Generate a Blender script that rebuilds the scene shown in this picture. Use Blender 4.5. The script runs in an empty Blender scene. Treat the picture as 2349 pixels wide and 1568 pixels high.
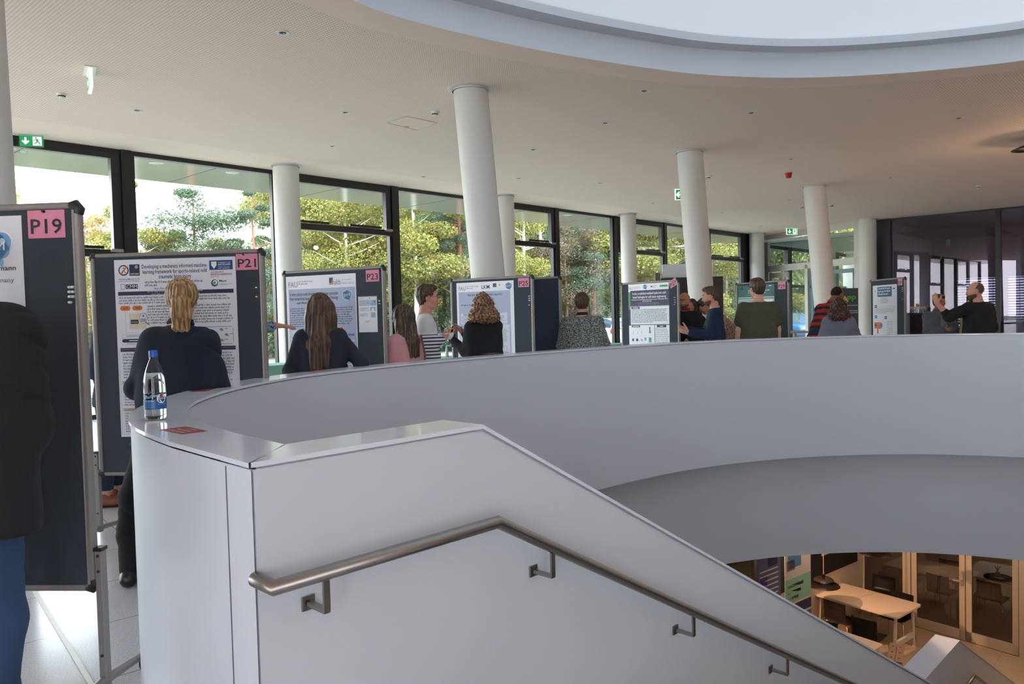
import bpy, bmesh, math, random
import numpy as np
from mathutils import Vector, Matrix, Euler
PI = math.pi
S = bpy.context.scene
COL = S.collection

# ------------------------------------------------------------------ camera
FPX, CXP, CYP, EYE = 1780.0, 1174.5, 784.0, 1.48
PITCH, ROLL = math.atan(63 / 1780.0), math.radians(1.43)
_fw = Vector((0, math.cos(PITCH), -math.sin(PITCH)))
_U = Vector((0, math.sin(PITCH), math.cos(PITCH)))
_R = Vector((1, 0, 0))
_r = _R * math.cos(ROLL) - _U * math.sin(ROLL)
_u = _U * math.cos(ROLL) + _R * math.sin(ROLL)
cam_data = bpy.data.cameras.new('camera')
cam = bpy.data.objects.new('camera', cam_data)
COL.objects.link(cam)
cam.matrix_world = Matrix(((_r.x, _u.x, -_fw.x, 0), (_r.y, _u.y, -_fw.y, 0), (_r.z, _u.z, -_fw.z, EYE), (0, 0, 0, 1)))
cam_data.sensor_width = 36
cam_data.lens = 36 * FPX / 2349
cam_data.clip_start = 0.05
cam_data.clip_end = 500
S.camera = cam

# ------------------------------------------------------------------ world, sun, exposure
W = bpy.data.worlds.new('world')
S.world = W
W.use_nodes = True
_wn = W.node_tree
_bg = _wn.nodes['Background']
_tc = _wn.nodes.new('ShaderNodeTexCoord')
_sx = _wn.nodes.new('ShaderNodeSeparateXYZ')
_cr = _wn.nodes.new('ShaderNodeValToRGB')
_wn.links.new(_tc.outputs['Generated'], _sx.inputs[0])
_wn.links.new(_sx.outputs['Z'], _cr.inputs[0])
_cr.color_ramp.elements[0].position = 0.0
_cr.color_ramp.elements[0].color = (0.95, 0.97, 1.0, 1)
_cr.color_ramp.elements[1].position = 0.6
_cr.color_ramp.elements[1].color = (0.62, 0.76, 1.0, 1)
_wn.links.new(_cr.outputs[0], _bg.inputs[0])
_bg.inputs[1].default_value = 10.0
sun_data = bpy.data.lights.new('sun', 'SUN')
sun_data.energy = 3.8
sun_data.angle = math.radians(3)
sun_data.color = (1.0, 0.93, 0.8)
sun = bpy.data.objects.new('sun', sun_data)
COL.objects.link(sun)
sun.rotation_euler = Vector((0.42, -0.62, 0.74)).to_track_quat('Z', 'Y').to_euler()
S.view_settings.view_transform = 'Standard'
S.view_settings.look = 'None'
S.view_settings.exposure = 0.24
S.view_settings.gamma = 1.0
S.view_settings.use_curve_mapping = False
try:
    S.cycles.use_denoising = True
    S.cycles.max_bounces = 10
    S.cycles.diffuse_bounces = 5
    S.cycles.glossy_bounces = 4
    S.cycles.transmission_bounces = 6
    S.cycles.transparent_max_bounces = 24
    S.cycles.caustics_reflective = False
    S.cycles.caustics_refractive = False
    S.cycles.sample_clamp_indirect = 4.0
except Exception:
    pass

def area(name, loc, direction, sx, sy, power, color=(1, 1, 1)):
    d = bpy.data.lights.new(name, 'AREA')
    d.shape = 'RECTANGLE'; d.size = sx; d.size_y = sy; d.energy = power; d.color = color
    o = bpy.data.objects.new(name, d); COL.objects.link(o)
    o.location = loc
    o.rotation_euler = Vector(direction).to_track_quat('-Z', 'Y').to_euler()
    return o

def spot(name, loc, power, angle, color=(1, .62, .36), direction=(0, 0, -1), size=.03, blend=.3):
    d = bpy.data.lights.new(name, 'SPOT')
    d.energy = power; d.spot_size = angle; d.spot_blend = blend; d.color = color; d.shadow_soft_size = size
    o = bpy.data.objects.new(name, d); COL.objects.link(o)
    o.location = loc
    o.rotation_euler = Vector(direction).to_track_quat('-Z', 'Y').to_euler()
    return o

# ------------------------------------------------------------------ helpers
def lin(h):
    if isinstance(h, str):
        c = [int(h[i:i + 2], 16) / 255 for i in (0, 2, 4)]
        return tuple((x / 12.92 if x <= .04045 else ((x + .055) / 1.055) ** 2.4) for x in c) + (1,)
    return tuple(h)[:3] + (1,)

MATS = {}
def mat(name, color='cccccc', rough=.5, metal=0., spec=None, bump=0., bscale=200., var=0., vscale=6., emit=None, estr=1., sheen=0., coat=0., trans=0.):
    if name in MATS:
        return MATS[name]
    m = bpy.data.materials.new(name); m.use_nodes = True
    nt = m.node_tree; b = nt.nodes['Principled BSDF']
    col = lin(color)
    b.inputs['Base Color'].default_value = col
    b.inputs['Roughness'].default_value = rough
    b.inputs['Metallic'].default_value = metal
    if spec is not None: b.inputs['Specular IOR Level'].default_value = spec
    if sheen: b.inputs['Sheen Weight'].default_value = sheen
    if coat: b.inputs['Coat Weight'].default_value = coat
    if trans: b.inputs['Transmission Weight'].default_value = trans
    tc = nt.nodes.new('ShaderNodeTexCoord')
    if var:
        n = nt.nodes.new('ShaderNodeTexNoise'); n.inputs['Scale'].default_value = vscale; n.inputs['Detail'].default_value = 4
        nt.links.new(tc.outputs['Object'], n.inputs['Vector'])
        mx = nt.nodes.new('ShaderNodeMix'); mx.data_type = 'RGBA'
        mx.inputs['A'].default_value = tuple(max(0, c * (1 - var)) for c in col[:3]) + (1,)
        mx.inputs['B'].default_value = tuple(min(1, c * (1 + var)) for c in col[:3]) + (1,)
        nt.links.new(n.outputs['Fac'], mx.inputs['Factor'])
        nt.links.new(mx.outputs['Result'], b.inputs['Base Color'])
    if bump:
        n = nt.nodes.new('ShaderNodeTexNoise'); n.inputs['Scale'].default_value = bscale; n.inputs['Detail'].default_value = 3
        nt.links.new(tc.outputs['Object'], n.inputs['Vector'])
        bp = nt.nodes.new('ShaderNodeBump'); bp.inputs['Strength'].default_value = bump; bp.inputs['Distance'].default_value = .01
        nt.links.new(n.outputs['Fac'], bp.inputs['Height'])
        nt.links.new(bp.outputs[0], b.inputs['Normal'])
    if emit:
        b.inputs['Emission Color'].default_value = lin(emit); b.inputs['Emission Strength'].default_value = estr
    MATS[name] = m
    return m

def nodes_of(m):
    return m.node_tree, m.node_tree.nodes['Principled BSDF']

def glass(name, tint=(1, 1, 1), ior=1.5, extra=0.0, rough=0.0, gcol=(1, 1, 1)):
    """thin pane: see-through mixed with a mirror by Fresnel"""
    if name in MATS: return MATS[name]
    m = bpy.data.materials.new(name); m.use_nodes = True
    nt = m.node_tree; nt.nodes.clear()
    out = nt.nodes.new('ShaderNodeOutputMaterial')
    tr = nt.nodes.new('ShaderNodeBsdfTransparent'); tr.inputs[0].default_value = tuple(tint) + (1,)
    gl = nt.nodes.new('ShaderNodeBsdfGlossy'); gl.inputs['Roughness'].default_value = rough; gl.inputs[0].default_value = tuple(gcol) + (1,)
    fr = nt.nodes.new('ShaderNodeFresnel'); fr.inputs[0].default_value = ior
    ad = nt.nodes.new('ShaderNodeMath'); ad.operation = 'ADD'; ad.inputs[1].default_value = extra; ad.use_clamp = True
    mx = nt.nodes.new('ShaderNodeMixShader')
    ge = nt.nodes.new('ShaderNodeNewGeometry'); iv = nt.nodes.new('ShaderNodeMath'); iv.operation = 'SUBTRACT'; iv.inputs[0].default_value = 1
    ml = nt.nodes.new('ShaderNodeMath'); ml.operation = 'MULTIPLY'
    nt.links.new(ge.outputs['Backfacing'], iv.inputs[1])
    nt.links.new(fr.outputs[0], ad.inputs[0]); nt.links.new(ad.outputs[0], ml.inputs[0]); nt.links.new(iv.outputs[0], ml.inputs[1])
    nt.links.new(ml.outputs[0], mx.inputs[0])
    nt.links.new(tr.outputs[0], mx.inputs[1]); nt.links.new(gl.outputs[0], mx.inputs[2])
    nt.links.new(mx.outputs[0], out.inputs[0])
    MATS[name] = m
    return m

def tag(o, label=None, cat=None, group=None, kind=None):
    if label: o['label'] = label
    if cat: o['category'] = cat
    if group: o['group'] = group
    if kind: o['kind'] = kind
    return o

def empty(name, loc=(0, 0, 0), rz=0., label=None, cat=None, group=None, kind=None):
    o = bpy.data.objects.new(name, None); COL.objects.link(o)
    o.empty_display_size = .1
    o.location = loc; o.rotation_euler = (0, 0, rz)
    return tag(o, label, cat, group, kind)

def copy_tree(o, parent=None):
    c = o.copy(); COL.objects.link(c)
    if parent: c.parent = parent
    for ch in [x for x in S.objects if x.parent == o] if False else list(o.children):
        copy_tree(ch, c)
    return c

class MB:
    """collects shapes into one mesh; every face keeps a material slot"""
    def __init__(s):
        s.v = []; s.f = []; s.m = []; s.sm = []; s.mats = []; s.M = Matrix.Identity(4)
    def slot(s, m):
        if m not in s.mats: s.mats.append(m)
        return s.mats.index(m)
    def add(s, vs, fs, m, smooth=False):
        n = len(s.v); k = s.slot(m)
        for p in vs:
            q = s.M @ Vector(p); s.v.append((q.x, q.y, q.z))
        for f in fs:
            s.f.append(tuple(i + n for i in f)); s.m.append(k); s.sm.append(smooth)
    def box(s, c, d, m, rz=0., R=None, bev=0.):
        x, y, z = d[0] / 2, d[1] / 2, d[2] / 2
        M = Matrix.Translation(c) @ (R.to_4x4() if R is not None else Matrix.Rotation(rz, 4, 'Z'))
        if bev <= 0:
            vs = [M @ Vector((i * x, j * y, k * z)) for k in (-1, 1) for j in (-1, 1) for i in (-1, 1)]
            s.add(vs, [(0, 2, 3, 1), (4, 5, 7, 6), (0, 1, 5, 4), (2, 6, 7, 3), (0, 4, 6, 2), (1, 3, 7, 5)], m)
        else:
            bm = bmesh.new(); bmesh.ops.create_cube(bm, size=1)
            for v in bm.verts: v.co = Vector((v.co.x * d[0], v.co.y * d[1], v.co.z * d[2]))
            bmesh.ops.bevel(bm, geom=bm.edges[:], offset=bev, segments=2, affect='EDGES', profile=.5)
            s.bm(bm, m, M)
    def bm(s, bm, m, M=Matrix.Identity(4), smooth=False):
        bm.verts.index_update()
        s.add([M @ v.co for v in bm.verts], [tuple(v.index for v in f.verts) for f in bm.faces], m, smooth)
        bm.free()
    def tube(s, pts, r, m, n=12, cap=True, closed=False, r2=None):
        P = [Vector(p) for p in pts]; N = len(P)
        rs = r if isinstance(r, (list, tuple)) else [r] * N
        rings = []; up = None
        for i, p in enumerate(P):
            a = P[i - 1] if (i > 0 or closed) else p
            b = P[(i + 1) % N] if (i < N - 1 or closed) else p
            d1 = (p - a).normalized() if (p - a).length > 1e-9 else None
            d2 = (b - p).normalized() if (b - p).length > 1e-9 else None
            t = ((d1 or d2) + (d2 or d1)).normalized()
            if up is None:
                up = Vector((0, 0, 1)) if abs(t.z) < .9 else Vector((1, 0, 0))
            x = t.cross(up).normalized(); y = x.cross(t).normalized(); up = y
            k = 1.0
            if d1 and d2:
                c = max(.3, math.sqrt(max(0.0001, (1 + d1.dot(d2)) / 2))); k = 1 / c
            bend = (d2 - d1).normalized() if (d1 and d2 and (d2 - d1).length > 1e-4) else None
            ring = []
            for j in range(n):
                w = x * math.cos(2 * PI * j / n) + y * math.sin(2 * PI * j / n)
                if bend is not None: w = w + bend * (w.dot(bend)) * (k - 1)
                ring.append(p + w * rs[i])
            rings.append(ring)
        vs = [v for rg in rings for v in rg]; fs = []
        for i in range(N - 1 + (1 if closed else 0)):
            a, b = i * n, ((i + 1) % N) * n
            for j in range(n):
                fs.append((a + j, a + (j + 1) % n, b + (j + 1) % n, b + j))
        s.add(vs, fs, m, True)
        if cap and not closed:
            s.add(rings[0], [tuple(range(n))], m); s.add(rings[-1], [tuple(reversed(range(n)))], m)
    def cyl(s, a, b, r, m, n=16, r2=None):
        s.tube([a, b], [r, r if r2 is None else r2], m, n)
    def lathe(s, prof, m, n=24, c=(0, 0, 0), smooth=True):
        vs = []; fs = []
        for (r, z) in prof:
            for j in range(n):
                vs.append((c[0] + r * math.cos(2 * PI * j / n), c[1] + r * math.sin(2 * PI * j / n), c[2] + z))
        for i in range(len(prof) - 1):
            for j in range(n):
                fs.append((i * n + j, i * n + (j + 1) % n, (i + 1) * n + (j + 1) % n, (i + 1) * n + j))
        s.add(vs, fs, m, smooth)
    def quad(s, a, b, c, d, m):
        s.add([a, b, c, d], [(0, 1, 2, 3)], m)
    def poly(s, pts, m):
        s.add(pts, [tuple(range(len(pts)))], m)
    def prism(s, pts, z0, z1, m):
        n = len(pts)
        vs = [(p[0], p[1], z0) for p in pts] + [(p[0], p[1], z1) for p in pts]
        fs = [tuple(reversed(range(n))), tuple(range(n, 2 * n))] + [(i, (i + 1) % n, n + (i + 1) % n, n + i) for i in range(n)]
        s.add(vs, fs, m)
    def strip(s, A, B, m, smooth=True, closed=False):
        n = len(A); vs = list(A) + list(B); fs = []
        for i in range(n if closed else n - 1):
            j = (i + 1) % n; fs.append((i, j, n + j, n + i))
        s.add(vs, fs, m, smooth)
    def ball(s, c, r, m, n=12, k=8):
        r = r if isinstance(r, (tuple, list)) else (r, r, r)
        vs = []; fs = []
        for i in range(k + 1):
            t = PI * i / k
            for j in range(n):
                p = 2 * PI * j / n
                vs.append((c[0] + r[0] * math.sin(t) * math.cos(p), c[1] + r[1] * math.sin(t) * math.sin(p), c[2] + r[2] * math.cos(t)))
        for i in range(k):
            for j in range(n):
                fs.append((i * n + j, (i + 1) * n + j, (i + 1) * n + (j + 1) % n, i * n + (j + 1) % n))
        s.add(vs, fs, m, True)
    def build(s, name, parent=None, loc=None, rz=None):
        me = bpy.data.meshes.new(name)
        me.from_pydata(s.v, [], s.f)
        for m in s.mats: me.materials.append(m)
        if len(s.mats) > 1: me.polygons.foreach_set('material_index', s.m)
        me.polygons.foreach_set('use_smooth', s.sm)
        me.update()
        o = bpy.data.objects.new(name, me); COL.objects.link(o)
        if parent: o.parent = parent
        if loc is not None: o.location = loc
        if rz is not None: o.rotation_euler = (0, 0, rz)
        return o

def np_mesh(name, V, F, mats, parent=None, smooth=True, midx=None):
    """fast mesh from numpy quads or triangles"""
    V = np.asarray(V, np.float32); F = np.asarray(F, np.int32); k = F.shape[1]
    me = bpy.data.meshes.new(name)
    me.vertices.add(len(V)); me.vertices.foreach_set('co', V.ravel())
    me.loops.add(F.size); me.loops.foreach_set('vertex_index', F.ravel())
    me.polygons.add(len(F))
    me.polygons.foreach_set('loop_start', np.arange(0, F.size, k, dtype=np.int32))
    me.polygons.foreach_set('loop_total', np.full(len(F), k, np.int32))
    for m in mats: me.materials.append(m)
    if midx is not None: me.polygons.foreach_set('material_index', np.asarray(midx, np.int32))
    me.polygons.foreach_set('use_smooth', np.full(len(F), smooth, bool))
    me.update(calc_edges=True); me.validate()
    o = bpy.data.objects.new(name, me); COL.objects.link(o)
    if parent: o.parent = parent
    return o

def catmull(P, n=8):
    P = [Vector(p) for p in P]; out = []
    for i in range(len(P) - 1):
        p0 = P[max(i - 1, 0)]; p1 = P[i]; p2 = P[i + 1]; p3 = P[min(i + 2, len(P) - 1)]
        for k in range(n):
            t = k / n
            out.append(.5 * ((2 * p1) + (p2 - p0) * t + (2 * p0 - 5 * p1 + 4 * p2 - p3) * t * t + (3 * p1 - p0 - 3 * p2 + p3) * t ** 3))
    out.append(P[-1])
    return out

def offset2(P, w, closed=False):
    """shift a plan curve to its left by w"""
    out = []; n = len(P)
    for i in range(n):
        a = P[i - 1] if (i > 0 or closed) else P[i]
        b = P[(i + 1) % n] if (i < n - 1 or closed) else P[i]
        d = (Vector(b) - Vector(a)).to_2d().normalized()
        out.append(Vector((P[i][0] - d.y * w, P[i][1] + d.x * w)))
    return out

TEXTS = {}
def text_geo(body, size=1., bold=0.):
    key = (body, bold)
    if key not in TEXTS:
        c = bpy.data.curves.new('lettering', 'FONT'); c.body = body; c.size = 1.; c.offset = bold; c.resolution_u = 2
        c.align_x = 'LEFT'
        o = bpy.data.objects.new('lettering', c); COL.objects.link(o)
        dg = bpy.context.evaluated_depsgraph_get()
        me = bpy.data.meshes.new_from_object(o.evaluated_get(dg))
        vs = [tuple(v.co) for v in me.vertices]; fs = [tuple(p.vertices) for p in me.polygons]
        bpy.data.objects.remove(o); bpy.data.curves.remove(c); bpy.data.meshes.remove(me)
        TEXTS[key] = (vs, fs)
    vs, fs = TEXTS[key]
    return [(x * size, y * size) for x, y, z in vs], fs
# ================================================================== THE SETTING
M_wall = mat('white_wall_paint', 'd6dde6', .42, bump=.05, bscale=60)
M_cop = mat('white_lacquered_coping', 'e8f0fb', .16, coat=.25)
M_colm = mat('white_column_paint', 'd9d7d2', .5, bump=.03, bscale=40)
M_black = mat('black_window_frame', '1c1c1f', .35)
M_dark = mat('dark_facade_panel', '2b2b2c', .5)
M_glass = glass('window_glass', (.95, .965, .94), 1.5, .05)
M_steel = mat('brushed_steel', '9a9691', .34, 1., bump=.06, bscale=300)

# perforated plaster ceiling
def ceiling_material():
    m = mat('perforated_ceiling', 'f8e2d1', .85)
    nt, b = nodes_of(m)
    tc = nt.nodes.new('ShaderNodeTexCoord')
    mp = nt.nodes.new('ShaderNodeMapping'); mp.inputs['Rotation'].default_value = (0, 0, math.radians(-47.8)); mp.inputs['Scale'].default_value = (30, 30, 30)
    nt.links.new(tc.outputs['Object'], mp.inputs[0])
    fr = nt.nodes.new('ShaderNodeVectorMath'); fr.operation = 'FRACTION'; nt.links.new(mp.outputs[0], fr.inputs[0])
    sb = nt.nodes.new('ShaderNodeVectorMath'); sb.operation = 'SUBTRACT'; sb.inputs[1].default_value = (.5, .5, 0); nt.links.new(fr.outputs[0], sb.inputs[0])
    sp = nt.nodes.new('ShaderNodeSeparateXYZ'); nt.links.new(sb.outputs[0], sp.inputs[0])
    cb = nt.nodes.new('ShaderNodeCombineXYZ'); nt.links.new(sp.outputs[0], cb.inputs[0]); nt.links.new(sp.outputs[1], cb.inputs[1])
    ln = nt.nodes.new('ShaderNodeVectorMath'); ln.operation = 'LENGTH'; nt.links.new(cb.outputs[0], ln.inputs[0])
    lt = nt.nodes.new('ShaderNodeMath'); lt.operation = 'LESS_THAN'; lt.inputs[1].default_value = .23; nt.links.new(ln.outputs['Value'], lt.inputs[0])
    # plain margin along the facade
    dt = nt.nodes.new('ShaderNodeVectorMath'); dt.operation = 'DOT_PRODUCT'; dt.inputs[1].default_value = (.7405, -.672, 0); nt.links.new(tc.outputs['Object'], dt.inputs[0])
    gt = nt.nodes.new('ShaderNodeMath'); gt.operation = 'GREATER_THAN'; gt.inputs[1].default_value = MARGIN; nt.links.new(dt.outputs['Value'], gt.inputs[0])
    ml = nt.nodes.new('ShaderNodeMath'); ml.operation = 'MULTIPLY'; nt.links.new(lt.outputs[0], ml.inputs[0]); nt.links.new(gt.outputs[0], ml.inputs[1])
    mx = nt.nodes.new('ShaderNodeMix'); mx.data_type = 'RGBA'; mx.inputs['A'].default_value = lin('f8e2d1'); mx.inputs['B'].default_value = lin('c4b2a2')
    nt.links.new(ml.outputs[0], mx.inputs['Factor']); nt.links.new(mx.outputs['Result'], b.inputs['Base Color'])
    return m

FD = Vector((.672, .7405)); FN = Vector((-.7405, .672)); F0 = Vector((-6.18, 12.64))   # facade direction, outward normal, first mullion
MARGIN = F0.x * .7405 - F0.y * .672 + 1.15
M_ceil = ceiling_material()
M_ceilp = mat('plain_ceiling_plaster', 'f8e2d1', .85)

def tile_material(name, color, c2, rot, size, rough, mort, off=(0, 0), coat=0.):
    m = mat(name, color, rough, coat=coat)
    nt, b = nodes_of(m)
    tc = nt.nodes.new('ShaderNodeTexCoord')
    mp = nt.nodes.new('ShaderNodeMapping'); mp.vector_type = 'TEXTURE'; mp.inputs['Rotation'].default_value = (0, 0, rot); mp.inputs['Location'].default_value = (off[0], off[1], 0)
    nt.links.new(tc.outputs['Object'], mp.inputs[0])
    br = nt.nodes.new('ShaderNodeTexBrick'); br.offset = 0; br.squash = 1
    br.inputs['Scale'].default_value = 1; br.inputs['Brick Width'].default_value = size; br.inputs['Row Height'].default_value = size
    br.inputs['Mortar Size'].default_value = .003; br.inputs['Mortar Smooth'].default_value = .1
    br.inputs['Mortar'].default_value = lin(mort)
    nt.links.new(mp.outputs[0], br.inputs['Vector'])
    vo = nt.nodes.new('ShaderNodeTexNoise'); vo.inputs['Scale'].default_value = 170; vo.inputs['Detail'].default_value = 2
    nt.links.new(tc.outputs['Object'], vo.inputs['Vector'])
    rp = nt.nodes.new('ShaderNodeValToRGB'); rp.color_ramp.elements[0].position = .38; rp.color_ramp.elements[0].color = lin(c2)
    rp.color_ramp.elements[1].position = .5; rp.color_ramp.elements[1].color = lin(color)
    nt.links.new(vo.outputs['Fac'], rp.inputs[0])
    nt.links.new(rp.outputs[0], br.inputs['Color1']); nt.links.new(rp.outputs[0], br.inputs['Color2'])
    nt.links.new(br.outputs['Color'], b.inputs['Base Color'])
    return m
M_floor = tile_material('terrazzo_floor', 'd4d5d8', 'b6b6b8', math.radians(-50), .675, .16, '77746f', off=(-2.631, 4.197))
M_floor2 = tile_material('beige_stone_floor', 'b9a48c', 'b09b84', math.radians(-42), .9, .35, '6e6254', off=(8.37, 13.17))

# plan of the atrium edge, seen from above: the parapet's inner face
IN = [(-.705, 2.368), (-.947, 2.62), (-1.235, 2.99), (-1.43, 3.36), (-1.56, 3.83), (-1.605, 4.35), (-1.56, 4.82), (-1.42, 5.38),
      (-1.03, 6.08), (-.53, 6.76), (.05, 7.42), (.6, 7.98), (1.22, 8.55), (2.0, 9.14), (2.78, 9.52), (3.6, 9.76), (4.5, 9.84),
      (5.35, 9.74), (6.2, 9.4), (7.0, 8.85), (7.65, 8.05), (8.0, 7.0), (8.0, 5.8), (7.6, 4.5), (6.8, 3.2), (5.7, 2.0)]
IN = [p.to_2d() for p in catmull([Vector((x, y, 0)) for x, y in IN], 6)]
IN = IN[:1] + IN[2:]
CW = .205
OUT = offset2(IN, CW)                     # walk-side edge of the coping
OUT = [Vector((-.712, 2.079))] + [p for p in OUT if not (p.y < 2.62 and p.x > -1.1 and p.x < 0)]
SD = Vector((.698, .716)); SN = Vector((-.716, .698))    # stair direction and its left-hand normal
SB = Vector((-.113, 2.693)); SLOPE = .546                # where the stair parapet starts to fall
Z1, ZB, ZC = 1.10, -.42, -1.79

def z3(P, z): return [(p[0], p[1], z) for p in P]

# loop of the hole in the upper slab (walk-side line of the near wall)
HOLE = [Vector((-.6, 2.19))] + IN[1:] + [Vector((4.3, 1.2)), Vector((2.8, .75)), Vector((1.54, 1.08)), Vector((-.10, 2.66))]
ROOM = [F0 + FD * -9, F0 + FD * 23.95, Vector((11.62, 25.78)), Vector((12.25, 25.62)), Vector((20.5, 17.4)), Vector((16, -4)), Vector((4, -9)), Vector((-7, -7)), Vector((-13.5, 2))]
CTR = Vector((3.4, 5.0))
def ray_poly(c, d, P):
    best = None
    for i in range(len(P)):
        a = P[i]; e = P[(i + 1) % len(P)] - a
        den = d.x * e.y - d.y * e.x
        if abs(den) < 1e-9: continue
        w = a - c
        t = (w.x * e.y - w.y * e.x) / den; u = (w.x * d.y - w.y * d.x) / den
        if t > 0 and -1e-6 <= u <= 1 + 1e-6 and (best is None or t < best): best = t
    return c + d * best
def annulus(mb, hole, outer, z, m, c=CTR):
    """flat sheet between a hole and an outline"""
    hole = [Vector(h) for h in hole]
    an = lambda p: math.atan2(p.y - c.y, p.x - c.x)
    A = [(an(h), h) for h in hole]
    for o in outer:
        d = (o - c).normalized(); A.append((an(o), ray_poly(c, d, hole)))
    A.sort(key=lambda t: t[0])
    inn = [p for _, p in A]
    out = [ray_poly(c, Vector((math.cos(t), math.sin(t))), outer) for t, _ in A]
    mb.strip(z3(inn, z), z3(out, z), m, False, True)

# ---- upper floor slab
mb = MB(); annulus(mb, HOLE, ROOM, 0., M_floor)
annulus(mb, offset2(HOLE, .0), ROOM, -.41, M_wall)
fl = mb.build('floor'); tag(fl, 'white terrazzo tile floor of the upper gallery', None, None, 'structure')

# ---- parapet round the opening: inner band, walk-side face
mb = MB()
mb.strip(z3(IN, 1.078), z3(IN, ZB), M_wall)
mb.strip(z3(OUT, ZB), z3(OUT, 1.078), M_wall)
mb.strip(z3(IN, ZB), z3(offset2(IN, .36), ZB), M_wall)
# shadow gap under the coping
mb.strip(z3(offset2(IN, .012), 1.086), z3(offset2(IN, .012), 1.07), M_wall)
# near straight piece to the stair
a = Vector((-.712, 2.079)); b = SB
mb.strip([(IN[0].x, IN[0].y, 1.078), (SB.x + SN.x * .2, SB.y + SN.y * .2, 1.078)][::-1], [(IN[0].x, IN[0].y, ZB), (SB.x + SN.x * .2, SB.y + SN.y * .2, ZB)][::-1], M_wall)
par = mb.build('wall_parapet'); tag(par, 'white curved parapet wall round the atrium opening', None, None, 'structure')

# ---- coping: a thin plate, horizontal round the ring, then falling with the stair
mb = MB()
i2 = offset2(IN, -.008); o2 = offset2(IN, CW + .008)
i2[0] = Vector((-.700, 2.362)); o2 = [Vector((-.7135, 2.066))] + [p for p in o2 if not (p.y < 2.62 and -1.1 < p.x < 0)]
k = len(o2)
i2r = [Vector(i2[min(len(i2) - 1, int(round(t * (len(i2) - 1) / (k - 1))))]) for t in range(k)]
# walk both edges by nearest points so the plate stays square
i2r = [i2[0]] + [min(i2, key=lambda q: (q - p).length) for p in o2[1:]]
for z, fl_ in ((1.10, 1), (1.086, 0)):
    A, B = z3(i2r, z), z3(o2, z)
    mb.strip(B, A, M_cop, False) if fl_ else mb.strip(A, B, M_cop, False)
mb.strip(z3(i2, 1.10), z3(i2, 1.086), M_cop)
mb.strip(z3(o2, 1.086), z3(o2, 1.10), M_cop)
def stair_pt(t, off, z):   # t along the stair from the corner, off to the left
    p = SB + SD * t + SN * off
    return (p.x, p.y, z)
TE = 7.6
def slope_z(t): return -SLOPE * max(t, 0)
t0 = (Vector((-.712, 2.079)) - SB).dot(SD)
pr = [(t0 - .004, 1.10), (0, 1.10), (TE, 1.10 - SLOPE * TE)]
for (ta, za), (tb, zb) in zip(pr[:-1], pr[1:]):
    A = [stair_pt(ta, -.008, za), stair_pt(tb, -.008, zb), stair_pt(tb, .205, zb), stair_pt(ta, .205, za)]
    if ta < 0: A[3] = (IN[0].x, IN[0].y - .0, 1.10)
    mb.quad(A[0], A[1], A[2], A[3], M_cop)
    B = [(x, y, z - .014) for x, y, z in A]
    mb.quad(B[3], B[2], B[1], B[0], M_cop)
    mb.quad(B[0], B[1], A[1], A[0], M_cop); mb.quad(A[3], A[2], B[2], B[3], M_cop)
cp = mb.build('trim_1'); tag(cp, 'glossy white coping plate on the parapet and the stair wall', None, None, 'structure')

# ---- stair side wall (near face carries the handrail)
mb = MB()
def side(off, flip):
    P = [(t0 + .008, 1.078), (0, 1.078), (TE, 1.078 - SLOPE * TE), (TE, -1.1 - SLOPE * TE), (1.2, -1.75), (t0 + .008, -1.75)]
    q = [stair_pt(t, off, z) for t, z in P]
    mb.poly(q if flip else q[::-1], M_wall)
side(.003, False); side(.197, True)
q = lambda t, off, z: stair_pt(t, off, z)
mb.quad(q(t0 + .008, .003, 1.078), q(t0 + .008, .15, 1.078), q(t0 + .008, .15, -1.75), q(t0 + .008, .003, -1.75), M_wall)
mb.quad(q(TE, .003, 1.07 - SLOPE * TE), q(TE, .197, 1.07 - SLOPE * TE), q(TE, .197, -1.1 - SLOPE * TE), q(TE, .003, -1.1 - SLOPE * TE), M_wall)
mb.quad(q(t0, .003, -1.75), q(1.2, .003, -1.75), q(1.2, .197, -1.75), q(t0, .197, -1.75), M_wall)
mb.quad(q(1.2, .003, -1.75), q(TE, .003, -1.1 - SLOPE * TE), q(TE, .197, -1.1 - SLOPE * TE), q(1.2, .197, -1.75), M_wall)
# recess behind the shadow line
mb.quad(q(t0 + .02, .012, 1.087), q(0, .012, 1.087), q(0, .012, 1.07), q(t0 + .02, .012, 1.07), M_wall)
mb.quad(q(0, .012, 1.087), q(TE, .012, 1.087 - SLOPE * TE), q(TE, .012, 1.07 - SLOPE * TE), q(0, .012, 1.07), M_wall)
sw = mb.build('wall_stair'); tag(sw, 'white stair side wall falling to the lower floor', None, None, 'structure')
# panel joint on the curved end
M_joint = mat('dark_panel_joint', '6a6c6c', .8)
mb = MB(); mb.box((-.822, 2.193, .53), (.003, .004, 1.08), M_joint, rz=math.radians(-44))
jn = mb.build('trim_2'); tag(jn, 'thin vertical panel joint in the white parapet end', None, None, 'structure')

# ---- stair flight
M_step = mat('grey_stone_steps', 'a5a29c', .5, var=.1, vscale=30)
mb = MB()
for i in range(22):
    t = .15 + i * .305; zt = -(i + 1) * .1665
    c = SB + SD * (t + .15) + SN * -1.15
    mb.box((c.x, c.y, zt - .09), (.31, 2.29, .18), M_step, rz=math.atan2(SD.y, SD.x))
st = mb.build('staircase'); tag(st, 'grey stone stair flight running down behind the white side wall', 'stairs', None, 'structure')

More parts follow.
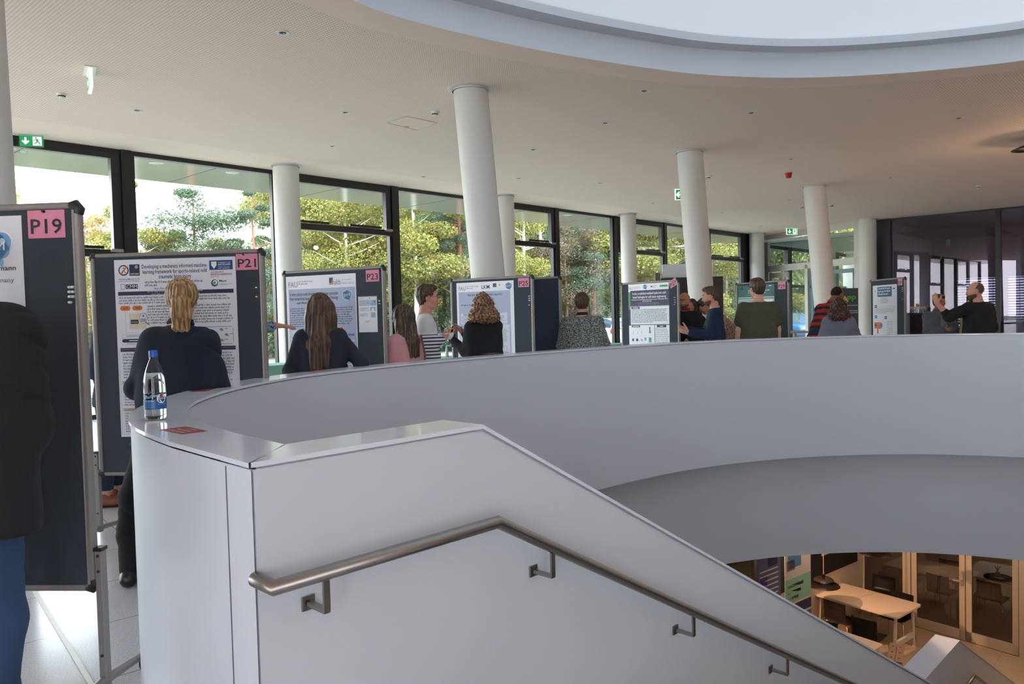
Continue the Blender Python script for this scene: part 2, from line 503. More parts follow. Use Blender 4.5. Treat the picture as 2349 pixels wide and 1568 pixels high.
# ---- upper slab edge soffit and the lower band
B2 = offset2(IN, .36)
mb = MB(); mb.strip(z3(B2, ZB + .02), z3(B2, ZC), M_wall)
annulus(mb, B2 + [Vector((4.3, 1.2)), Vector((2.8, .75)), Vector((1.54, 1.08)), Vector((-.10, 2.5))], ROOM, ZC, M_ceilp)
bw = mb.build('wall_lower_band'); tag(bw, 'white curved band below the parapet, lower ceiling edge', None, None, 'structure')

# ---- ceiling, ring and skylight
ZT = 4.28
RG = [(-1.35, 6.89), (-.96, 7.36), (-.25, 7.93), (.6, 8.49), (1.45, 8.95), (2.28, 9.32), (3.12, 9.52), (3.8, 9.575), (4.45, 9.53), (5.17, 9.4), (6.02, 9.11),
      (7.0, 8.5), (7.9, 7.5), (8.4, 6.2), (8.4, 4.7), (7.9, 3.2), (6.9, 1.8), (5.4, .7), (3.6, .1), (1.8, .1), (.2, .6), (-1.0, 1.6), (-1.9, 3.0), (-2.2, 4.4), (-2.0, 5.8)]
_c = catmull([Vector((x, y, 0)) for x, y in RG[-2:] + RG + RG[:3]], 5)
RING = [p.to_2d() for p in _c[10:10 + 5 * len(RG)]]
RING = RING[::-1]   # counter-clockwise for the offsets
mb = MB(); annulus(mb, RING, ROOM, ZT, M_ceil)
mb.strip(z3(ROOM, ZT + .9), z3(ROOM, ZT), M_ceilp, False, True)
ce = mb.build('ceiling'); tag(ce, 'white perforated ceiling of the gallery', None, None, 'structure')
mb = MB()
sgn = 1 if (Vector(offset2(RING, .3, True)[0]) - CTR).length > (RING[0] - CTR).length else -1
O3 = offset2(RING, sgn * .42, True)
mb.strip(z3(RING, ZT - .003), z3(O3, ZT - .003), M_ceilp, False, True)
I3 = offset2(RING, -sgn * .22, True)
mb.strip(z3(RING, ZT - .003), z3(RING, ZT + .30), M_wall, True, True)
mb.strip(z3(RING, ZT + .30), z3(I3, ZT + .30), M_wall, False, True)
mb.strip(z3(I3, ZT + .30), z3(I3, ZT + .385), M_wall, True, True)
cr_ = mb.build('trim_3'); tag(cr_, 'white curved collar round the skylight opening', None, None, 'structure')
M_sky = mat('lit_skylight_membrane', 'b0b8c0', .6, emit='d8e2ee', estr=.80)
nt, b = nodes_of(M_sky)
tc = nt.nodes.new('ShaderNodeTexCoord'); sx = nt.nodes.new('ShaderNodeSeparateXYZ'); mr = nt.nodes.new('ShaderNodeMapRange')
mr.inputs['From Min'].default_value = 0; mr.inputs['From Max'].default_value = 8; mr.inputs['To Min'].default_value = .53; mr.inputs['To Max'].default_value = .70
nt.links.new(tc.outputs['Object'], sx.inputs[0]); nt.links.new(sx.outputs['X'], mr.inputs['Value']); nt.links.new(mr.outputs[0], b.inputs['Emission Strength'])
mb = MB(); mb.poly(z3(offset2(RING, -sgn * .18, True), ZT + .395)[::-1], M_sky)
sk = mb.build('window_0'); tag(sk, 'large oval luminous skylight membrane above the atrium', None, None, 'structure')
# roof above everything, so no sky leaks in
mb = MB(); mb.poly(z3([p + (p - CTR).normalized() * .0 for p in ROOM], ZT + .9), M_dark)
rf = mb.build('roof'); tag(rf, 'flat dark roof over the building', None, None, 'structure')

# ================================================================== FACADE, COLUMNS, OUTSIDE
FANG = math.atan2(FD.y, FD.x)
def fp(t, n, z=0.):      # t along the facade from the first mullion, n outwards
    p = F0 + FD * t + FN * n
    return Vector((p.x, p.y, z))
def fbox(mb, t0, t1, n0, n1, z0, z1, m):
    c = fp((t0 + t1) / 2, (n0 + n1) / 2, (z0 + z1) / 2)
    mb.box(c, (abs(t1 - t0), abs(n1 - n0), abs(z1 - z0)), m, rz=FANG)
PW = 2.76
wn = 0
for i in range(-4, 8):
    ta, tb = i * PW, (i + 1) * PW
    oper = (i % 2 != 0)
    wn += 1
    w = empty('window_%d' % wn, fp((ta + tb) / 2, 0), 0, kind='structure')
    Mi = Matrix.Translation(w.location).inverted()
    mb = MB(); mb.M = Mi
    fbox(mb, ta - .08, ta + .08, -.06, .12, 0, ZT, M_black)                 # post
    fbox(mb, ta + .08, tb - .08, -.03, .1, 0, .07, M_black)
    fbox(mb, ta + .08, tb - .08, -.03, .1, ZT - .075, ZT, M_black)
    fbox(mb, ta + .08, ta + .14, -.02, .08, .07, ZT - .075, M_black)
    fbox(mb, tb - .14, tb - .08, -.02, .08, .07, ZT - .075, M_black)
    mb.build('window_frame', w)
    mb = MB(); mb.M = Mi
    fbox(mb, ta + .1, tb - .1, .02, .035, .07, ZT - .1, M_glass)
    mb.build('pane', w)
    if oper:
        zt = 3.29 if i > -1 else 2.62
        mb = MB(); mb.M = Mi
        fbox(mb, ta + .08, tb - .08, -.05, .1, zt - .07, zt + .05, M_black)
        fbox(mb, ta + .14, tb - .14, -.045, .06, ZT - .16, ZT - .08, M_black)
        fbox(mb, tb - .24, tb - .12, -.05, .06, zt + .05, ZT - .1, M_black)
        fbox(mb, ta + .12, ta + .24, -.05, .06, zt + .05, ZT - .1, M_black)
        mb.build('transom', w)
        for u0, u1 in ((.3, 1.05), (1.55, 2.35)):
            mb = MB(); mb.M = Mi
            fbox(mb, ta + u0, ta + u1, -.1, -.045, zt + .055, zt + .1, M_black)
            mb.build('window_opener', w)
        mb = MB(); mb.M = Mi
        fbox(mb, tb - .3, tb - .12, -.11, -.05, zt + .01, zt + .06, mat('zinc_hinge', '9d9b96', .4, .6))
        mb.build('hinge', w)
tag(bpy.data.objects['window_1'], kind='structure')
# far end: black corner panel
mb = MB(); fbox(mb, 8 * PW - .1, 8 * PW + 1.6, -.06, .12, 0, ZT, M_black)
tag(mb.build('trim_4'), kind='structure')

# ---- columns
def column(x, y, r, lx, ly, label, top=ZT, grp=None):
    mb = MB()
    mb.tube([(lx, ly, 0), (0, 0, top + .05)], r, M_colm, 40, cap=False)
    t = empty('column', (x, y, 0), 0, label, 'column')
    mb.build('shaft', t)
    mb = MB()
    mb.lathe([(r + .012, top - .001), (r + .07, top - .004), (r + .075, top)], M_colm, 40)
    mb.lathe([(r - .01, top - .03), (r + .011, top - .03)], mat('dark_gap', '3a3835', .9), 40)
    mb.build('collar', t)
    return t
column(-4.03, 14.2, .23, 0, 0, 'white upright round column by the windows, just behind board P23')
column(-.10, 18.4, .23, 0, 0, 'white upright round column mostly hidden behind the big leaning one')
column(3.42, 22.4, .225, 0, 0, 'white upright round column standing behind board P27')
column(9.23, 29.1, .27, 0, 0, 'white upright round column at the far window corner beside the white partition')
column(11.65, 25.35, .27, 0, 0, 'white upright round column between the white partition and the dark glass wall')
column(-3.95, 5.8, .23, .0, .1, 'white round column cut by the left edge of the photo')
column(-.44, 9.73, .215, .29, .1, 'white leaning column nearest the camera, above board P25')
column(3.22, 13.82, .225, .31, .15, 'white leaning column behind the man in the navy sweatshirt')
column(7.09, 18.08, .245, .42, .2, 'white leaning column farthest right, beside the man in red stripes')

# ---- ceiling fittings
M_chrome = mat('satin_chrome', 'bdbbb6', .25, .9); M_dlr = mat('white_downlight_ring', 'e6e2da', .4)
M_hole = mat('dark_lamp_well', '35342f', .6)
DL = [(-2.16, 7.67), (-4.85, 10.3), (-2.19, 10.66), (-2.84, 12.7), (-1.69, 15.65), (0.22, 16.12), (0.44, 13.35), (1.46, 11.61), (1.76, 9.98), (3.51, 11.23), (5.36, 14.78), (6.85, 11.86), (1.99, 16.97), (3.75, 20.31), (6.17, 22.59), (8.41, 17.18), (7.31, 20.3), (8.57, 26.55), (9.66, 20.78)]
DLW = ['nearest the camera, at the top left of the ceiling', 'above the wide window over board P21', 'left of the ceiling hatch', 'near the windows, left of the big leaning column', 'close to the windows just left of the big leaning column',
       'close to the windows just right of the big leaning column', 'right of the big leaning column, midway up the ceiling', 'between the two nearer leaning columns', 'right below the white collar of the skylight', 'right of and above the middle leaning column',
       'just above the red alarm sounder', 'at the upper right of the ceiling', 'second from the windows, left of the middle leaning column', 'just left of the middle leaning column, low on the ceiling', 'right of the middle leaning column near the windows',
       'right of the farthest leaning column', 'left of the farthest leaning column', 'nearest the white partition', 'right of the farthest leaning column, nearer the dark glass wall']
def downlight():
    t = empty('downlight', (0, 0, ZT), 0, 'small round recessed downlight in the white ceiling', 'downlight', 'recessed downlights in the ceiling')
    mb = MB(); mb.lathe([(.035, .0), (.06, -.006), (.068, -.004), (.07, 0)], M_dlr, 20); mb.build('ring', t)
    mb = MB(); mb.lathe([(.035, -.001), (.022, .0), (.0, .0)], M_hole, 16); mb.ball((.012, 0, -.003), .009, M_chrome, 8, 5); mb.build('lamp', t)
    return t
dl0 = downlight()
for i, (x, y) in enumerate(DL):
    o = dl0 if i == 0 else copy_tree(dl0)
    o.location = (x, y, ZT - .002); o['label'] = 'recessed downlight ' + DLW[i]
M_det = mat('white_plastic', 'e8e4dc', .45)
SM = [((-5.36, 9.47), 'white smoke detector on the ceiling near the hanging exit sign at left'), ((-.98, 10.74), 'white smoke detector beside the ceiling hatch'),
      ((4.21, 16.41), 'white smoke detector just right of the middle leaning column'), ((11.26, 18.71), 'white smoke detector on the ceiling at the far right'),
      ((8.91, 21.52), 'white smoke detector right of the farthest leaning column'), ((8.16, 21.71), 'small white detector hidden partly by the farthest leaning column')]
sm0 = None
for (x, y), lb in SM:
    if sm0 is None:
        sm0 = empty('smoke_detector', (x, y, ZT))
        mb = MB(); mb.lathe([(0, -.022), (.055, -.022), (.06, 0)], M_det, 20); mb.build('base', sm0)
        mb = MB(); mb.lathe([(0, -.062), (.022, -.06), (.036, -.045), (.046, -.022)], M_det, 20); mb.lathe([(.037, -.044), (.044, -.03)], M_hole, 20); mb.build('head', sm0)
        o = sm0
    else:
        o = copy_tree(sm0); o.location = (x, y, ZT)
    tag(o, lb, 'smoke detector', 'smoke detectors on the ceiling')
M_red = mat('red_plastic', 'b3121d', .35)
t = empty('alarm_sounder', (5.85, 16.28, ZT), .5, 'red fire alarm sounder on the white ceiling', 'fire alarm')
mb = MB(); mb.lathe([(0, -.03), (.07, -.03), (.075, 0)], M_red, 20); mb.build('base', t)
mb = MB(); mb.lathe([(0, -.1), (.055, -.1), (.062, -.03)], M_red, 20); mb.build('horn', t)
hp = [(-1.72, 11.26), (-1.39, 10.93), (-1.0, 11.34), (-1.34, 11.75)]
t = empty('ceiling_hatch', (-1.36, 11.34, ZT), 0, 'square access hatch outlined in the white ceiling with a yellow sticker', 'hatch')
mb = MB(); mb.M = Matrix.Translation((1.36, -11.34, -ZT)); mb.prism([Vector(p) for p in hp], ZT - .002, ZT - .0005, M_ceil); mb.build('panel', t)
mb = MB(); mb.M = Matrix.Translation((1.36, -11.34, -ZT))
for k in range(4):
    mb.tube([hp[k] + (ZT - .004,), hp[(k + 1) % 4] + (ZT - .004,)], .004, mat('pale_hatch_edge', 'c9c3b8', .6), 6)
mb.build('frame', t)
mb = MB(); mb.lathe([(0, -.006), (.045, -.006), (.045, -.003)], mat('yellow_sticker', 'd9b13a', .5), 16, c=(-.12, .2, 0)); mb.build('sticker', t)
# black pendant at the right edge
t = empty('pendant_lamp', (8.95, 13.41, ZT), 0, 'black pendant lamp at the ceiling, cut by the right edge of the photo', 'lamp')
M_blk = mat('black_lacquer', '121214', .3)
mb = MB(); mb.cyl((0, 0, 0), (0, 0, -.12), .012, M_blk, 8); mb.build('stem', t)
mb = MB(); mb.lathe([(.0, -.11), (.1, -.12), (.26, -.19), (.27, -.2), (.1, -.14), (0, -.13)], M_blk, 28); mb.build('lamp_shade', t)
pl = bpy.data.lights.new('pendant_bulb', 'POINT'); pl.energy = 70; pl.color = (1, .62, .34); pl.shadow_soft_size = .08
po = bpy.data.objects.new('pendant_bulb', pl); COL.objects.link(po); po.parent = t; po.location = (0, 0, -.24)

# ---- exit signs
M_sgreen = mat('exit_sign_green', '0a8f4e', .4, emit='12a15c', estr=.35)
M_swhite = mat('exit_sign_white', 'f4fbf7', .4, emit='f0fff8', estr=.75)
M_acry = glass('clear_acrylic', (.9, .96, .97), 1.3, .06)
def arrow(mb, cx, cz, s, ang, y, m):
    P = [(-.5, .05), (-.05, .5), (.12, .36), (-.1, .13), (.5, .13), (.5, -.13), (-.1, -.13), (.12, -.36), (-.05, -.5), (-.5, -.05)]
    ca, sa = math.cos(ang), math.sin(ang)
    P = [(cx + s * (x * ca - z * sa), y, cz + s * (x * sa + z * ca)) for x, z in P]
    mb.poly(P, m)
def runner(mb, cx, cz, s, y, m, flip=1):
    def limb(a, b, w):
        a = Vector(a); b = Vector(b); d = (b - a).normalized(); n = Vector((-d.y, d.x)) * w
        mb.poly([(cx + flip * s * q.x, y, cz + s * q.y) for q in (a + n, b + n, b - n, a - n)], m)
    mb.poly([(cx + flip * s * (-.12 + .1 * math.cos(k)), y, cz + s * (.36 + .1 * math.sin(k))) for k in [i * PI / 5 for i in range(10)]], m)
    limb((-.08, .24), (.02, -.02), .085); limb((-.08, .2), (-.3, .12), .04); limb((-.28, .14), (-.38, -.02), .035)
    limb((-.02, .2), (.16, .1), .04); limb((.14, .12), (.28, .2), .035)
    limb((.02, 0), (-.1, -.2), .06); limb((-.1, -.18), (-.3, -.3), .05); limb((.02, 0), (.2, -.16), .06); limb((.18, -.14), (.3, -.42), .05)
def exit_sign(x, y, rz, w, h, label, ang, glow=False, drop=.04, two=True, back=False):
    t = empty('exit_sign', (x, y, ZT), rz, label, 'exit sign', 'green emergency exit signs')
    mb = MB(); mb.box((0, 0, -.006), (w + .1, .12, .012), M_det); mb.build('ceiling_plate', t)
    mb = MB()
    z0 = -drop - h; body = M_swhite if glow else M_acry
    mb.box((0, 0, z0 / 2 - .012 + 0), (w + .03, .012 if not glow else .035, h + drop), body); mb.build('panel', t)
    mb = MB()
    for sg, yy in ((1, -.0085 if not glow else -.0195), (-1, .0085 if not glow else .0195)):
        zc = -drop - h / 2
        mb.box((0, yy, zc), (w, .002, h), M_sgreen)
        y2 = yy - sg * .002
        arrow(mb, -w * .25, zc, h * .66, ang, y2, M_swhite)
        mb.poly([(w * .06, y2, zc - h * .42), (w * .44, y2, zc - h * .42), (w * .44, y2, zc + h * .42), (w * .06, y2, zc + h * .42)], M_swhite)
        runner(mb, w * .25, zc, h * .86, y2 - sg * .001, M_sgreen)
    mb.build('pictogram', t)
    return t
exit_sign(-6.92, 11.40, .30, .3, .15, 'green exit sign with down arrow above the left windows', PI / 2, drop=.03)
exit_sign(-4.58, 8.66, 2.12 + PI, .30, .15, 'lit exit sign seen edge-on, hanging from the ceiling at upper left', 0, True, drop=.05)
exit_sign(4.0, 18.0, .16, .3, .22, 'lit exit sign half hidden by the middle leaning column', 0, True, drop=.03)
exit_sign(9.97, 27.5, .25, .40, .2, 'exit sign with down arrow before the white partition', PI / 2, True, drop=.02)

# ---- soffit outside and its lamps
M_soff = mat('glossy_soffit_panel', 'b9b7ae', .12, spec=.9)
mb = MB()
fbox(mb, -16, 26, .12, 2.5, ZT + .01, ZT + .5, M_soff)
tag(mb.build('ceiling_soffit'), kind='structure')
mb = MB()
for t_ in range(-14, 26, 3): fbox(mb, t_ + .8, t_ + .815, .12, 2.5, ZT + .004, ZT + .012, M_joint)
tag(mb.build('trim_5'), kind='structure')
sp0 = None
for k, tt in enumerate([-.6 + 1.42 * j for j in range(-2, 4)] + [9.5, 12.5]):
    if sp0 is None:
        mb = MB(); mb.lathe([(0, -.004), (.11, -.006), (.13, 0)], mat('frosted_lens', 'd2cfc4', .3), 24)
        sp0 = mb.build('soffit_light'); o = sp0
    else:
        o = sp0.copy(); COL.objects.link(o)
    o.location = fp(tt, .72, ZT + .006)
    tag(o, 'round flush lamp in the soffit outside the windows', 'soffit light', 'round lamps in the outdoor soffit'); o['label'] = 'round flush lamp in the outdoor soffit, ' + ('far left, behind the leftmost column', 'left of the leftmost window', 'in the leftmost window', 'in the wide window above board P21', 'just left of the upright column', 'in the window above board P23', 'above the striped sweater', 'above board P25')[k]

# ---- outside ground
M_grass = mat('grass_lawn', '6b7048', .95, var=.3, vscale=3.)
M_asph = mat('grey_asphalt', '8e8a84', .9, var=.12, vscale=8)
M_pave = mat('pale_concrete_path', 'b9b6ae', .9, var=.08, vscale=2)
def fpoly(mb, pts, z, m): mb.poly([fp(t, n, z) for t, n in pts], m)
mb = MB(); fpoly(mb, [(-70, .1), (110, .1), (110, 120), (-70, 120)], -.32, M_grass)
mb.box(fp(-6, -3, -.2), (.1, .1, .1), M_grass)
tag(mb.build('lawn'), 'green and yellow lawn outside the windows', 'grass', kind='stuff')
mb = MB(); fpoly(mb, [(-30, .12), (30, .12), (30, 2.2), (-30, 2.2)], -.06, M_pave)
mb.quad(fp(-30, 2.2, -.06), fp(30, 2.2, -.06), fp(30, 2.2, -.33), fp(-30, 2.2, -.33), M_pave)
tag(mb.build('floor_terrace'), kind='structure')
mb = MB(); fpoly(mb, [(-20, 7.5), (70, 6.5), (70, 19), (-20, 19)], -.30, M_asph)
tag(mb.build('parking_area'), kind='structure')

# ---- trees
def leaf_mat(name, cols, trans=.35):
    m = bpy.data.materials.new(name); m.use_nodes = True
    nt = m.node_tree; nt.nodes.clear()
    out = nt.nodes.new('ShaderNodeOutputMaterial')
    g = nt.nodes.new('ShaderNodeNewGeometry'); rp = nt.nodes.new('ShaderNodeValToRGB')
    els = rp.color_ramp.elements
    while len(els) < len(cols): els.new(.5)
    for i, c in enumerate(cols):
        els[i].position = i / (len(cols) - 1); els[i].color = lin(c)
    nt.links.new(g.outputs['Random Per Island'], rp.inputs[0])
    d = nt.nodes.new('ShaderNodeBsdfDiffuse'); tl = nt.nodes.new('ShaderNodeBsdfTranslucent'); mx = nt.nodes.new('ShaderNodeMixShader')
    mx.inputs[0].default_value = trans
    nt.links.new(rp.outputs[0], d.inputs[0]); nt.links.new(rp.outputs[0], tl.inputs[0])
    nt.links.new(d.outputs[0], mx.inputs[1]); nt.links.new(tl.outputs[0], mx.inputs[2]); nt.links.new(mx.outputs[0], out.inputs[0])
    return m
L_birch = leaf_mat('yellow_green_leaves', ['5a6538', '707b45', '868b50', '9c9758', 'ab914a', '7a8149'])
L_green = leaf_mat('green_leaves', ['4c5a3c', '5d6b47', '6e7a52', '81885e', '68744b'])
L_autumn = leaf_mat('orange_brown_leaves', ['84663a', 'a68248', '8f8a4c', 'b59a50', '6e7040'])
L_pine = leaf_mat('blue_green_needles', ['42513f', '51624c', '5f7058', '6d7b63'], .15)
L_dusk = leaf_mat('purple_brown_twigs', ['5d4f48', '6f5e55', '6a6a48', '7c6a60'], .2)
M_bark = mat('brown_bark', '6b5a4a', .9, var=.3, vscale=9)
M_bark2 = mat('reddish_pine_bark', '8a5a40', .9, var=.3, vscale=9)
M_birchbark = mat('pale_birch_bark', 'c7c2b6', .8, var=.3, vscale=7)
def crown(seed, n, h, z0, rad, leaf, shape='round', size=.13, m=None, nblob=26):
    rng = np.random.RandomState(seed)
    C = []; 
    for k in range(nblob):
        u = rng.rand(); z = z0 + (h - z0) * u
        if shape == 'cone': R = rad * (1.05 - u) + .15
        elif shape == 'col': R = rad * (.75 + .25 * math.sin(PI * u))
        else: R = rad * math.sin(PI * (.12 + .8 * u)) ** .7
        a = rng.rand() * 2 * PI; rr = R * math.sqrt(rng.rand()) * .85
        C.append((rr * math.cos(a), rr * math.sin(a), z, R * (.30 + .25 * rng.rand())))
    C = np.array(C)
    k = rng.randint(0, nblob, n)
    d = rng.normal(size=(n, 3)); d /= np.linalg.norm(d, axis=1)[:, None]
    rad_ = (rng.rand(n) ** .45)[:, None] * C[k, 3][:, None]
    P = C[k, :3] + d * rad_ * np.array([1, 1, .62 if leaf is not L_pine else (.8 if shape == 'round' else .45)])
    q = rng.normal(size=(n, 3)); q /= np.linalg.norm(q, axis=1)[:, None]
    w = np.cross(q, rng.normal(size=(n, 3))); w /= np.linalg.norm(w, axis=1)[:, None]
    s = (size * (.6 + .8 * rng.rand(n)))[:, None] * .5
    asp = .3 if leaf is L_pine else 1.0
    V = np.stack([P - q * s, P + w * s * asp * .8, P + q * s, P - w * s * asp * .8], 1).reshape(-1, 3)
    F = np.arange(4 * n).reshape(n, 4)
    return V, F
def tree(name, kind, x, y, h, rad, seed, label, leafm, barkm, n=9000, shape='round', z0=.25, size=.13, group='trees beyond the parking area', nblob=26):
    t = empty(name, (x, y, -.32), 0, label, 'tree', group)
    V, F = crown(seed, n, h, h * z0, rad, leafm, shape, size, nblob=nblob)
    np_mesh('foliage', V, F, [leafm], t, False)
    rng = random.Random(seed); mb = MB()
    mb.tube([(0, 0, 0), (.06, .02, h * .35), (-.04, .05, h * .7), (0, 0, h * .97)], [.011 * h + .01, .009 * h, .006 * h, .01], barkm, 10)
    for k in range(12):
        u = rng.uniform(.25, .85); a = rng.uniform(0, 2 * PI); L = rad * rng.uniform(.4, .8) * (1.1 - u * .6)
        mb.tube([(0, 0, h * u), (math.cos(a) * L * .5, math.sin(a) * L * .5, h * u + L * .15), (math.cos(a) * L, math.sin(a) * L, h * u + L * .35)], [.004 * h, .003 * h, .004], barkm, 6)
    mb.build('trunk', t)
    return t
def px2(xp, Y):   # helper used only to spread the trees over the view angle
    return (xp - 1174) / 1780 * Y
T = [ # x angle, depth, height, radius, kind
 (-60, 30, 8.3, 2.4, 'autumn'), (45, 36, 7.0, 1.5, 'pine'), (205, 34, 6.6, 2.3, 'autumn'), (265, 40, 6.5, 2.6, 'autumn'), (140, 44, 5.6, 2.5, 'green'),
 (325, 33, 7.6, 1.9, 'birch'), (385, 41, 7.0, 2.0, 'green'), (455, 34, 7.5, 2.5, 'pine'), (520, 42, 7.3, 2.6, 'birch'), (590, 34, 8.0, 2.3, 'pine2'), (640, 37, 9.5, 2.2, 'birch'),
 (720, 38, 10.2, 3.1, 'birch'), (800, 36, 9.6, 3.0, 'birch'), (880, 39, 10.6, 3.2, 'birch'), (955, 37, 9.8, 2.9, 'birch'), (1020, 41, 11.0, 3.0, 'green'),
 (1060, 38, 10.6, 2.2, 'pine2'), (1130, 40, 10.8, 3.2, 'birch'), (1205, 38, 9.4, 2.8, 'birch'), (1245, 43, 9.6, 2.8, 'birch'), (1300, 40, 7.2, 2.2, 'dusk'), (1310, 46, 11.0, 2.6, 'pine'), (1365, 41, 10.6, 2.3, 'pine2'),
 (1450, 42, 10.2, 3.3, 'birch'), (1530, 44, 10.6, 3.4, 'birch'), (1600, 43, 10.2, 3.2, 'birch'), (1665, 45, 11.0, 3.4, 'green'), (1735, 47, 11.2, 3.5, 'green'), (1800, 50, 11.5, 3.6, 'green'), (1870, 50, 11.5, 3.6, 'birch'), (1950, 52, 11.5, 3.8, 'green'),
 (690, 50, 11.5, 4.0, 'green'), (830, 52, 12, 4.2, 'birch'), (980, 52, 12.5, 4.2, 'birch'), (1110, 54, 12.5, 4.4, 'green'), (1400, 56, 13, 4.5, 'green'), (1560, 58, 13, 4.6, 'birch'),
 (560, 50, 7.8, 3.6, 'green'), (430, 50, 6.6, 3.4, 'birch'), (310, 50, 5.8, 3.2, 'green'), (210, 52, 5.6, 3.4, 'birch'), (90, 50, 5.4, 3.4, 'autumn')]
KD = {'birch': ('birch_tree', L_birch, M_birchbark, 'round', .08, 30000, 'yellow-green birch standing beyond the parking area', 20),
      'green': ('leafy_tree', L_green, M_bark, 'round', .09, 26000, 'plain green leafy tree beyond the parking area', 20),
      'autumn': ('autumn_tree', L_autumn, M_bark, 'round', .075, 14000, 'orange-brown thinning tree against the white sky at left', 18),
      'pine': ('pine_tree', L_pine, M_bark2, 'round', .12, 17000, 'open dark pine with a reddish trunk', 44),
      'pine2': ('pine_tree', L_pine, M_bark2, 'cone', .15, 20000, 'dense blue-green pine with a reddish trunk', 26),
      'dusk': ('bare_tree', L_dusk, M_bark, 'round', .08, 14000, 'purple-brown twiggy tree behind the window right of board P25', 24)}
base = {}; TO = {}
for i, (xp, Y, h, r_, kd) in enumerate(T):
    nm, lm, bk, shp, sz, n, lb, nb = KD[kd]
    key = (kd, i % 3)
    x = px2(xp, Y)
    if key not in base:
        o = tree(nm, kd, x, Y, h, r_, 100 + i, lb, lm, bk, n, shp, .12 if kd not in ('pine',) else .4, sz, nblob=nb)
        base[key] = (o, h, r_); TO[i] = o
    else:
        b0, bh, br = base[key]
        o = copy_tree(b0); o.location = (x, Y, -.32); o.rotation_euler = (0, 0, i * 1.3); o.scale = (r_ / br, r_ / br, h / bh); TO[i] = o
# each tree is told apart by the pane it stands in and its order there
BAY = [(-999, 20, 'left of the leftmost column'), (20, 285, 'in the leftmost window above board P19'), (285, 630, 'in the wide window above board P21'), (630, 890, 'in the window above board P23'), (890, 1080, 'in the window left of the big leaning column'),
       (1080, 1265, 'in the window above board P25'), (1265, 1410, 'in the window above the grey marl sweater'), (1410, 1520, 'in the window above board P27'), (1520, 1640, 'in the window behind the booth'), (1640, 1740, 'in the window left of board P29'), (1740, 9999, 'seen through the glass partition')]
ADJ = {'birch': 'yellow-green birch', 'green': 'plain green leafy tree', 'autumn': 'orange-brown autumn tree', 'pine': 'open dark pine', 'pine2': 'dense blue-green pine', 'dusk': 'purple-brown twiggy tree'}
for b0, b1, bt in BAY:
    for kd in ADJ:
        L_ = sorted([k for k in range(len(T)) if T[k][4] == kd and b0 <= T[k][0] < b1], key=lambda k: T[k][0])
        for j, k in enumerate(L_):
            w_ = '' if len(L_) == 1 else ('left-hand ', 'right-hand ')[j] if len(L_) == 2 else ('leftmost ', 'second ', 'third ', 'fourth ', 'rightmost ')[j if j < len(L_) - 1 else 4]
            far = ' far' if T[k][1] > 48 else ''
            TO[k]['label'] = (w_ + ADJ[kd] + ' ' + (bt if not far else bt + ', in the back row')).strip(); TO[k]['group'] = 'trees beyond the parking area'
# undergrowth hedge
rng = np.random.RandomState(5)
n = 60000
tt = rng.rand(n) * 95 - 30; nn_ = 19.5 + rng.rand(n) * 3 + 3 * np.sin(tt * .2); hh = rng.rand(n) ** .8 * (1.8 + .8 * np.sin(tt * .7) + .5 * np.sin(tt * 1.9))
P = np.stack([F0.x + FD.x * tt + FN.x * nn_, F0.y + FD.y * tt + FN.y * nn_, hh - .3], 1)
q = rng.normal(size=(n, 3)); q /= np.linalg.norm(q, axis=1)[:, None]; w = np.cross(q, rng.normal(size=(n, 3))); w /= np.linalg.norm(w, axis=1)[:, None]
s = (.085 * (.6 + .8 * rng.rand(n)))[:, None]
V = np.stack([P - q * s, P + w * s, P + q * s, P - w * s], 1).reshape(-1, 3)
hg = np_mesh('undergrowth', V, np.arange(4 * n).reshape(n, 4), [L_green], None, False)
tag(hg, 'tangled green undergrowth at the foot of the trees', 'shrubs', kind='stuff')

# ---- partition and foyer at the far end
M_pframe = mat('white_partition_frame', 'cfcac2', .45)
pA = Vector((9.875, 30.25)); pDv = (Vector((11.46, 25.67)) - pA).normalized(); pNv = Vector((pDv.y, -pDv.x))
def pbox(mb, t0_, t1_, n0, n1, z0, z1, m):
    c = pA + pDv * (t0_ + t1_) / 2 + pNv * (n0 + n1) / 2
    mb.box((c.x, c.y, (z0 + z1) / 2), (abs(t1_ - t0_), abs(n1 - n0), abs(z1 - z0)), m, rz=math.atan2(pDv.y, pDv.x))
dr = empty('door_1', (pA.x, pA.y, 0), kind='structure')
Mi = Matrix.Translation(dr.location).inverted()
mb = MB(); mb.M = Mi
for a_, b_, c_, d_ in [(-.2, 4.9, 4.06, ZT), (-.2, 4.9, 2.86, 3.09), (-.2, .3, 0, ZT), (4.75, 4.95, 0, ZT), (2.35, 2.5, 0, 3.0), (-.2, 4.9, 0, .1)]:
    pbox(mb, a_, b_, -.05, .05, c_, d_, M_pframe)
mb.build('door_frame', dr)
mb = MB(); mb.M = Mi
for t_ in (.35, 1.3): pbox(mb, t_, t_ + .14, -.03, .03, .1, 2.8, M_pframe)
pbox(mb, .35, 1.44, -.03, .03, 2.62, 2.8, M_pframe)
mb.build('door_leaf', dr)
M_bf = mat('sky_reflection_door_frame', '86a3bf', .3)  # sky reflected in the frame, painted into its base colour
mb = MB(); mb.M = Mi
for t_ in (2.6, 4.6): pbox(mb, t_, t_ + .1, -.08, -.02, .1, 2.72, M_bf)
pbox(mb, 2.6, 4.7, -.08, -.02, 2.6, 2.74, M_bf)
mb.build('door_leaf', dr)
mb = MB(); mb.M = Mi; pbox(mb, .3, 4.75, -.005, .005, 3.09, 4.06, M_glass); pbox(mb, .3, 4.75, -.005, .005, .1, 2.86, M_glass); mb.build('pane', dr)
mb = MB(); c = pA + pDv * 1.8 + pNv * -.09
mb.box((c.x, c.y, 3.06), (1.0, .03, .12), mat('teal_sign_plate', '2f5f63', .5), rz=math.atan2(pDv.y, pDv.x))
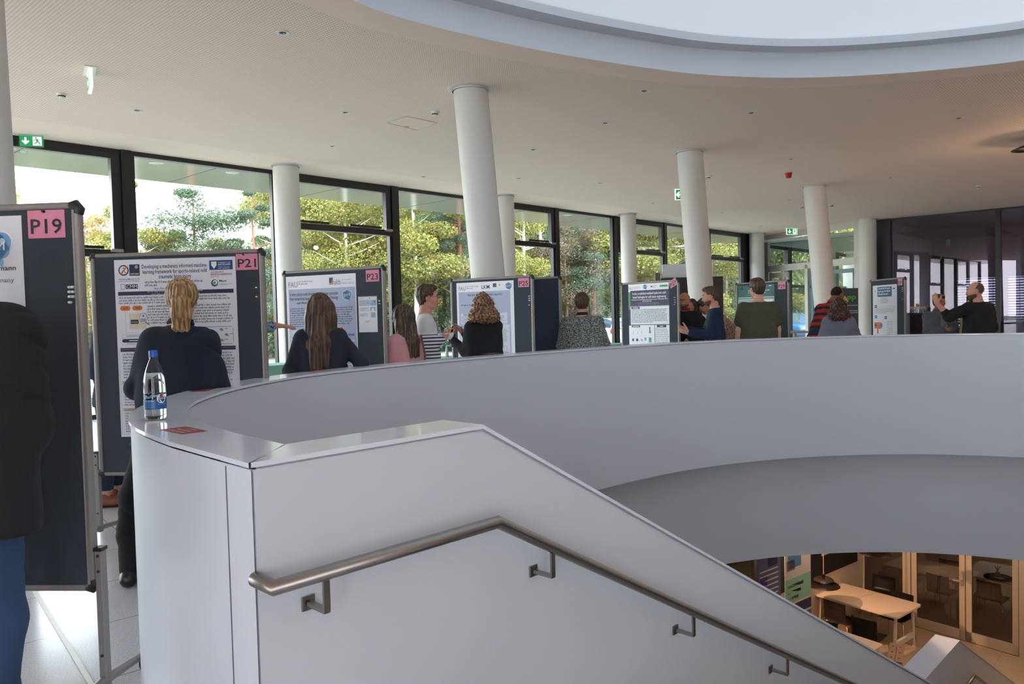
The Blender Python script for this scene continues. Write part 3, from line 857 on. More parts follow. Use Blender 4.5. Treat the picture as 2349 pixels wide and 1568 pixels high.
tag(mb.build('sign_plate'), 'narrow teal sign on the white partition rail', 'sign')
# foyer behind the partition: facade goes on, white end wall, slatted ceiling
for k in range(4):
    ta, tb = 23.6 + k * 2.7, 23.6 + (k + 1) * 2.7
    wn += 1
    w = empty('window_%d' % wn, fp((ta + tb) / 2, 0), 0, kind='structure'); Mi = Matrix.Translation(w.location).inverted()
    mb = MB(); mb.M = Mi
    fbox(mb, ta - .2, ta + .2, -.06, .12, 0, ZT - .3, M_black); fbox(mb, ta, tb, -.03, .1, 0, .1, M_black); fbox(mb, ta, tb, -.03, .1, ZT - .45, ZT - .3, M_black); fbox(mb, ta, tb, -.03, .1, 2.3, 2.42, M_black)
    mb.build('window_frame', w)
    mb = MB(); mb.M = Mi; fbox(mb, ta + .2, tb - .2, .02, .03, .1, ZT - .4, M_glass); mb.build('pane', w)
M_foy = mat('foyer_white', 'dcdcd2', .6)
mb = MB()
g = [fp(22.6, 0), fp(33, 0), Vector((19.5, 33.5, 0)), Vector((16.5, 30.4, 0)), Vector((12.15, 25.75, 0))]
mb.poly([(p.x, p.y, 0) for p in g], M_floor); tag(mb.build('floor_foyer'), kind='structure')
mb = MB(); mb.poly([(p.x, p.y, ZT - .28) for p in g], M_foy)
for k in range(26):
    a_ = fp(24 + k * .28, -.3, ZT - .3); mb.box((a_.x + 2.6, a_.y - 2.4, ZT - .31), (.06, 7.5, .06), mat('grey_ceiling_slat', '9aa09c', .5), rz=math.radians(48))
tag(mb.build('ceiling_foyer'), kind='structure')
mb = MB(); mb.box((17.75, 35.3, 2), (5.2, .2, 4.0), M_foy, rz=math.radians(-45.8)); mb.box((18.0, 31.95, 2), (4.4, .12, 4.3), M_foy, rz=math.radians(46))
tag(mb.build('wall_foyer'), kind='structure')
column(13.2, 32.2, .26, 0, 0, 'white round column seen through the glass partition', ZT - .32)

# ---- dark purple glass wall at right
M_purp = glass('dark_tinted_glass', (.56, .49, .58), 1.5, .035, gcol=(.78, .70, .80))
dA = Vector((12.05, 25.67)); dDv = Vector((.7275, -.686)); dNv = Vector((.686, .7275))
DA = math.atan2(dDv.y, dDv.x)
def dbox(mb, t0_, t1_, n0, n1, z0, z1, m):
    c = dA + dDv * (t0_ + t1_) / 2 + dNv * (n0 + n1) / 2
    mb.box((c.x, c.y, (z0 + z1) / 2), (abs(t1_ - t0_), abs(n1 - n0), abs(z1 - z0)), m, rz=DA)
w = empty('window_20', (dA.x, dA.y, 0), kind='structure'); Mi = Matrix.Translation(w.location).inverted()
mb = MB(); mb.M = Mi
dbox(mb, 0, .5, -.1, .1, 0, ZT, M_dark)
dbox(mb, .5, 13, -.06, .08, 4.22, ZT, M_black); dbox(mb, .5, 13, -.06, .08, 0, .1, M_black)
for t_ in (3.44, 6.4, 9.4): dbox(mb, t_, t_ + .13, -.07, .08, 0, ZT, M_black)
mb.build('window_frame', w)
mb = MB(); mb.M = Mi; dbox(mb, .5, 13, .0, .012, .1, 4.22, M_purp); mb.build('pane', w)
# room behind the dark glass: floor, back windows, blinds
mb = MB(); mb.box((dA.x + dDv.x * 6.5 + dNv.x * 3.3, dA.y + dDv.y * 6.5 + dNv.y * 3.3, -.02), (13.5, 6.4, .02), M_floor2, rz=DA); tag(mb.build('floor_office'), kind='structure')
mb = MB(); mb.box((dA.x + dDv.x * 6.5 + dNv.x * 3.3, dA.y + dDv.y * 6.5 + dNv.y * 3.3, ZT + .02), (13.5, 6.4, .02), M_foy, rz=DA); tag(mb.build('ceiling_office'), kind='structure')
mb = MB()
dbox(mb, -.05, .05, .1, 6.4, 0, ZT, M_foy); dbox(mb, 13, 13.1, .1, 6.4, 0, ZT, M_foy)
dbox(mb, 0, 13, 6.3, 6.5, 0, .72, M_foy); dbox(mb, 0, 13, 6.3, 6.5, 2.42, ZT, M_foy)
for t_ in (0, 2.35, 5.1, 8.0, 10.6): dbox(mb, t_, t_ + (.9 if t_ == 0 else .2), 6.3, 6.5, 0, ZT, M_foy)
tag(mb.build('wall_office'), kind='structure')
mb = MB(); dbox(mb, 0, 13, 6.38, 6.39, .7, 2.5, glass('solar_glass', (.36, .40, .42), 1.5, .03)); tag(mb.build('window_21'), kind='structure')
M_slat = mat('pale_blue_blind_slats', '51606a', .5)
for bi, (a_, b_) in enumerate([(.9, 2.33), (2.57, 5.08), (5.32, 7.98)]):
    mb = MB(); z = .74
    while z < 2.42:
        c = dA + dDv * (a_ + b_) / 2 + dNv * 6.15
        R = Matrix.Rotation(DA, 3, 'Z') @ Matrix.Rotation(math.radians(-32), 3, 'X')
        mb.box((c.x, c.y, z), (b_ - a_, .085, .005), M_slat, R=R); z += .096
    for u in (.15, .85): dbox(mb, a_ + (b_ - a_) * u, a_ + (b_ - a_) * u + .012, 6.14, 6.16, .72, 2.44, M_slat)
    tag(mb.build('window_blind'), ['venetian blind behind the dark glass, left of the glass post and the raised arm', 'wide venetian blind behind the dark glass post at the right edge', 'venetian blind behind the dark glass, beyond the right edge'][bi], 'blind', 'venetian blinds behind the dark glass')
mb = MB(); dbox(mb, .5, 6.4, .12, .3, .1, .9, mat('mauve_cabinet', '8b8190', .6)); tag(mb.build('low_cabinet'), 'low mauve cabinet under the blinds behind the dark glass', 'cabinet')

# ---- room shell behind the camera: white walls, tall rear openings shaped for fill daylight
def shell(a, b, nwin, name):
    a = Vector(a); b = Vector(b); L = (b - a).length; d = (b - a) / L; ang = math.atan2(d.y, d.x)
    mb = MB(); step = L / nwin
    for k in range(nwin + 1):
        c = a + d * min(L, k * step); mb.box((c.x, c.y, ZT / 2), (2.55, .2, ZT), M_wall, rz=ang)
    c = (a + b) / 2
    mb.box((c.x, c.y, ZT - .15), (L, .2, .3), M_wall, rz=ang); mb.box((c.x, c.y, .1), (L, .2, .2), M_wall, rz=ang)
    tag(mb.build(name), kind='structure')
mb = MB(); mb.poly([(ROOM[4].x, ROOM[4].y, 0), (ROOM[5].x, ROOM[5].y, 0), (ROOM[5].x, ROOM[5].y, ZT), (ROOM[4].x, ROOM[4].y, ZT)], M_wall); tag(mb.build('wall_right'), kind='structure')
mb = MB()
for i_, j_ in ((5, 6), (7, 8)):
    a_, b_ = ROOM[i_], ROOM[j_]
    mb.quad((a_.x, a_.y, 0), (b_.x, b_.y, 0), (b_.x, b_.y, ZT), (a_.x, a_.y, ZT), M_wall)
tag(mb.build('wall_back'), kind='structure')
shell(ROOM[6], ROOM[7], 3, 'wall_rear')
# warm linear lamps hanging behind the camera; they light the ceiling and glow in the window panes
M_warm = mat('warm_lamp_diffuser', 'ffd9a8', .6, emit='ffb066', estr=3.)
for x_, y_, r_, L_, lb in ((7.5, -1.5, .75, 5., 'long warm linear lamp hanging behind the camera, right'), (1.0, -4.5, .75, 5., 'long warm linear lamp hanging behind the camera, left'), (13.5, 9., 1.3, 5., 'long warm linear lamp hanging at the far right of the hall')):
    t = empty('linear_lamp', (x_, y_, 3.0), r_, lb, 'lamp', 'warm linear lamps')
    mb = MB(); mb.box((0, 0, 0), (L_, .08, .06), M_alu0 if False else mat('lamp_housing', '8d8a86', .4, .6)); mb.build('housing', t)
    mb = MB(); mb.box((0, 0, .04), (L_ - .04, .07, .02), M_warm); mb.box((0, 0, -.035), (L_ - .04, .06, .01), M_warm); mb.build('diffuser', t)
    mb = MB()
    for k_ in (-1, 1): mb.cyl((k_ * L_ * .4, 0, .05), (k_ * L_ * .4, 0, ZT - 3.0), .003, M_black, 5)
    mb.build('cable', t)
    al = area('linear_lamp_light', (0, 0, .06), (0, 0, 1), L_ - .1, .1, 110 if x_ > 10 else 45, (1, .74, .5)); al.parent = t
# ================================================================== HANDRAIL
def sp(t, off, z):
    p = SB + SD * t + SN * off
    return Vector((p.x, p.y, z))
HR = empty('handrail', sp(-.86, 0, .78), 0, 'brushed steel handrail on the near face of the white stair wall', 'handrail')
Mi = Matrix.Translation(HR.location).inverted()
rz_ = lambda t: .775 - SLOPE * max(t, 0)
mb = MB(); mb.M = Mi
mb.tube([sp(-.855, .004, .78), sp(-.855, -.098, .78), sp(-.03, -.098, .78), sp(7.3, -.098, .78 - SLOPE * 7.33)], .0212, M_steel, 24)
mb.build('rail', HR)
SA = math.atan2(SD.y, SD.x)
for t in (-.70, .245, 1.2, 2.15, 3.1, 4.05, 5.0, 5.95, 6.9):
    z = .78 - SLOPE * max(0, t + .03) - .02
    mb = MB(); mb.M = Mi
    mb.box(sp(t, -.098, z - .045), (.02, .008, .09), M_steel, rz=SA)
    mb.box(sp(t, -.055, z - .088), (.02, .09, .012), M_steel, rz=SA)
    b_ = mb.build('bracket', HR)
    mb = MB(); mb.M = Mi
    mb.box(sp(t, -.0005, z - .088), (.042, .006, .042), M_steel, rz=SA, bev=.001)
    mb.build('wall_plate', b_)

# ================================================================== LOWER LEVEL
ZL = -4.44
off2 = lambda t, o: (SB + SD * t + SN * o)
mb = MB()
A = [off2(40, -12), off2(40, 20), off2(-12, 20), off2(-12, -12)]
mb.poly([(p.x, p.y, ZL) for p in A], M_floor2)
tag(mb.build('floor_lower'), 'beige stone tile floor of the lower level', None, None, 'structure')
mb = MB()
LT0, LT1, LT2, LZ, LO, LQ = 7.2, 8.888, 11.95, -2.76, .79, 1.055
LZ2 = LZ - SLOPE * (LT2 - LT1)
P = [(LT0, LZ), (LT1, LZ), (LT2, LZ2), (LT2, ZL), (LT0, ZL)]
for o, fl_ in ((LO, 0), (LQ, 1)):
    q_ = [(off2(t, o).x, off2(t, o).y, z) for t, z in P]
    mb.poly(q_ if fl_ else q_[::-1], M_wall)
q_ = lambda t, o, z: (off2(t, o).x, off2(t, o).y, z)
mb.quad(q_(LT0, LO, LZ), q_(LT0, LQ, LZ), q_(LT0, LQ, ZL), q_(LT0, LO, ZL), M_wall)
tag(mb.build('wall_lower_stair'), kind='structure')
mb = MB()
for (ta, za), (tb, zb) in (((LT0, LZ), (LT1, LZ)), ((LT1, LZ), (LT2, LZ2))):
    A = [q_(ta, LO - .008, za + .014), q_(tb, LO - .008, zb + .014), q_(tb, LQ + .008, zb + .014), q_(ta, LQ + .008, za + .014)]
    B = [(x, y, z - .014) for x, y, z in A]
    mb.quad(*A, M_cop); mb.quad(B[0], B[1], A[1], A[0], M_cop); mb.quad(A[3], A[2], B[2], B[3], M_cop); mb.quad(*B[::-1], M_cop)
tag(mb.build('trim_6'), kind='structure')
t = empty('handrail', sp(LT1 + .25, LO, LZ - .6), 0, 'steel handrail end on the lower stair wall at the bottom right', 'handrail'); Mi = Matrix.Translation(t.location).inverted()
mb = MB(); mb.M = Mi
mb.tube([sp(LT1 - .35, LO - .003, LZ - .78), sp(LT1 - .35, LO - .098, LZ - .78), sp(LT1 - .25, LO - .098, LZ - .52), sp(LT1 + .3, LO - .098, LZ - .52), sp(LT2 - .2, LO - .098, LZ2 - .3)], .0212, M_steel, 16); mb.build('rail', t)
# enclosure of the lower level
mb = MB(); mb.strip(z3(ROOM, ZL - 3.2), z3(ROOM, 0), M_foy, False, True)
mb.poly(z3(ROOM, ZL - 3.2), M_floor2)
tag(mb.build('wall_basement'), kind='structure')
LC = Vector((6.68, 14.89)); LD = Vector((.62, -.785)); LW = Vector((-.785, -.62)); LN = Vector((.785, .62))
LDA = math.atan2(LD.y, LD.x)
M_lw = mat('cream_lower_wall', 'cdbfab', .6)
mb = MB()
c = LC + LW * 6 + Vector((-.62, .785)) * .1
mb.box((c.x, c.y, (ZL + ZC) / 2), (12, .2, ZC - ZL), M_lw, rz=math.atan2(LW.y, LW.x))
c = LC + LD * .32 + LN * .06
tag(mb.build('wall_lower_left'), kind='structure')
mb = MB(); 
for a_, b_ in ((-.1, .05), (5.2, 12)):
    c = LC + LD * (a_ + b_) / 2 + LN * .08
    mb.box((c.x, c.y, (ZL + ZC) / 2), (b_ - a_, .16, ZC - ZL), M_lw, rz=LDA)
tag(mb.build('wall_lower_right'), kind='structure')
M_gl = glass('smoky_inner_glass', (.52, .50, .48), 1.5, .04)
M_dfr = mat('cream_door_frame', 'c3b4a0', .45)
def lbox(mb, t0_, t1_, n0, n1, z0, z1, m):
    c = LC + LD * (t0_ + t1_) / 2 + LN * (n0 + n1) / 2
    mb.box((c.x, c.y, (z0 + z1) / 2), (abs(t1_ - t0_), abs(n1 - n0), abs(z1 - z0)), m, rz=LDA)
dr = empty('door_2', (LC.x, LC.y, ZL), kind='structure'); Mi = Matrix.Translation(dr.location).inverted()
mb = MB(); mb.M = Mi
lbox(mb, 0, .06, -.03, .05, ZL, ZC, M_dfr); lbox(mb, .79, .93, -.03, .05, ZL, ZC, M_dfr); lbox(mb, 0, .93, -.03, .05, ZL, ZL + .14, M_dfr)
lbox(mb, 2.7, 2.85, -.03, .05, ZL, ZC, M_dfr); lbox(mb, 0, 5.2, -.03, .05, ZC - .12, ZC, M_dfr)
lbox(mb, 2.85, 5.2, -.03, .05, ZL, ZL + .14, M_dfr); lbox(mb, 4.9, 5.2, -.03, .05, ZL, ZC, M_dfr)
mb.build('door_frame', dr)
for a_, b_ in ((.95, 1.86), (1.88, 2.69)):
    mb = MB(); mb.M = Mi
    lbox(mb, a_, a_ + .09, -.025, .04, ZL + .01, ZC - .13, M_dfr); lbox(mb, b_ - .09, b_, -.025, .04, ZL + .01, ZC - .13, M_dfr)
    lbox(mb, a_, b_, -.025, .04, ZL + .01, ZL + .18, M_dfr)
    lf_ = mb.build('door_leaf', dr)
    mb = MB(); mb.M = Mi; lbox(mb, a_ + .09, b_ - .09, .0, .008, ZL + .18, ZC - .13, M_gl); mb.build('pane', lf_)
    if a_ < 1:
        mb = MB(); mb.M = Mi
        c = LC + LD * 1.82 - LN * .04
        mb.box((c.x, c.y, ZL + 1.1), (.04, .02, .24), M_chrome, rz=LDA); c2 = LC + LD * 1.76 - LN * .08
        mb.box((c2.x, c2.y, ZL + 1.06), (.14, .018, .02), M_chrome, rz=LDA)
        mb.build('door_handle', lf_)
mb = MB(); mb.M = Mi; lbox(mb, .06, .79, .0, .008, ZL + .14, ZC - .12, M_gl); lbox(mb, 2.85, 4.9, .0, .008, ZL + .14, ZC - .12, M_gl); mb.build('pane', dr)

M_tab = mat('pale_laminate_tabletop', 'd8c4b0', .45)
M_leg = mat('white_metal_leg', 'cfc6ba', .4)
M_blkp = mat('black_plywood', '141213', .4)
M_whp = mat('white_plywood', 'cfc8bd', .45)
def ltable(name, c, w, l, rz, label, top=M_tab, h=.74):
    t = empty(name, (c[0], c[1], ZL), rz, label, 'table')
    mb = MB(); bm = bmesh.new(); bmesh.ops.create_cube(bm, size=1)
    for v in bm.verts: v.co = Vector((v.co.x * l, v.co.y * w, v.co.z * .03))
    bmesh.ops.bevel(bm, geom=[e for e in bm.edges if abs(e.verts[0].co.z - e.verts[1].co.z) > .01], offset=.07, segments=5, affect='EDGES', profile=.5)
    mb.bm(bm, top, Matrix.Translation((0, 0, h - .015))); mb.build('tabletop', t)
    for sx_ in (-1, 1):
        for sy in (-1, 1):
            mb = MB(); mb.tube([(sx_ * (l / 2 - .1), sy * (w / 2 - .1), 0), (sx_ * (l / 2 - .1), sy * (w / 2 - .15), h - .03)], .028, M_leg, 14); mb.build('leg', t)
        mb = MB(); mb.box((sx_ * (l / 2 - .1), 0, .22), (.05, w - .25, .08), M_leg); mb.build('stretcher', t)
    return t
ec = (Vector((6.94, 13.27)) + Vector((6.33, 12.62))) / 2
tc_ = ec - LD * .8
ltable('meeting_table', tc_, .9, 1.56, LDA, 'long pale table with rounded corners under the black pendant lamp')
ltable('meeting_table', (4.93, 11.95), .7, 1.2, LDA + .0, 'small pale pink table corner showing just above the stair wall')
def chair(c, rz, shell_m, label, grp, metal=M_chrome):
    t = empty('shell_chair', (c[0], c[1], ZL), rz, label, 'chair', grp)
    # local: the sitter faces +y
    prof = [(.22, .455), (.1, .44), (-.1, .435), (-.17, .45), (-.205, .5), (-.225, .6), (-.24, .72), (-.25, .82)]
    def shell(seg, nm):
        vs = []; fs = []; N = 9
        for (y, z) in seg:
            for k in range(N):
                u = -1 + 2 * k / (N - 1); bend = .025 * u * u
                vs.append((u * .205, y + (bend if z > .5 else 0), z + (bend * .4 if z <= .5 else 0)))
        for i in range(len(seg) - 1):
            for k in range(N - 1): fs.append((i * N + k, i * N + k + 1, (i + 1) * N + k + 1, (i + 1) * N + k))
        n_ = len(vs); vs2 = [(x, y - .006, z - .009) for x, y, z in vs]
        fs += [tuple(reversed([i + n_ for i in f])) for f in fs]
        ed = []
        M_ = len(seg)
        loop = [k for k in range(N)] + [i * N + N - 1 for i in range(1, M_)] + [(M_ - 1) * N + k for k in range(N - 2, -1, -1)] + [i * N for i in range(M_ - 2, 0, -1)]
        for a, b in zip(loop, loop[1:] + loop[:1]): fs.append((a, b, b + n_, a + n_))
        mb = MB(); mb.add(vs + vs2, fs, shell_m, True); mb.build(nm, t)
    shell(prof[:5], 'seat'); shell(prof[4:], 'backrest')
    for sx_ in (-1, 1):
        for sy in (-1, 1):
            mb = MB(); mb.tube([(sx_ * .16, sy * .15, .43), (sx_ * .22, sy * .2, .41), (sx_ * .24, sy * .24, 0)], .008, metal, 8); mb.build('leg', t)
    return t
FA = math.atan2(.62, .785) - PI / 2     # facing the table from the camera side
G1 = 'black shell chairs at the long table'
def back_at(p, ang): # seat centre from the back's place
    return Vector(p) + Vector((-math.sin(ang), math.cos(ang))) * .25
for p, a_, lb in [((5.44, 13.24), FA - .05, 'black shell chair at the near side of the long table, left of two'), ((5.62, 12.5), FA + .1, 'black shell chair pulled back from the near side of the long table'),
                  ((6.92, 14.48), FA + PI + .1, 'black shell chair facing us across the long table, taller of the two backs'), ((6.82, 13.61), FA + PI, 'low black chair back tucked behind the far edge of the long table'),
                  ((4.97, 12.47), FA + .2, 'black chair back cut off by the stair wall coping'), ]:
    c = back_at(p, a_); chair(c, a_, M_blkp, lb, G1)
ltable('conference_table', (9.7, 14.3), 1.1, 2.2, LDA + .12, 'white table seen through the smoky glass doors', M_whp)
for p, a_, lb in [((8.63, 15.31), LDA + .3, 'white shell chair behind the left glass door leaf'), ((8.61, 14.05), FA, 'white shell chair with its back to us behind the right glass door leaf')]:
    c = back_at(p, a_); chair(c, a_, M_whp, lb, 'white shell chairs behind the glass doors')
t = empty('centrepiece', (9.04, 14.43, ZL + .745), 0, 'dark round tray with a small plant on the white table behind glass', 'tray')
mb = MB(); mb.lathe([(0, 0), (.22, 0), (.24, .015), (0, .012)], M_blk, 24); mb.build('tray', t)
mb = MB(); mb.cyl((.05, .1, .012), (.05, .1, .09), .035, M_whp, 10); mb.build('pot', t)
mb = MB()
for k in range(7): mb.tube([(.05, .1, .09), (.05 + .05 * math.cos(k), .1 + .05 * math.sin(k), .19)], [.006, .002], mat('leaf_green', '4c6a33', .7), 5)
mb.build('plant', t)
# slatted bench end with round holes
t = empty('slatted_bench', (5.93, 12.05, ZL), 0, 'narrow pinkish wooden bench with round holes in its planks, beside the table leg', 'bench')
ba = math.atan2(12.4 - 11.71, 6.0 - 5.61)
M_pw = mat('pinkish_wood_plank', '9c8071', .6, var=.15, vscale=14)
for sg in (-1, 1):
    mb = MB(); mb.box((-math.sin(ba) * .055 * sg, math.cos(ba) * .055 * sg, .44), (.72, .1, .025), M_pw, rz=ba)
    for k in (-.22, .0, .22): mb.lathe([(0, .454), (.016, .454)], M_hole, 10, c=(math.cos(ba) * k - math.sin(ba) * .055 * sg, math.sin(ba) * k + math.cos(ba) * .055 * sg, 0))
    mb.build('seat_plank', t)
for k in (-.28, .28):
    mb = MB(); mb.box((math.cos(ba) * k, math.sin(ba) * k, .21), (.05, .16, .43), M_leg, rz=ba); mb.build('leg', t)

# pendants over the table
M_shade = mat('dark_brown_metal_shade', '241c1a', .35, .3)
def pendant(x, y, z, label, s=1.):
    t = empty('pendant_lamp', (x, y, z), 0, label, 'lamp', 'layered pendant lamps over the long table')
    mb = MB(); mb.lathe([(.27 * s, .0), (.25 * s, .02), (.17 * s, .05), (.11 * s, .055), (.11 * s, .05), (.17 * s, .045), (.25 * s, .012), (.265 * s, -.004), (.27 * s, 0)], M_shade, 32); mb.build('lamp_shade', t)
    mb = MB(); mb.lathe([(.17 * s, .1), (.14 * s, .125), (.05 * s, .14), (.05 * s, .135), (.14 * s, .118), (.168 * s, .096)], mat('smoked_upper_shade', '4a423b', .3, .5), 28); mb.build('upper_shade', t)
    mb = MB(); mb.lathe([(.11 * s, .05), (.115 * s, .08), (.09 * s, .095), (.0, .1)], M_chrome, 24); mb.lathe([(.12 * s, -.02), (.1 * s, -.05), (0, -.055)], M_shade, 24); mb.build('inner_ring', t)
    mb = MB(); mb.cyl((0, 0, .1), (0, 0, .2), .03, M_blk, 12); mb.build('socket', t)
    mb = MB(); mb.cyl((0, 0, .2), (0, 0, ZC - z), .006, mat('pale_cable', 'b9a692', .5), 6); mb.build('cable', t)
    return t
pendant(5.28, 13.25, -3.33, 'dark layered pendant lamp hanging over the long table')
pendant(5.95, 12.75, -2.62, 'dark pendant lamp shade just peeping below the curved white band')
# banners, pinboard and posters along the cream wall
WA = math.atan2(-LW.y, -LW.x)     # left to right as seen by the camera
def wallpt(t_, off, z): p = LC + LW * t_ + Vector((.62, -.785)) * off; return Vector((p.x, p.y, z))
M_pin = mat('black_pinboard_felt', '17161a', .95)
mb = MB(); mb.box(wallpt(1.95, .03, -2.75), (3.4, .03, 1.3), M_pin, rz=WA); tag(mb.build('pinboard'), 'long black pinboard on the cream wall of the lower level', 'pinboard')
def sheet(t_, z, w, h, base, cells, label, name='notice', off=.055, tilt=0.):
    mb = MB(); mb.M = Matrix.Translation(wallpt(t_, off, z)) @ Matrix.Rotation(WA, 4, 'Z') @ Matrix.Rotation(tilt, 4, 'Y')
    mb.box((0, 0, 0), (w, .004, h), base)
    for (x, y, ww, hh, m_) in cells: mb.box(((x + ww / 2 - .5) * w, -.003, (.5 - y - hh / 2) * h), (ww * w, .002, hh * h), m_)
    tag(mb.build(name), label, 'poster')
W1 = mat('paper_white', 'c9c5c0', .7); K1 = mat('print_dark_blue', '27304f', .7); K2 = mat('print_sky_blue', '4b7fb0', .7); K3 = mat('print_amber', 'c8922c', .7); K4 = mat('print_purple', '4a3a78', .7); K5 = mat('print_grey', '6a6a6e', .7); K6 = mat('print_mint', '86b9a0', .7)
sheet(1.72, -2.72, .25, .42, W1, [(.1, .1, .8, .3, K5), (.1, .5, .7, .04, K5), (.1, .6, .7, .04, K5)], 'white sheet on the black pinboard, leftmost')
sheet(1.42, -2.82, .25, .42, W1, [(.1, .55, .75, .25, K5), (.1, .1, .5, .1, K2)], 'white sheet with a grey picture on the black pinboard')
sheet(.98, -2.82, .26, .4, K4, [(.1, .15, .5, .06, W1), (.1, .4, .6, .04, W1), (.1, .6, .6, .04, W1)], 'purple leaflet on the black pinboard')
sheet(.68, -2.72, .26, .38, K2, [(.1, .15, .5, .3, W1)], 'blue leaflet on the black pinboard')
sheet(.36, -2.95, .2, .42, W1, [(.05, .0, .3, .7, K3), (.4, .6, .5, .1, K5)], 'white and amber leaflet at the right end of the black pinboard')
def banner(t_, off, w, z0, z1, cells, base, label):
    mb = MB(); p = wallpt(t_, off, ZL)
    t = empty('roll_up_banner', p, WA, label, 'banner')
    h = z1 - z0
    mb.box((0, 0, z0 - ZL + h / 2), (w, .006, h), base)
    for (x, y, ww, hh, m_) in cells: mb.box(((x + ww / 2 - .5) * w, -.004, z0 - ZL + (1 - y - hh / 2) * h), (ww * w, .003, hh * h), m_)
    mb.build('printed_sheet', t)
    mb = MB(); mb.box((0, 0, .05), (w + .04, .2, .1), M_steel); mb.box((0, .03, (z1 - ZL) / 2), (.02, .02, z1 - ZL), M_steel); mb.build('stand', t)
K7 = mat('print_slate_blue', '5a678f', .7); K8 = mat('print_rust', 'a0553a', .7); K9 = mat('print_olive_photo', '5f5a3c', .8, var=.5, vscale=20)
banner(3.2, .6, .75, ZL + .75, ZC - .25, [(.62, .0, .35, .3, K3), (.12, .18, .5, .22, K2), (.08, .32, .3, .1, K5), (.0, .5, 1, .24, K6), (.1, .56, .6, .03, K1), (.1, .62, .5, .03, K1), (.1, .68, .4, .03, K1), (.0, .76, 1, .1, K1), (.0, .88, 1, .1, K7)], W1, 'white roll-up banner with a mint-green band near the black pendant lamp')
banner(4.0, .6, .62, ZL + .5, ZC - .2, [(.05, .03, .3, .04, K1), (.45, .2, .4, .08, K1), (.6, .85, .3, .12, K8), (.1, .35, .3, .3, K4)] + [(.08, .3 + k * .04, .8, .012, W1) for k in range(14)], K7, 'slate-blue roll-up banner left of the mint-banded one')
banner(4.75, .6, .7, ZL + .6, ZC - .35, [(.1, .1, .8, .7, K9), (.5, .55, .3, .3, K8)], mat('print_brown', '4f3a2e', .7), 'brown roll-up banner with an autumn picture')
banner(5.45, .7, .6, ZL + .8, ZC - .45, [(.1, .1, .3, .1, K5), (.6, .05, .3, .16, K4), (.0, .45, 1, .5, K2)], W1, 'white and blue banner at the far left of the lower level')
# warm lights of the lower level
spot('track_spot', (3.77, 12.5, -1.9), 260, math.radians(95), (1, .55, .30), (5.9 - 3.77, 13.2 - 12.5, -1.8), .02, .4)
area('lower_ceiling_light', (7.8, 11.5, ZC - .03), (0, 0, -1), 3, 2, 34, (1, .70, .48))
area('lower_ceiling_light', (4.6, 12.6, ZC - .03), (0, 0, -1), 1.5, 1., 22, (1, .72, .5))
area('office_ceiling_light', (10.5, 16, ZC - .03), (0, 0, -1), 2, 2, 34, (1, .85, .7))
# ================================================================== PINBOARDS, POSTERS, CARDS
M_alu = mat('anodised_aluminium', '8f8b87', .5, .35)
M_cap = mat('black_plastic_cap', '1e1e22', .45)
M_felt = mat('slate_grey_felt', '39424b', .95, bump=.25, bscale=900, var=.1, vscale=60)
M_felt2 = mat('navy_grey_felt', '2d3646', .95, bump=.25, bscale=900)
M_rub = mat('black_rubber_wheel', '17171a', .6)
def board(x, y, rz, T, label, felt=None, feet=True, lower=1.5):
    t = empty('poster_board', (x, y, 0), rz, label, 'poster board', 'rolling pinboards set round the atrium')
    B = T - lower
    felt = felt or M_felt
    mb = MB(); mb.box((0, 0, T - lower / 2), (1.15, .022, lower - .05), felt); mb.build('felt_panel', t)
    mb = MB()
    for sx_ in (-1, 1): mb.tube([(sx_ * .585, 0, B + .02), (sx_ * .585, 0, T - .02)], .02, M_alu, 12)
    for z in (B + .014, T - .014):
        mb.tube([(-.575, 0, z), (.575, 0, z)], .0155, M_alu, 12)
    mb.build('frame', t)
    for sx_ in (-1, 1):
        for z, dz in ((T, -1), (B, 1)):
            mb = MB(); mb.tube([(sx_ * .56, 0, z + dz * .014), (sx_ * .578, 0, z + dz * .013), (sx_ * .592, 0, z + dz * .03), (sx_ * .588, 0, z + dz * .045)], [.016, .022, .022, .021], M_cap, 10); mb.build('corner_cap', t)
        mb = MB(); mb.box((sx_ * .618, 0, .34), (.03, .036, .54), M_alu, bev=.005)
        mb.box((sx_ * .618, 0, .615), (.034, .04, .014), M_cap)
        for z in (.59, .53, .2): mb.cyl((sx_ * .618, -.018, z), (sx_ * .618, -.0205, z), .006, M_cap, 8)
        lg = mb.build('upright', t)
        for sy in (-1, 1):
            mb = MB()
            mb.tube([(sx_ * .618, 0, .1), (sx_ * .618, sy * .30, .075)], [.02, .014], M_alu, 8); mb.build('foot', lg)
            mb = MB()
            mb.cyl((sx_ * .618 - .02, sy * .30, .036), (sx_ * .618 + .02, sy * .30, .036), .036, M_rub, 16)
            mb.box((sx_ * .618, sy * .30, .075), (.035, .045, .02), M_cap)
            mb.build('caster', lg)
    t['_T'] = T
    return t
def on_board(bx, by, rz, u, d, z):    # point on the board's face; d in front of it
    c, s = math.cos(rz), math.sin(rz)
    return Vector((bx + c * u + s * d, by + s * u - c * d, z))
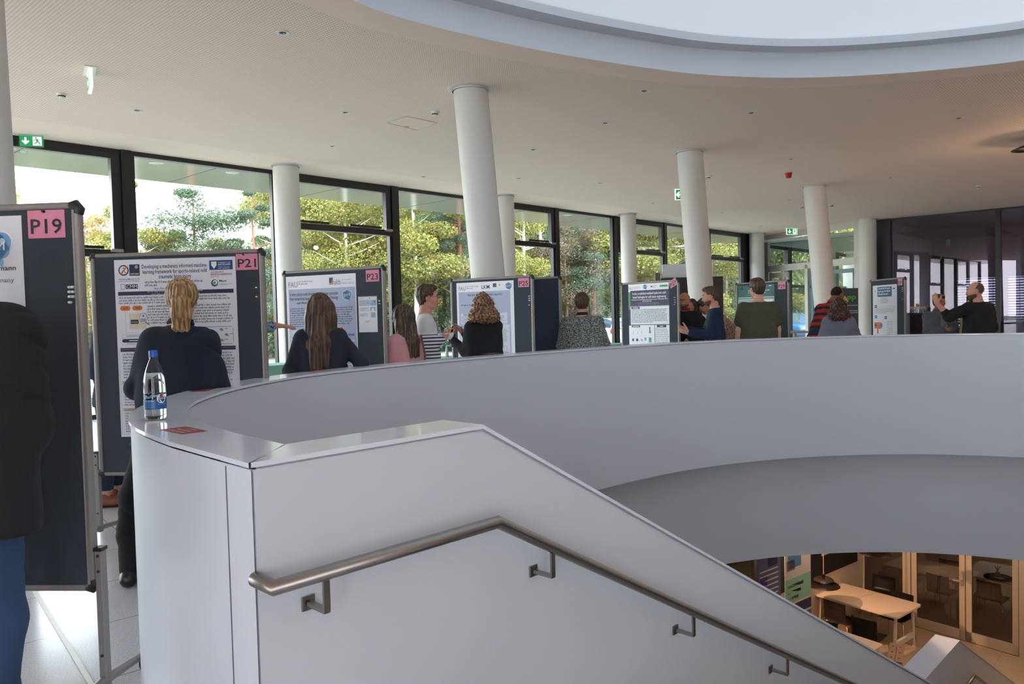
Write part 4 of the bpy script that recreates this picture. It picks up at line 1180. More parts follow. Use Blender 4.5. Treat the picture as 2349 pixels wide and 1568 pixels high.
class Sheet:
    """a printed sheet: x right, y down in metres from the top-left corner"""
    def __init__(s, bx, by, rz, u0, ztop, w, h, paper, label, name='poster', cat='poster', d=.0125, group=None, tilt=0.):
        s.w, s.h = w, h
        s.base = MB(); s.txt = MB(); s.fig = MB(); s.logo = MB()
        s.loc = on_board(bx, by, rz, u0 + w / 2, d, ztop)
        s.rz, s.name, s.label, s.cat, s.group, s.tilt = rz, name, label, cat, group, tilt
        n = 14; vs = []; fs = []
        rg = random.Random(hash(label) % 999 if False else len(label))
        ph = rg.random() * 6
        s.curl = lambda x, y: .0
        s.base.box((0, 0, -h / 2), (w, .0012, h), paper)
        s.k = 0
    def P(s, x, y, lay=1): return (x - s.w / 2, -.0008 - .0004 * lay, -y)
    def rect(s, x, y, w, h, m, lay=1, to='fig'):
        mb = getattr(s, to); mb.poly([s.P(x, y + h, lay), s.P(x + w, y + h, lay), s.P(x + w, y, lay), s.P(x, y, lay)], m)
    def disc(s, x, y, r, m, lay=2, to='fig', n=20, ry=None):
        mb = getattr(s, to); ry = ry or r
        mb.poly([s.P(x + r * math.cos(2 * PI * k / n), y + ry * math.sin(2 * PI * k / n), lay) for k in range(n)], m)
    def pill(s, x, y, w, h, m, lay=2, r=None):
        r = r or h / 2; pts = []
        for cx, cy, a0 in ((x + w - r, y + r, -90), (x + w - r, y + h - r, 0), (x + r, y + h - r, 90), (x + r, y + r, 180)):
            for k in range(6):
                a = math.radians(a0 + 90 * k / 5); pts.append(s.P(cx + r * math.cos(a), cy + r * math.sin(a), lay))
        s.fig.poly(pts, m)
    def outline(s, x, y, w, h, m, t=.003, lay=2):
        s.rect(x, y, w, t, m, lay); s.rect(x, y + h - t, w, t, m, lay); s.rect(x, y, t, h, m, lay); s.rect(x + w - t, y, t, h, m, lay)
    def line(s, x0, y0, x1, y1, m, t=.003, lay=2, to='fig'):
        a = Vector((x0, y0)); b = Vector((x1, y1)); d = (b - a).normalized(); n = Vector((-d.y, d.x)) * t / 2
        getattr(s, to).poly([s.P(*q, lay) for q in (a + n, b + n, b - n, a - n)], m)
    def text(s, x, y, size, body, m, width=None, align='l', lay=3, bold=0., to='txt'):
        """y is the baseline; width squeezes or stretches the line to fit"""
        vs, fs = text_geo(body, size, bold)
        if not vs: return
        x0 = min(v[0] for v in vs); x1 = max(v[0] for v in vs); k = 1.
        if width: k = width / (x1 - x0)
        w = (x1 - x0) * k
        ox = x if align == 'l' else (x - w / 2 if align == 'c' else x - w)
        mb = getattr(s, to)
        mb.add([s.P(ox + (vx - x0) * k, y - vy, lay) for vx, vy in vs], fs, m)
    def para(s, x, y, w, n, pitch, m, t=.32, seed=1, last=.6, center=False, lay=2):
        """lines of print too small to read: one broken stroke per word"""
        rg = random.Random(seed)
        for i in range(n):
            L = w * (last if i == n - 1 else rg.uniform(.93, 1.))
            if center: L = w * rg.uniform(.6, 1.)
            cx = x + (w - L) / 2 if center else x
            e = cx + L
            lw = pitch * .17; q = pitch * t
            while cx < e - .004:
                for _ in range(rg.randint(2, 9)):
                    if cx > e: break
                    k = rg.random(); up = .55 if k < .25 else 0.; dn = .4 if k > .9 else 0.
                    s.rect(cx, y + i * pitch - q * up, lw, q * (1 + up + dn), m, lay, 'txt'); cx += lw * 1.45
                cx += lw * 1.5
    def bars(s, x, y, w, h, vals, ms, lay=2, gap=.35):
        n = len(vals); bw = w / n
        for i, v in enumerate(vals): s.rect(x + i * bw, y + h * (1 - v), bw * (1 - gap), h * v, ms[i % len(ms)], lay)
    def curve(s, pts, m, t=.003, lay=3):
        for a, b in zip(pts[:-1], pts[1:]): s.line(*a, *b, m, t, lay)
    def done(s):
        o = s.base.build(s.name); o.location = s.loc; o.rotation_euler = Euler((0, s.tilt, s.rz), 'XYZ')
        if s.tilt:
            o.rotation_euler = (Matrix.Rotation(s.rz, 3, 'Z') @ Matrix.Rotation(s.tilt, 3, 'Y')).to_euler()
        tag(o, s.label, s.cat, s.group)
        if s.fig.v: s.fig.build('printed_figures', o)
        if s.txt.v: s.txt.build('printed_text', o)
        if s.logo.v: s.logo.build('printed_logo', o)
        return o
pm = lambda n, c: mat('ink_' + n, c, .55)
PAP = mat('poster_paper', 'dfe2ea', .38); PAPB = mat('poster_paper_blue', 'b9c4dc', .38)
INK = pm('black', '23242e'); GRY = pm('grey', '787b87'); LGR = pm('light_grey', '9a9ca8'); NVY = pm('navy', '1d2547'); ORG = pm('orange', 'd2742c'); TEA = pm('teal', '4f9a94')
WHT = pm('white', 'e9ecf2'); CRM = pm('cream', 'd5ccb0'); UBL = pm('university_blue', '0f3f7d'); MAG = pm('magenta', 'a3305c'); DGR = pm('dark_green', '2c6a5c'); RED = pm('red', 'b3262f'); SAL = pm('salmon', 'd9937f')
EBL = pm('brain_blue', '6fa3cf'); EBL2 = pm('brain_blue_light', 'a9cde8'); YEL = pm('yellow', 'd8b42a'); GRN = pm('green', '3f9a4a'); PUR = pm('deep_purple', '2a2350'); MBL = pm('mid_blue', '5574b8'); PNK = mat('pink_card', 'dd8ba5', .7); BGB = pm('pale_blue_ground', 'a7b2cf'); BOX = pm('pale_box', 'cfd6e6'); SKY = pm('sky', '93aecb')
def brain(s, cx, cy, r, word='EBM'):
    for dx, dy, q in ((0, 0, .8), (-.5, -.25, .55), (-.5, .2, .5), (.5, -.2, .55), (.5, .22, .45), (0, -.45, .55), (.1, .4, .5), (-.2, .35, .45)):
        s.disc(cx + dx * r, cy + dy * r, r * q * 1.07, WHT, 2, 'logo')
    for dx, dy, q in ((0, 0, .8), (-.5, -.25, .52), (-.5, .2, .47), (.5, -.2, .52), (.5, .22, .42), (0, -.45, .52), (.1, .4, .47), (-.2, .35, .42)):
        s.disc(cx + dx * r, cy + dy * r, r * q * .98, EBL, 3, 'logo')
    s.logo.poly([s.P(cx + .15 * r, cy + .7 * r, 3), s.P(cx + .55 * r, cy + .7 * r, 3), s.P(cx + .5 * r, cy + 1.15 * r, 3)], EBL)
    for dx, dy, q in ((-.1, -.6, .18), (.55, -.25, .16), (-.6, .3, .14)): s.disc(cx + dx * r, cy + dy * r, r * q, EBL2 if q < .17 else MBL, 4, 'logo')
    s.text(cx, cy + .2 * r, r * .62, word, WHT, width=r * 1.3, align='c', lay=5, to='logo')

BD = {'P19': (-2.232, 3.022, math.radians(-4), 1.95), 'P21': (-2.225, 5.2, math.radians(-4.5), 1.955), 'P23': (-1.68, 7.35, math.radians(-26), 1.955),
      'P25': (-.24, 9.4, math.radians(-32.5), 1.935), 'X': (.13, 10.07, math.radians(-33), 1.945), 'P27': (2.10, 11.8, math.radians(-54), 1.93), 'P29': (4.2, 13.0, math.radians(-63.5), 1.925), 'P31': (6.4, 13.2, math.radians(-89.5), 1.93)}
LB = {'P19': 'grey rolling pinboard nearest the camera, carrying the P19 card', 'P21': 'grey rolling pinboard in front of the blonde person, carrying the P21 card', 'P23': 'grey rolling pinboard behind the long brown hair, carrying the P23 card',
      'P25': 'grey rolling pinboard below the big leaning column, carrying the P25 card', 'X': 'bare navy pinboard half hidden behind board P25', 'P27': 'grey rolling pinboard with the slanting P27 card',
      'P29': 'grey rolling pinboard in front of the olive T-shirt, carrying the P29 card', 'P31': 'grey rolling pinboard farthest right, carrying the P31 card'}
for k, (x, y, rz, T_) in BD.items():
    board(x, y, rz, T_, LB[k], M_felt2 if k == 'X' else None)
def card(k, u, ztop, tilt=0., w=.148, h=.106, dark_pin=True):
    x, y, rz, T_ = BD[k]
    s = Sheet(x, y, rz, u, ztop, w, h, PNK, 'pink card printed ' + k + ', pinned at the top right of its board', 'number_card', 'card', group='pink number cards on the boards', tilt=tilt)
    s.text(w * .5, h * .83, .078, k, INK, width=w * .84, align='c', bold=.013)
    s.done()
card('P19', .395, 1.922); card('P21', .414, 1.925); card('P23', .395, 1.92); card('P25', .40, 1.905); card('P27', .40, 1.93, math.radians(-24)); card('P29', .37, 1.90, w=.16, h=.118); card('P31', .37, 1.905)
# pins
M_pinw = mat('white_pin', 'e8e8e8', .3); M_pink = mat('black_pin', '18181c', .3)
def pin(k, u, z, m, label, grp):
    x, y, rz, T_ = BD[k]
    t = empty('push_pin', on_board(x, y, rz, u, .0115, z), rz, label, 'push pin', grp)
    mb = MB(); mb.M = Matrix.Rotation(PI / 2, 4, 'X')
    mb.lathe([(0, .013), (.005, .013), (.0055, .010), (.0032, .008), (.0032, .004), (.0055, .002), (.0055, 0)], m, 12); mb.build('pin_head', t)
    return t
for k, u, zs in (('P19', .553, (1.626, 1.608, 1.59, 1.568)), ('P21', .547, (1.70, 1.64)), ('P23', .54, (1.635, 1.61)), ('P25', .545, (1.69, 1.665, 1.64, 1.585)), ('P27', .52, (1.67, 1.635, 1.60, 1.565)), ('P31', .52, (1.76, 1.735, 1.70, 1.57))):
    nm = ['uppermost', 'second', 'third', 'lowest'] if len(zs) == 4 else ['upper', 'lower']
    for i, z in enumerate(zs):
        pin(k, u, z, M_pinw, '%s white push pin in the spare row at the right of board %s' % (nm[i], k), 'spare white push pins on board ' + k)
        if len(zs) == 4 and i < 3:
            pin(k, u + .014, z, M_pinw, '%s white push pin of the right-hand column on board %s' % (nm[i], k), 'spare white push pins on board ' + k)
pin('P19', .462, 1.9165, M_pink, 'black push pin holding the P19 card', 'black push pins'); pin('P21', .466, 1.9195, M_pink, 'black push pin holding the P21 card', 'black push pins')

# ---- poster P21
x, y, rz, T_ = BD['P21']
s = Sheet(x, y, rz, -.43, T_ - .045, .84, 1.19, PAP, 'white poster about machine learning and brain injury on board P21')
W_ = .84
s.text(.42, .062, .038, 'Developing a mechanics informed machine-', NVY, width=.455, align='c', bold=.006)
s.text(.42, .097, .038, 'learning framework for sports-related mild', NVY, width=.445, align='c', bold=.006)
s.text(.42, .131, .038, 'traumatic brain injury', NVY, width=.225, align='c', bold=.006)
s.para(.21, .15, .42, 2, .02, GRY, .5, 3, .2); s.para(.19, .195, .46, 3, .018, LGR, .45, 4, center=True)
# logos
s.disc(.065, .07, .036, NVY, 1, 'logo'); s.disc(.065, .07, .028, PAP, 2, 'logo')
s.line(.045, .095, .088, .045, ORG, .009, 3, 'logo'); s.disc(.066, .055, .006, ORG, 3, 'logo', 8); s.line(.06, .072, .055, .093, ORG, .007, 3, 'logo'); s.line(.066, .072, .08, .09, ORG, .007, 3, 'logo')
s.rect(.105, .032, .072, .076, NVY, 1, 'logo'); s.disc(.155, .05, .012, LGR, 2, 'logo', 12); s.text(.141, .102, .017, 'OXFORD', WHT, width=.06, align='c', to='logo')
s.text(.1, .135, .013, 'THE PODIUM INSTITUTE', NVY, width=.15, align='c', bold=.004, to='logo'); s.text(.1, .146, .009, 'FOR SPORTS MEDICINE & TECHNOLOGY', NVY, width=.15, align='c', to='logo')
s.outline(.04, .163, .03, .036, GRY, .003); s.rect(.075, .165, .085, .03, NVY, 1, 'logo'); s.text(.118, .19, .03, 'CMM', WHT, width=.075, align='c', to='logo')
s.rect(.66, .022, .16, .063, UBL, 1, 'logo')
s.logo.poly([s.P(a, b, 2) for a, b in ((.674, .03), (.71, .03), (.71, .055), (.692, .078), (.674, .055))], WHT)
s.text(.72, .042, .012, 'UNIVERSITY OF', WHT, width=.085, to='logo'); s.text(.72, .056, .016, 'AUCKLAND', WHT, width=.085, bold=.01, to='logo'); s.text(.72, .068, .009, 'Waipapa Taumata Rau', WHT, width=.08, to='logo'); s.text(.72, .079, .009, 'NEW ZEALAND', WHT, width=.08, to='logo')
s.text(.668, .105, .016, 'AUCKLAND', MAG, width=.09, bold=.01, to='logo'); s.text(.668, .12, .016, 'BIOENGINEERING', MAG, width=.145, bold=.01, to='logo'); s.text(.668, .134, .012, 'INSTITUTE', NVY, width=.055, to='logo')
s.disc(.692, .172, .024, DGR, 1, 'logo'); s.disc(.696, .168, .015, WHT, 2, 'logo'); s.disc(.693, .17, .009, TEA, 3, 'logo'); s.text(.725, .165, .02, 'Matai', NVY, width=.05, bold=.01, to='logo'); s.rect(.725, .178, .09, .002, TEA, 2, 'logo'); s.para(.725, .184, .09, 1, .01, TEA)
# bands and body
s.rect(.02, .213, .8, .026, NVY); s.para(.025, .252, .79, 3, .018, GRY, .42, 7)
for xx in (.03, .115): s.pill(xx, .308, .072, .032, ORG); s.rect(xx + .02, .318, .035, .003, INK, 3); s.rect(xx + .02, .326, .035, .003, INK, 3)
s.rect(.09, .36, .12, .105, CRM); s.rect(.1, .402, .055, .028, NVY, 3); s.text(.127, .42, .01, 'Finite element', WHT, width=.045, align='c', lay=5)
s.disc(.19, .392, .028, DGR, 3, 'fig', 20, .036); s.disc(.19, .392, .0255, BOX, 4, 'fig', 20, .0335); s.rect(.172, .395, .036, .022, LGR, 5); s.disc(.19, .378, .008, GRY, 5, 'fig', 10)
s.line(.205, .42, .23, .44, DGR, .006, 3)
for a in ((.066, .34, .066, .488), (.15, .34, .15, .36), (.15, .465, .15, .488), (.066, .488, .15, .488), (.11, .488, .11, .5)): s.line(*a, LGR, .0015, 2)
s.outline(.035, .5, .16, .022, LGR, .002); s.rect(.065, .509, .1, .004, GRY, 3); s.pill(.035, .53, .16, .024, NVY); s.rect(.085, .539, .06, .005, WHT, 4); s.para(.065, .562, .1, 1, .014, GRY)
s.para(.22, .312, .6, 7, .0185, GRY, .42, 11, .95)
for a in ((.225, .46, .575, .0035), (.225, .575, .575, .0035)): s.rect(*a, TEA, 2)
s.rect(.215, .47, .0035, .1, TEA, 2); s.rect(.805, .47, .0035, .1, TEA, 2)
for i, l_ in enumerate(('How can we create a', 'dataset to train a FE', 'unsupervised data', 'mouthguard sensors')): s.text(.32, .488 + i * .0245, .024, l_, INK, width=.17, align='c', bold=.006)
for cx, cy in ((.73, .48), (.765, .515), (.73, .55)): s.disc(cx - .004, cy, .012, TEA, 3, 'fig', 9, .008); s.disc(cx + .006, cy + .004, .007, SAL, 4, 'fig', 8); s.disc(cx, cy + .006, .004, RED, 5, 'fig', 7); s.rect(cx + .018, cy - .006, .022, .004, GRY)
s.disc(.64, .515, .03, LGR, 2); s.disc(.64, .515, .0285, PAP, 3)
s.rect(.02, .59, .8, .026, NVY); s.text(.195, .611, .021, 'METHODS', WHT, width=.075, align='c', bold=.01, lay=5)
for cx, w_ in ((.035, .36), (.43, .38)): s.para(cx, .63, w_, 9, .0195, GRY, .42, 13 + int(cx * 10), .7)
s.rect(.02, .812, .39, .024, CRM); s.text(.03, .83, .02, 'REDUCING THE SPACE', INK, width=.17, bold=.006, lay=5)
s.para(.035, .845, .36, 8, .018, GRY, .42, 21, .6)
s.rect(.02, .995, .39, .024, CRM); s.text(.03, 1.013, .02, 'CLUSTERING', INK, width=.1, bold=.006, lay=5); s.para(.035, 1.028, .36, 8, .0175, GRY, .42, 23, .5)
s.outline(.655, .68, .12, .12, LGR, .0015); s.line(.735, .69, .755, .71, MBL, .004); s.line(.72, .745, .74, .755, RED, .006); s.disc(.75, .765, .01, GRN, 3, 'fig', 8)
s.para(.66, .812, .14, 2, .016, GRY)
s.rect(.655, .845, .08, .028, NVY); s.rect(.74, .845, .075, .028, NVY); s.text(.777, .857, .011, 'Number of', WHT, width=.05, align='c', lay=5); s.text(.777, .868, .011, 'clusters', WHT, width=.04, align='c', lay=5); s.text(.693, .857, .011, 'Centroid', WHT, width=.05, align='c', lay=5)
for q in range(3): s.rect(.655, .88 + q * .02, .16, .0015, LGR); s.rect(.665, .886 + q * .02, .03, .005, GRY, 3); s.rect(.77, .886 + q * .02, .012, .005, GRY, 3)
s.para(.43, .96, .38, 11, .018, GRY, .42, 31, .5); s.outline(.01, .6, .82, .57, LGR, .0015)
s.done()

# ---- poster P19 (only its right part shows)
x, y, rz, T_ = BD['P19']
s = Sheet(x, y, rz, -.47, T_ - .045, .84, 1.19, PAP, 'pale poster with a blue brain logo on board P19, cut by the left edge')
brain(s, .72, .115, .075)
s.text(.81, .207, .026, 'Paul Steinmann¹'[:14], INK, width=.2, align='r', bold=.008); s.text(.80, .253, .026, 'Erlangen, Germany', GRY, width=.23, align='r')
s.text(.4, .08, .05, 'Mechanics of brain tissue', INK, width=.5, align='c') if False else None
s.rect(.1, .36, .55, .15, INK); s.rect(.1, .42, .548, .016, GRN, 3); s.rect(.1, .44, .548, .012, YEL, 3); s.rect(.3, .43, .345, .01, DGR, 4)
s.rect(.1, .525, .535, .04, YEL); s.rect(.62, .572, .02, .004, GRY, 3); s.rect(.56, .572, .02, .004, GRY, 3)
s.text(.66, .622, .02, 'tension.', INK, width=.06, align='r'); s.text(.78, .647, .02, 'clamp with a linear', INK, width=.16, align='r')
s.text(.79, .715, .03, 'Conclusion', INK, width=.14, align='r', bold=.01)
s.para(.06, .74, .7, 18, .022, GRY, .4, 41, .5); s.para(.06, .62, .45, 4, .022, GRY, .4, 42)
s.done()

# ---- poster P23
x, y, rz, T_ = BD['P23']
s = Sheet(x, y, rz, -.56, T_ - .055, .84, 1.19, PAP, 'pale blue poster about astrocytes on board P23')
s.text(.03, .105, .075, 'FAU', LGR, width=.115, bold=.02, to='logo'); s.para(.155, .05, .19, 2, .022, LGR, .4, 3)
s.rect(.53, .03, .045, .048, UBL, 1, 'logo'); s.rect(.53, .078, .045, .018, ORG, 1, 'logo'); s.logo.poly([s.P(.545, .078, 2), s.P(.575, .078, 2), s.P(.575, .03, 2)], GRY)
s.text(.585, .098, .075, 'ukb', GRY, width=.08, to='logo'); s.text(.68, .06, .022, 'universitäts', LGR, width=.11, to='logo'); s.text(.68, .095, .022, 'klinikumbonn', LGR, width=.14, to='logo')
s.rect(.03, .125, .80, 1.06, BGB, 1)
s.text(.045, .19, .045, 'In vitro culture model of white and gray matter astrocytes', INK, width=.585, bold=.004); s.text(.045, .232, .045, 'from human brain biopsies to study astrocyte cell biology', INK, width=.585, bold=.004)
s.para(.13, .255, .44, 1, .03, INK, .4, 5)
brain(s, .735, .2, .052)
s.para(.035, .31, .77, 9, .0215, INK, .33, 6, .5)
for yy in (.52, .70, .83, .93): s.rect(.04, yy, .36, .155 if yy < .7 else .09, BOX, 2)
for j in range(2):
    for i in range(2):
        s.bars(.055 + i * .11, .55 + j * .09, .09, .05, [.3, .9, .4, .95, .35, .8, .3, .5] if not i else [.2, .3, .25, .35, .2, .3, .25, .3], [MBL, LGR], 3)
        s.rect(.05 + i * .11, .601 + j * .09, .1, .0015, GRY, 3)
for j in range(4):
    for i in range(7): s.rect(.06 + i * .045, .74 + j * .05, .018, .006, INK, 3)
s.rect(.6, .56, .11, .13, BOX, 2); s.disc(.655, .515, .035, SAL, 3, 'fig', 12, .02); s.disc(.66, .512, .012, RED, 4, 'fig', 8)
for q in range(5): s.rect(.73, .56 + q * .055, .075, .02, MBL if q % 2 == 0 else BOX, 3)
s.rect(.43, .71, .37, .44, BOX, 2); s.para(.45, .73, .33, 16, .025, GRY, .3, 9, .5, lay=3)
s.rect(.05, 1.06, .33, .1, BOX, 2); s.para(.13, 1.075, .22, 4, .02, GRY, .35, 10, lay=3)
s.done()
s = Sheet(x, y, rz, .30, 1.68, .21, .33, PAP, 'small white sheet with green-blue headings in a clip rail on board P23', 'notice')
s.rect(-.005, -.004, .22, .007, GRY, 3); s.rect(.01, .035, .19, .05, SKY, 1); s.para(.015, .042, .14, 4, .011, WHT, .4, 2, .9); s.disc(.185, .048, .01, TEA, 3); s.disc(.13, .018, .005, RED, 3, 'fig', 8); s.para(.01, .012, .07, 2, .01, LGR)
s.rect(.01, .1, .11, .04, BOX, 1); s.rect(.01, .155, .1, .03, BOX, 1); s.para(.02, .11, .08, 2, .012, GRY); s.para(.02, .162, .08, 2, .012, GRY)
s.rect(.135, .1, .055, .035, SKY, 1); s.rect(.15, .11, .025, .03, WHT, 2); s.rect(.14, .15, .05, .045, SKY, 1); s.para(.07, .225, .07, 2, .012, LGR, .4, 5)
s.done()

# ---- poster P25
x, y, rz, T_ = BD['P25']
s = Sheet(x, y, rz, -.505, T_ - .05, .84, 1.19, PAP, 'blue-grey poster about cellular responses on board P25')
s.rect(.03, .115, .76, 1.06, SKY if False else BGB, 1)
s.text(.035, .095, .07, 'FAU', LGR, width=.105, bold=.02, to='logo'); s.para(.15, .045, .19, 2, .024, LGR, .4, 3)
s.text(.38, .085, .065, 'LKM', NVY, width=.115, bold=.004, to='logo'); s.rect(.545, .025, .05, .045, UBL, 1, 'logo')
for k in range(12): s.disc(.57 + .014 * math.cos(k * PI / 6), .0475 + .014 * math.sin(k * PI / 6), .002, YEL, 3, 'logo', 5)
s.disc(.64, .045, .012, SAL, 2, 'logo', 8)
brain(s, .77, .065, .045)
s.text(.42, .168, .042, 'Real-time visualization of cellular responses', INK, width=.5, align='c', bold=.006); s.text(.42, .22, .042, 'to mechanical loading', INK, width=.26, align='c', bold=.006)
s.para(.06, .275, .72, 1, .03, INK, .3, 4); s.para(.12, .345, .6, 1, .03, GRY, .3, 4, center=True)
s.rect(.06, .38, .68, .13, BOX, 2); s.rect(.095, .385, .07, .02, LGR, 3); s.para(.07, .415, .64, 5, .018, GRY, .4, 5, lay=3)
s.rect(.04, .53, .34, .58, BOX, 2); s.rect(.04, .53, .2, .025, SKY, 3); s.rect(.42, .52, .35, .33, BOX, 2); s.rect(.56, .53, .08, .02, LGR, 3)
s.para(.13, .58, .22, 5, .022, GRY, .35, 6, lay=3); s.rect(.075, .6, .02, .07, INK, 3); s.rect(.068, .66, .034, .02, INK, 3)
s.para(.06, .76, .3, 5, .02, GRY, .35, 7, lay=3); s.para(.44, .58, .3, 8, .022, GRY, .35, 8, lay=3)
s.outline(.68, .78, .05, .07, SAL, .006, 3); s.disc(.59, .81, .006, GRY, 3)
s.rect(.42, .88, .35, .14, BOX, 2); s.para(.44, .9, .28, 5, .02, GRY, .35, 9, lay=3)
s.rect(.08, 1.0, .11, .12, INK, 3); s.rect(.1, 1.02, .05, .05, GRY, 4); s.disc(.67, 1.11, .025, INK, 3); s.disc(.67, 1.11, .016, BGB, 4); s.disc(.72, 1.11, .025, INK, 3); s.disc(.715, 1.11, .01, LGR, 4)
s.done()

# ---- poster P27
x, y, rz, T_ = BD['P27']
s = Sheet(x, y, rz, -.43, T_ - .03, .84, 1.25, PAP, 'white and deep purple poster about hydrogels on board P27')
s.rect(.04, .10, .80, .24, PUR, 1); s.rect(0, .12, .04, .27, GRN, 1); s.rect(0, .39, .04, .25, PUR, 1)
s.text(.01, .085, .06, 'FAU', LGR, width=.09, bold=.01, to='logo'); s.para(.12, .045, .14, 2, .02, LGR, .4, 3); brain(s, .36, .05, .04)
s.rect(.48, .04, .03, .02, PUR, 2, 'logo'); s.para(.52, .04, .09, 2, .02, LGR, .4, 5); s.text(.81, .06, .04, 'thioregulate'[:0] + 'nanomatter', GRN, width=.17, align='r', bold=.02, to='logo') if False else s.rect(.66, .035, .16, .03, GRN, 2, 'logo')
s.text(.44, .165, .055, 'In situ crosslinked oxidized hyaluronic acid-', WHT, width=.70, align='c', bold=.01); s.text(.44, .22, .055, 'based hydrogels for soft tissue engineering', WHT, width=.69, align='c', bold=.01)
s.para(.07, .24, .74, 1, .025, WHT, .35, 4, 1.); s.para(.3, .265, .2, 1, .025, WHT, .35, 4, 1.); s.para(.2, .29, .45, 2, .02, LGR, .3, 4, 1.)
s.rect(.05, .345, .78, .004, PUR, 2); s.rect(.06, .35, .18, .03, PUR, 3); s.rect(.09, .36, .12, .009, WHT, 4); s.para(.06, .39, .75, 9, .024, GRY, .45, 6, .6)
s.rect(.04, .62, .8, .01, PUR, 2); s.rect(.54, .62, .01, .38, PUR, 2); s.rect(.06, .635, .18, .03, PUR, 3); s.rect(.08, .645, .14, .009, WHT, 4); s.rect(.59, .632, .19, .035, PUR, 3); s.rect(.65, .645, .07, .01, WHT, 4)
for i in range(3): s.rect(.09 + i * .09, .72, .006, .05, GRY, 3)
s.rect(.065, .84, .04, .04, UBL, 3); s.rect(.15, .84, .045, .04, UBL, 3); s.rect(.25, .845, .04, .03, SKY, 3); s.rect(.42, .82, .055, .075, TEA, 3); s.rect(.435, .66, .018, .08, INK, 3); s.rect(.425, .73, .04, .025, GRY, 3); s.rect(.33, .82, .04, .05, LGR, 3); s.rect(.43, .94, .035, .04, LGR, 3)
s.para(.565, .69, .25, 11, .028, GRY, .25, 7, .5)
s.rect(.04, .995, .8, .035, PUR, 2); s.rect(.06, 1.0, .18, .05, PUR, 3); s.rect(.08, 1.02, .14, .01, WHT, 4); s.rect(.54, 1.0, .19, .05, PUR, 3); s.rect(.56, 1.02, .14, .01, WHT, 4); s.rect(.44, 1.03, .01, .2, PUR, 2)
s.curve([(.08, 1.1), (.16, 1.12), (.24, 1.13), (.25, 1.06), (.26, 1.14), (.34, 1.13), (.4, 1.14)], LGR, .002); s.curve([(.48, 1.15), (.52, 1.10), (.58, 1.07), (.63, 1.04)], SAL, .009); s.curve([(.48, 1.155), (.52, 1.11), (.58, 1.075), (.63, 1.05)], PUR, .004)
s.bars(.66, 1.03, .14, .13, [.95, .4, .7, .45, .6, .2, .35, .1], [MBL, SAL], 3, .15); s.para(.06, 1.19, .36, 2, .022, GRY, .3, 8); s.para(.47, 1.19, .34, 2, .022, GRY, .3, 8)
s.done()

# ---- poster P29
x, y, rz, T_ = BD['P29']
s = Sheet(x, y, rz, -.55, T_ - .05, .84, 1.19, mat('poster_paper_teal', '9fb9b8', .4), 'teal-headed poster on board P29 behind the olive T-shirt')
s.rect(0, 0, .84, .2, pm('poster_teal', '1f5f5c'), 1); s.rect(0, .22, .84, .012, pm('poster_teal', '1f5f5c'), 1); s.disc(.1, .05, .03, NVY, 2, 'logo', 9); s.rect(.72, .02, .06, .012, WHT, 3)
s.text(.24, .11, .05, 'Microfluidic', WHT, width=.3) if False else s.para(.24, .09, .52, 2, .035, WHT, .3, 3, .8)
s.para(.2, .165, .5, 1, .03, LGR, .25, 4, .8)
for k in range(7): s.para(.03, .26 + k * .11, .36, 3, .024, GRY, .25, k, .6)
s.rect(.43, .25, .38, .3, PAP, 1); s.rect(.55, .28, .06, .2, INK, 3); s.rect(.43, .6, .38, .5, PAP, 1); s.para(.45, .62, .34, 14, .03, GRY, .25, 9)
s.done()
# ---- poster P31
x, y, rz, T_ = BD['P31']
s = Sheet(x, y, rz, -.5, T_ - .105, .84, 1.19, PAP, 'white poster with a blue title box on board P31')
SB2 = pm('steel_blue', '2f5f86')
s.pill(.17, .03, .50, .17, SB2, 2, .02); s.para(.2, .05, .44, 3, .048, WHT, .42, 3, .8, lay=3); s.disc(.09, .1, .02, SKY, 2, 'logo'); s.rect(.71, .06, .07, .018, INK, 3)
s.para(.23, .22, .36, 4, .026, GRY, .3, 4, center=True)
for cx, cy in ((.07, .34), (.07, .52), (.42, .53)): s.rect(cx, cy, .08, .05, SB2, 3); s.rect(cx + .02, cy + .02, .04, .01, WHT, 4)
s.rect(.16, .37, .63, .002, GRY); s.para(.06, .405, .7, 4, .024, GRY, .3, 5); s.rect(.37, .52, .002, .6, GRY)
s.rect(.05, .64, .26, .11, ORG, 2); s.rect(.15, .74, .05, .1, ORG, 2); s.rect(.06, .67, .09, .04, RED, 3); s.rect(.16, .67, .09, .04, TEA, 3); s.rect(.25, .66, .09, .06, MBL, 3)
s.para(.5, .62, .2, 8, .03, LGR, .3, 6, .5)
for i in range(4):
    for j in range(2): s.disc(.47 + i * .08, 1.0 + j * .11, .016, MBL if i > 1 else SAL, 3, 'fig', 10, .035)
s.para(.06, .92, .24, 6, .035, GRY, .2, 7, .5); s.para(.4, .9, .38, 2, .03, GRY, .25, 8)
s.done()
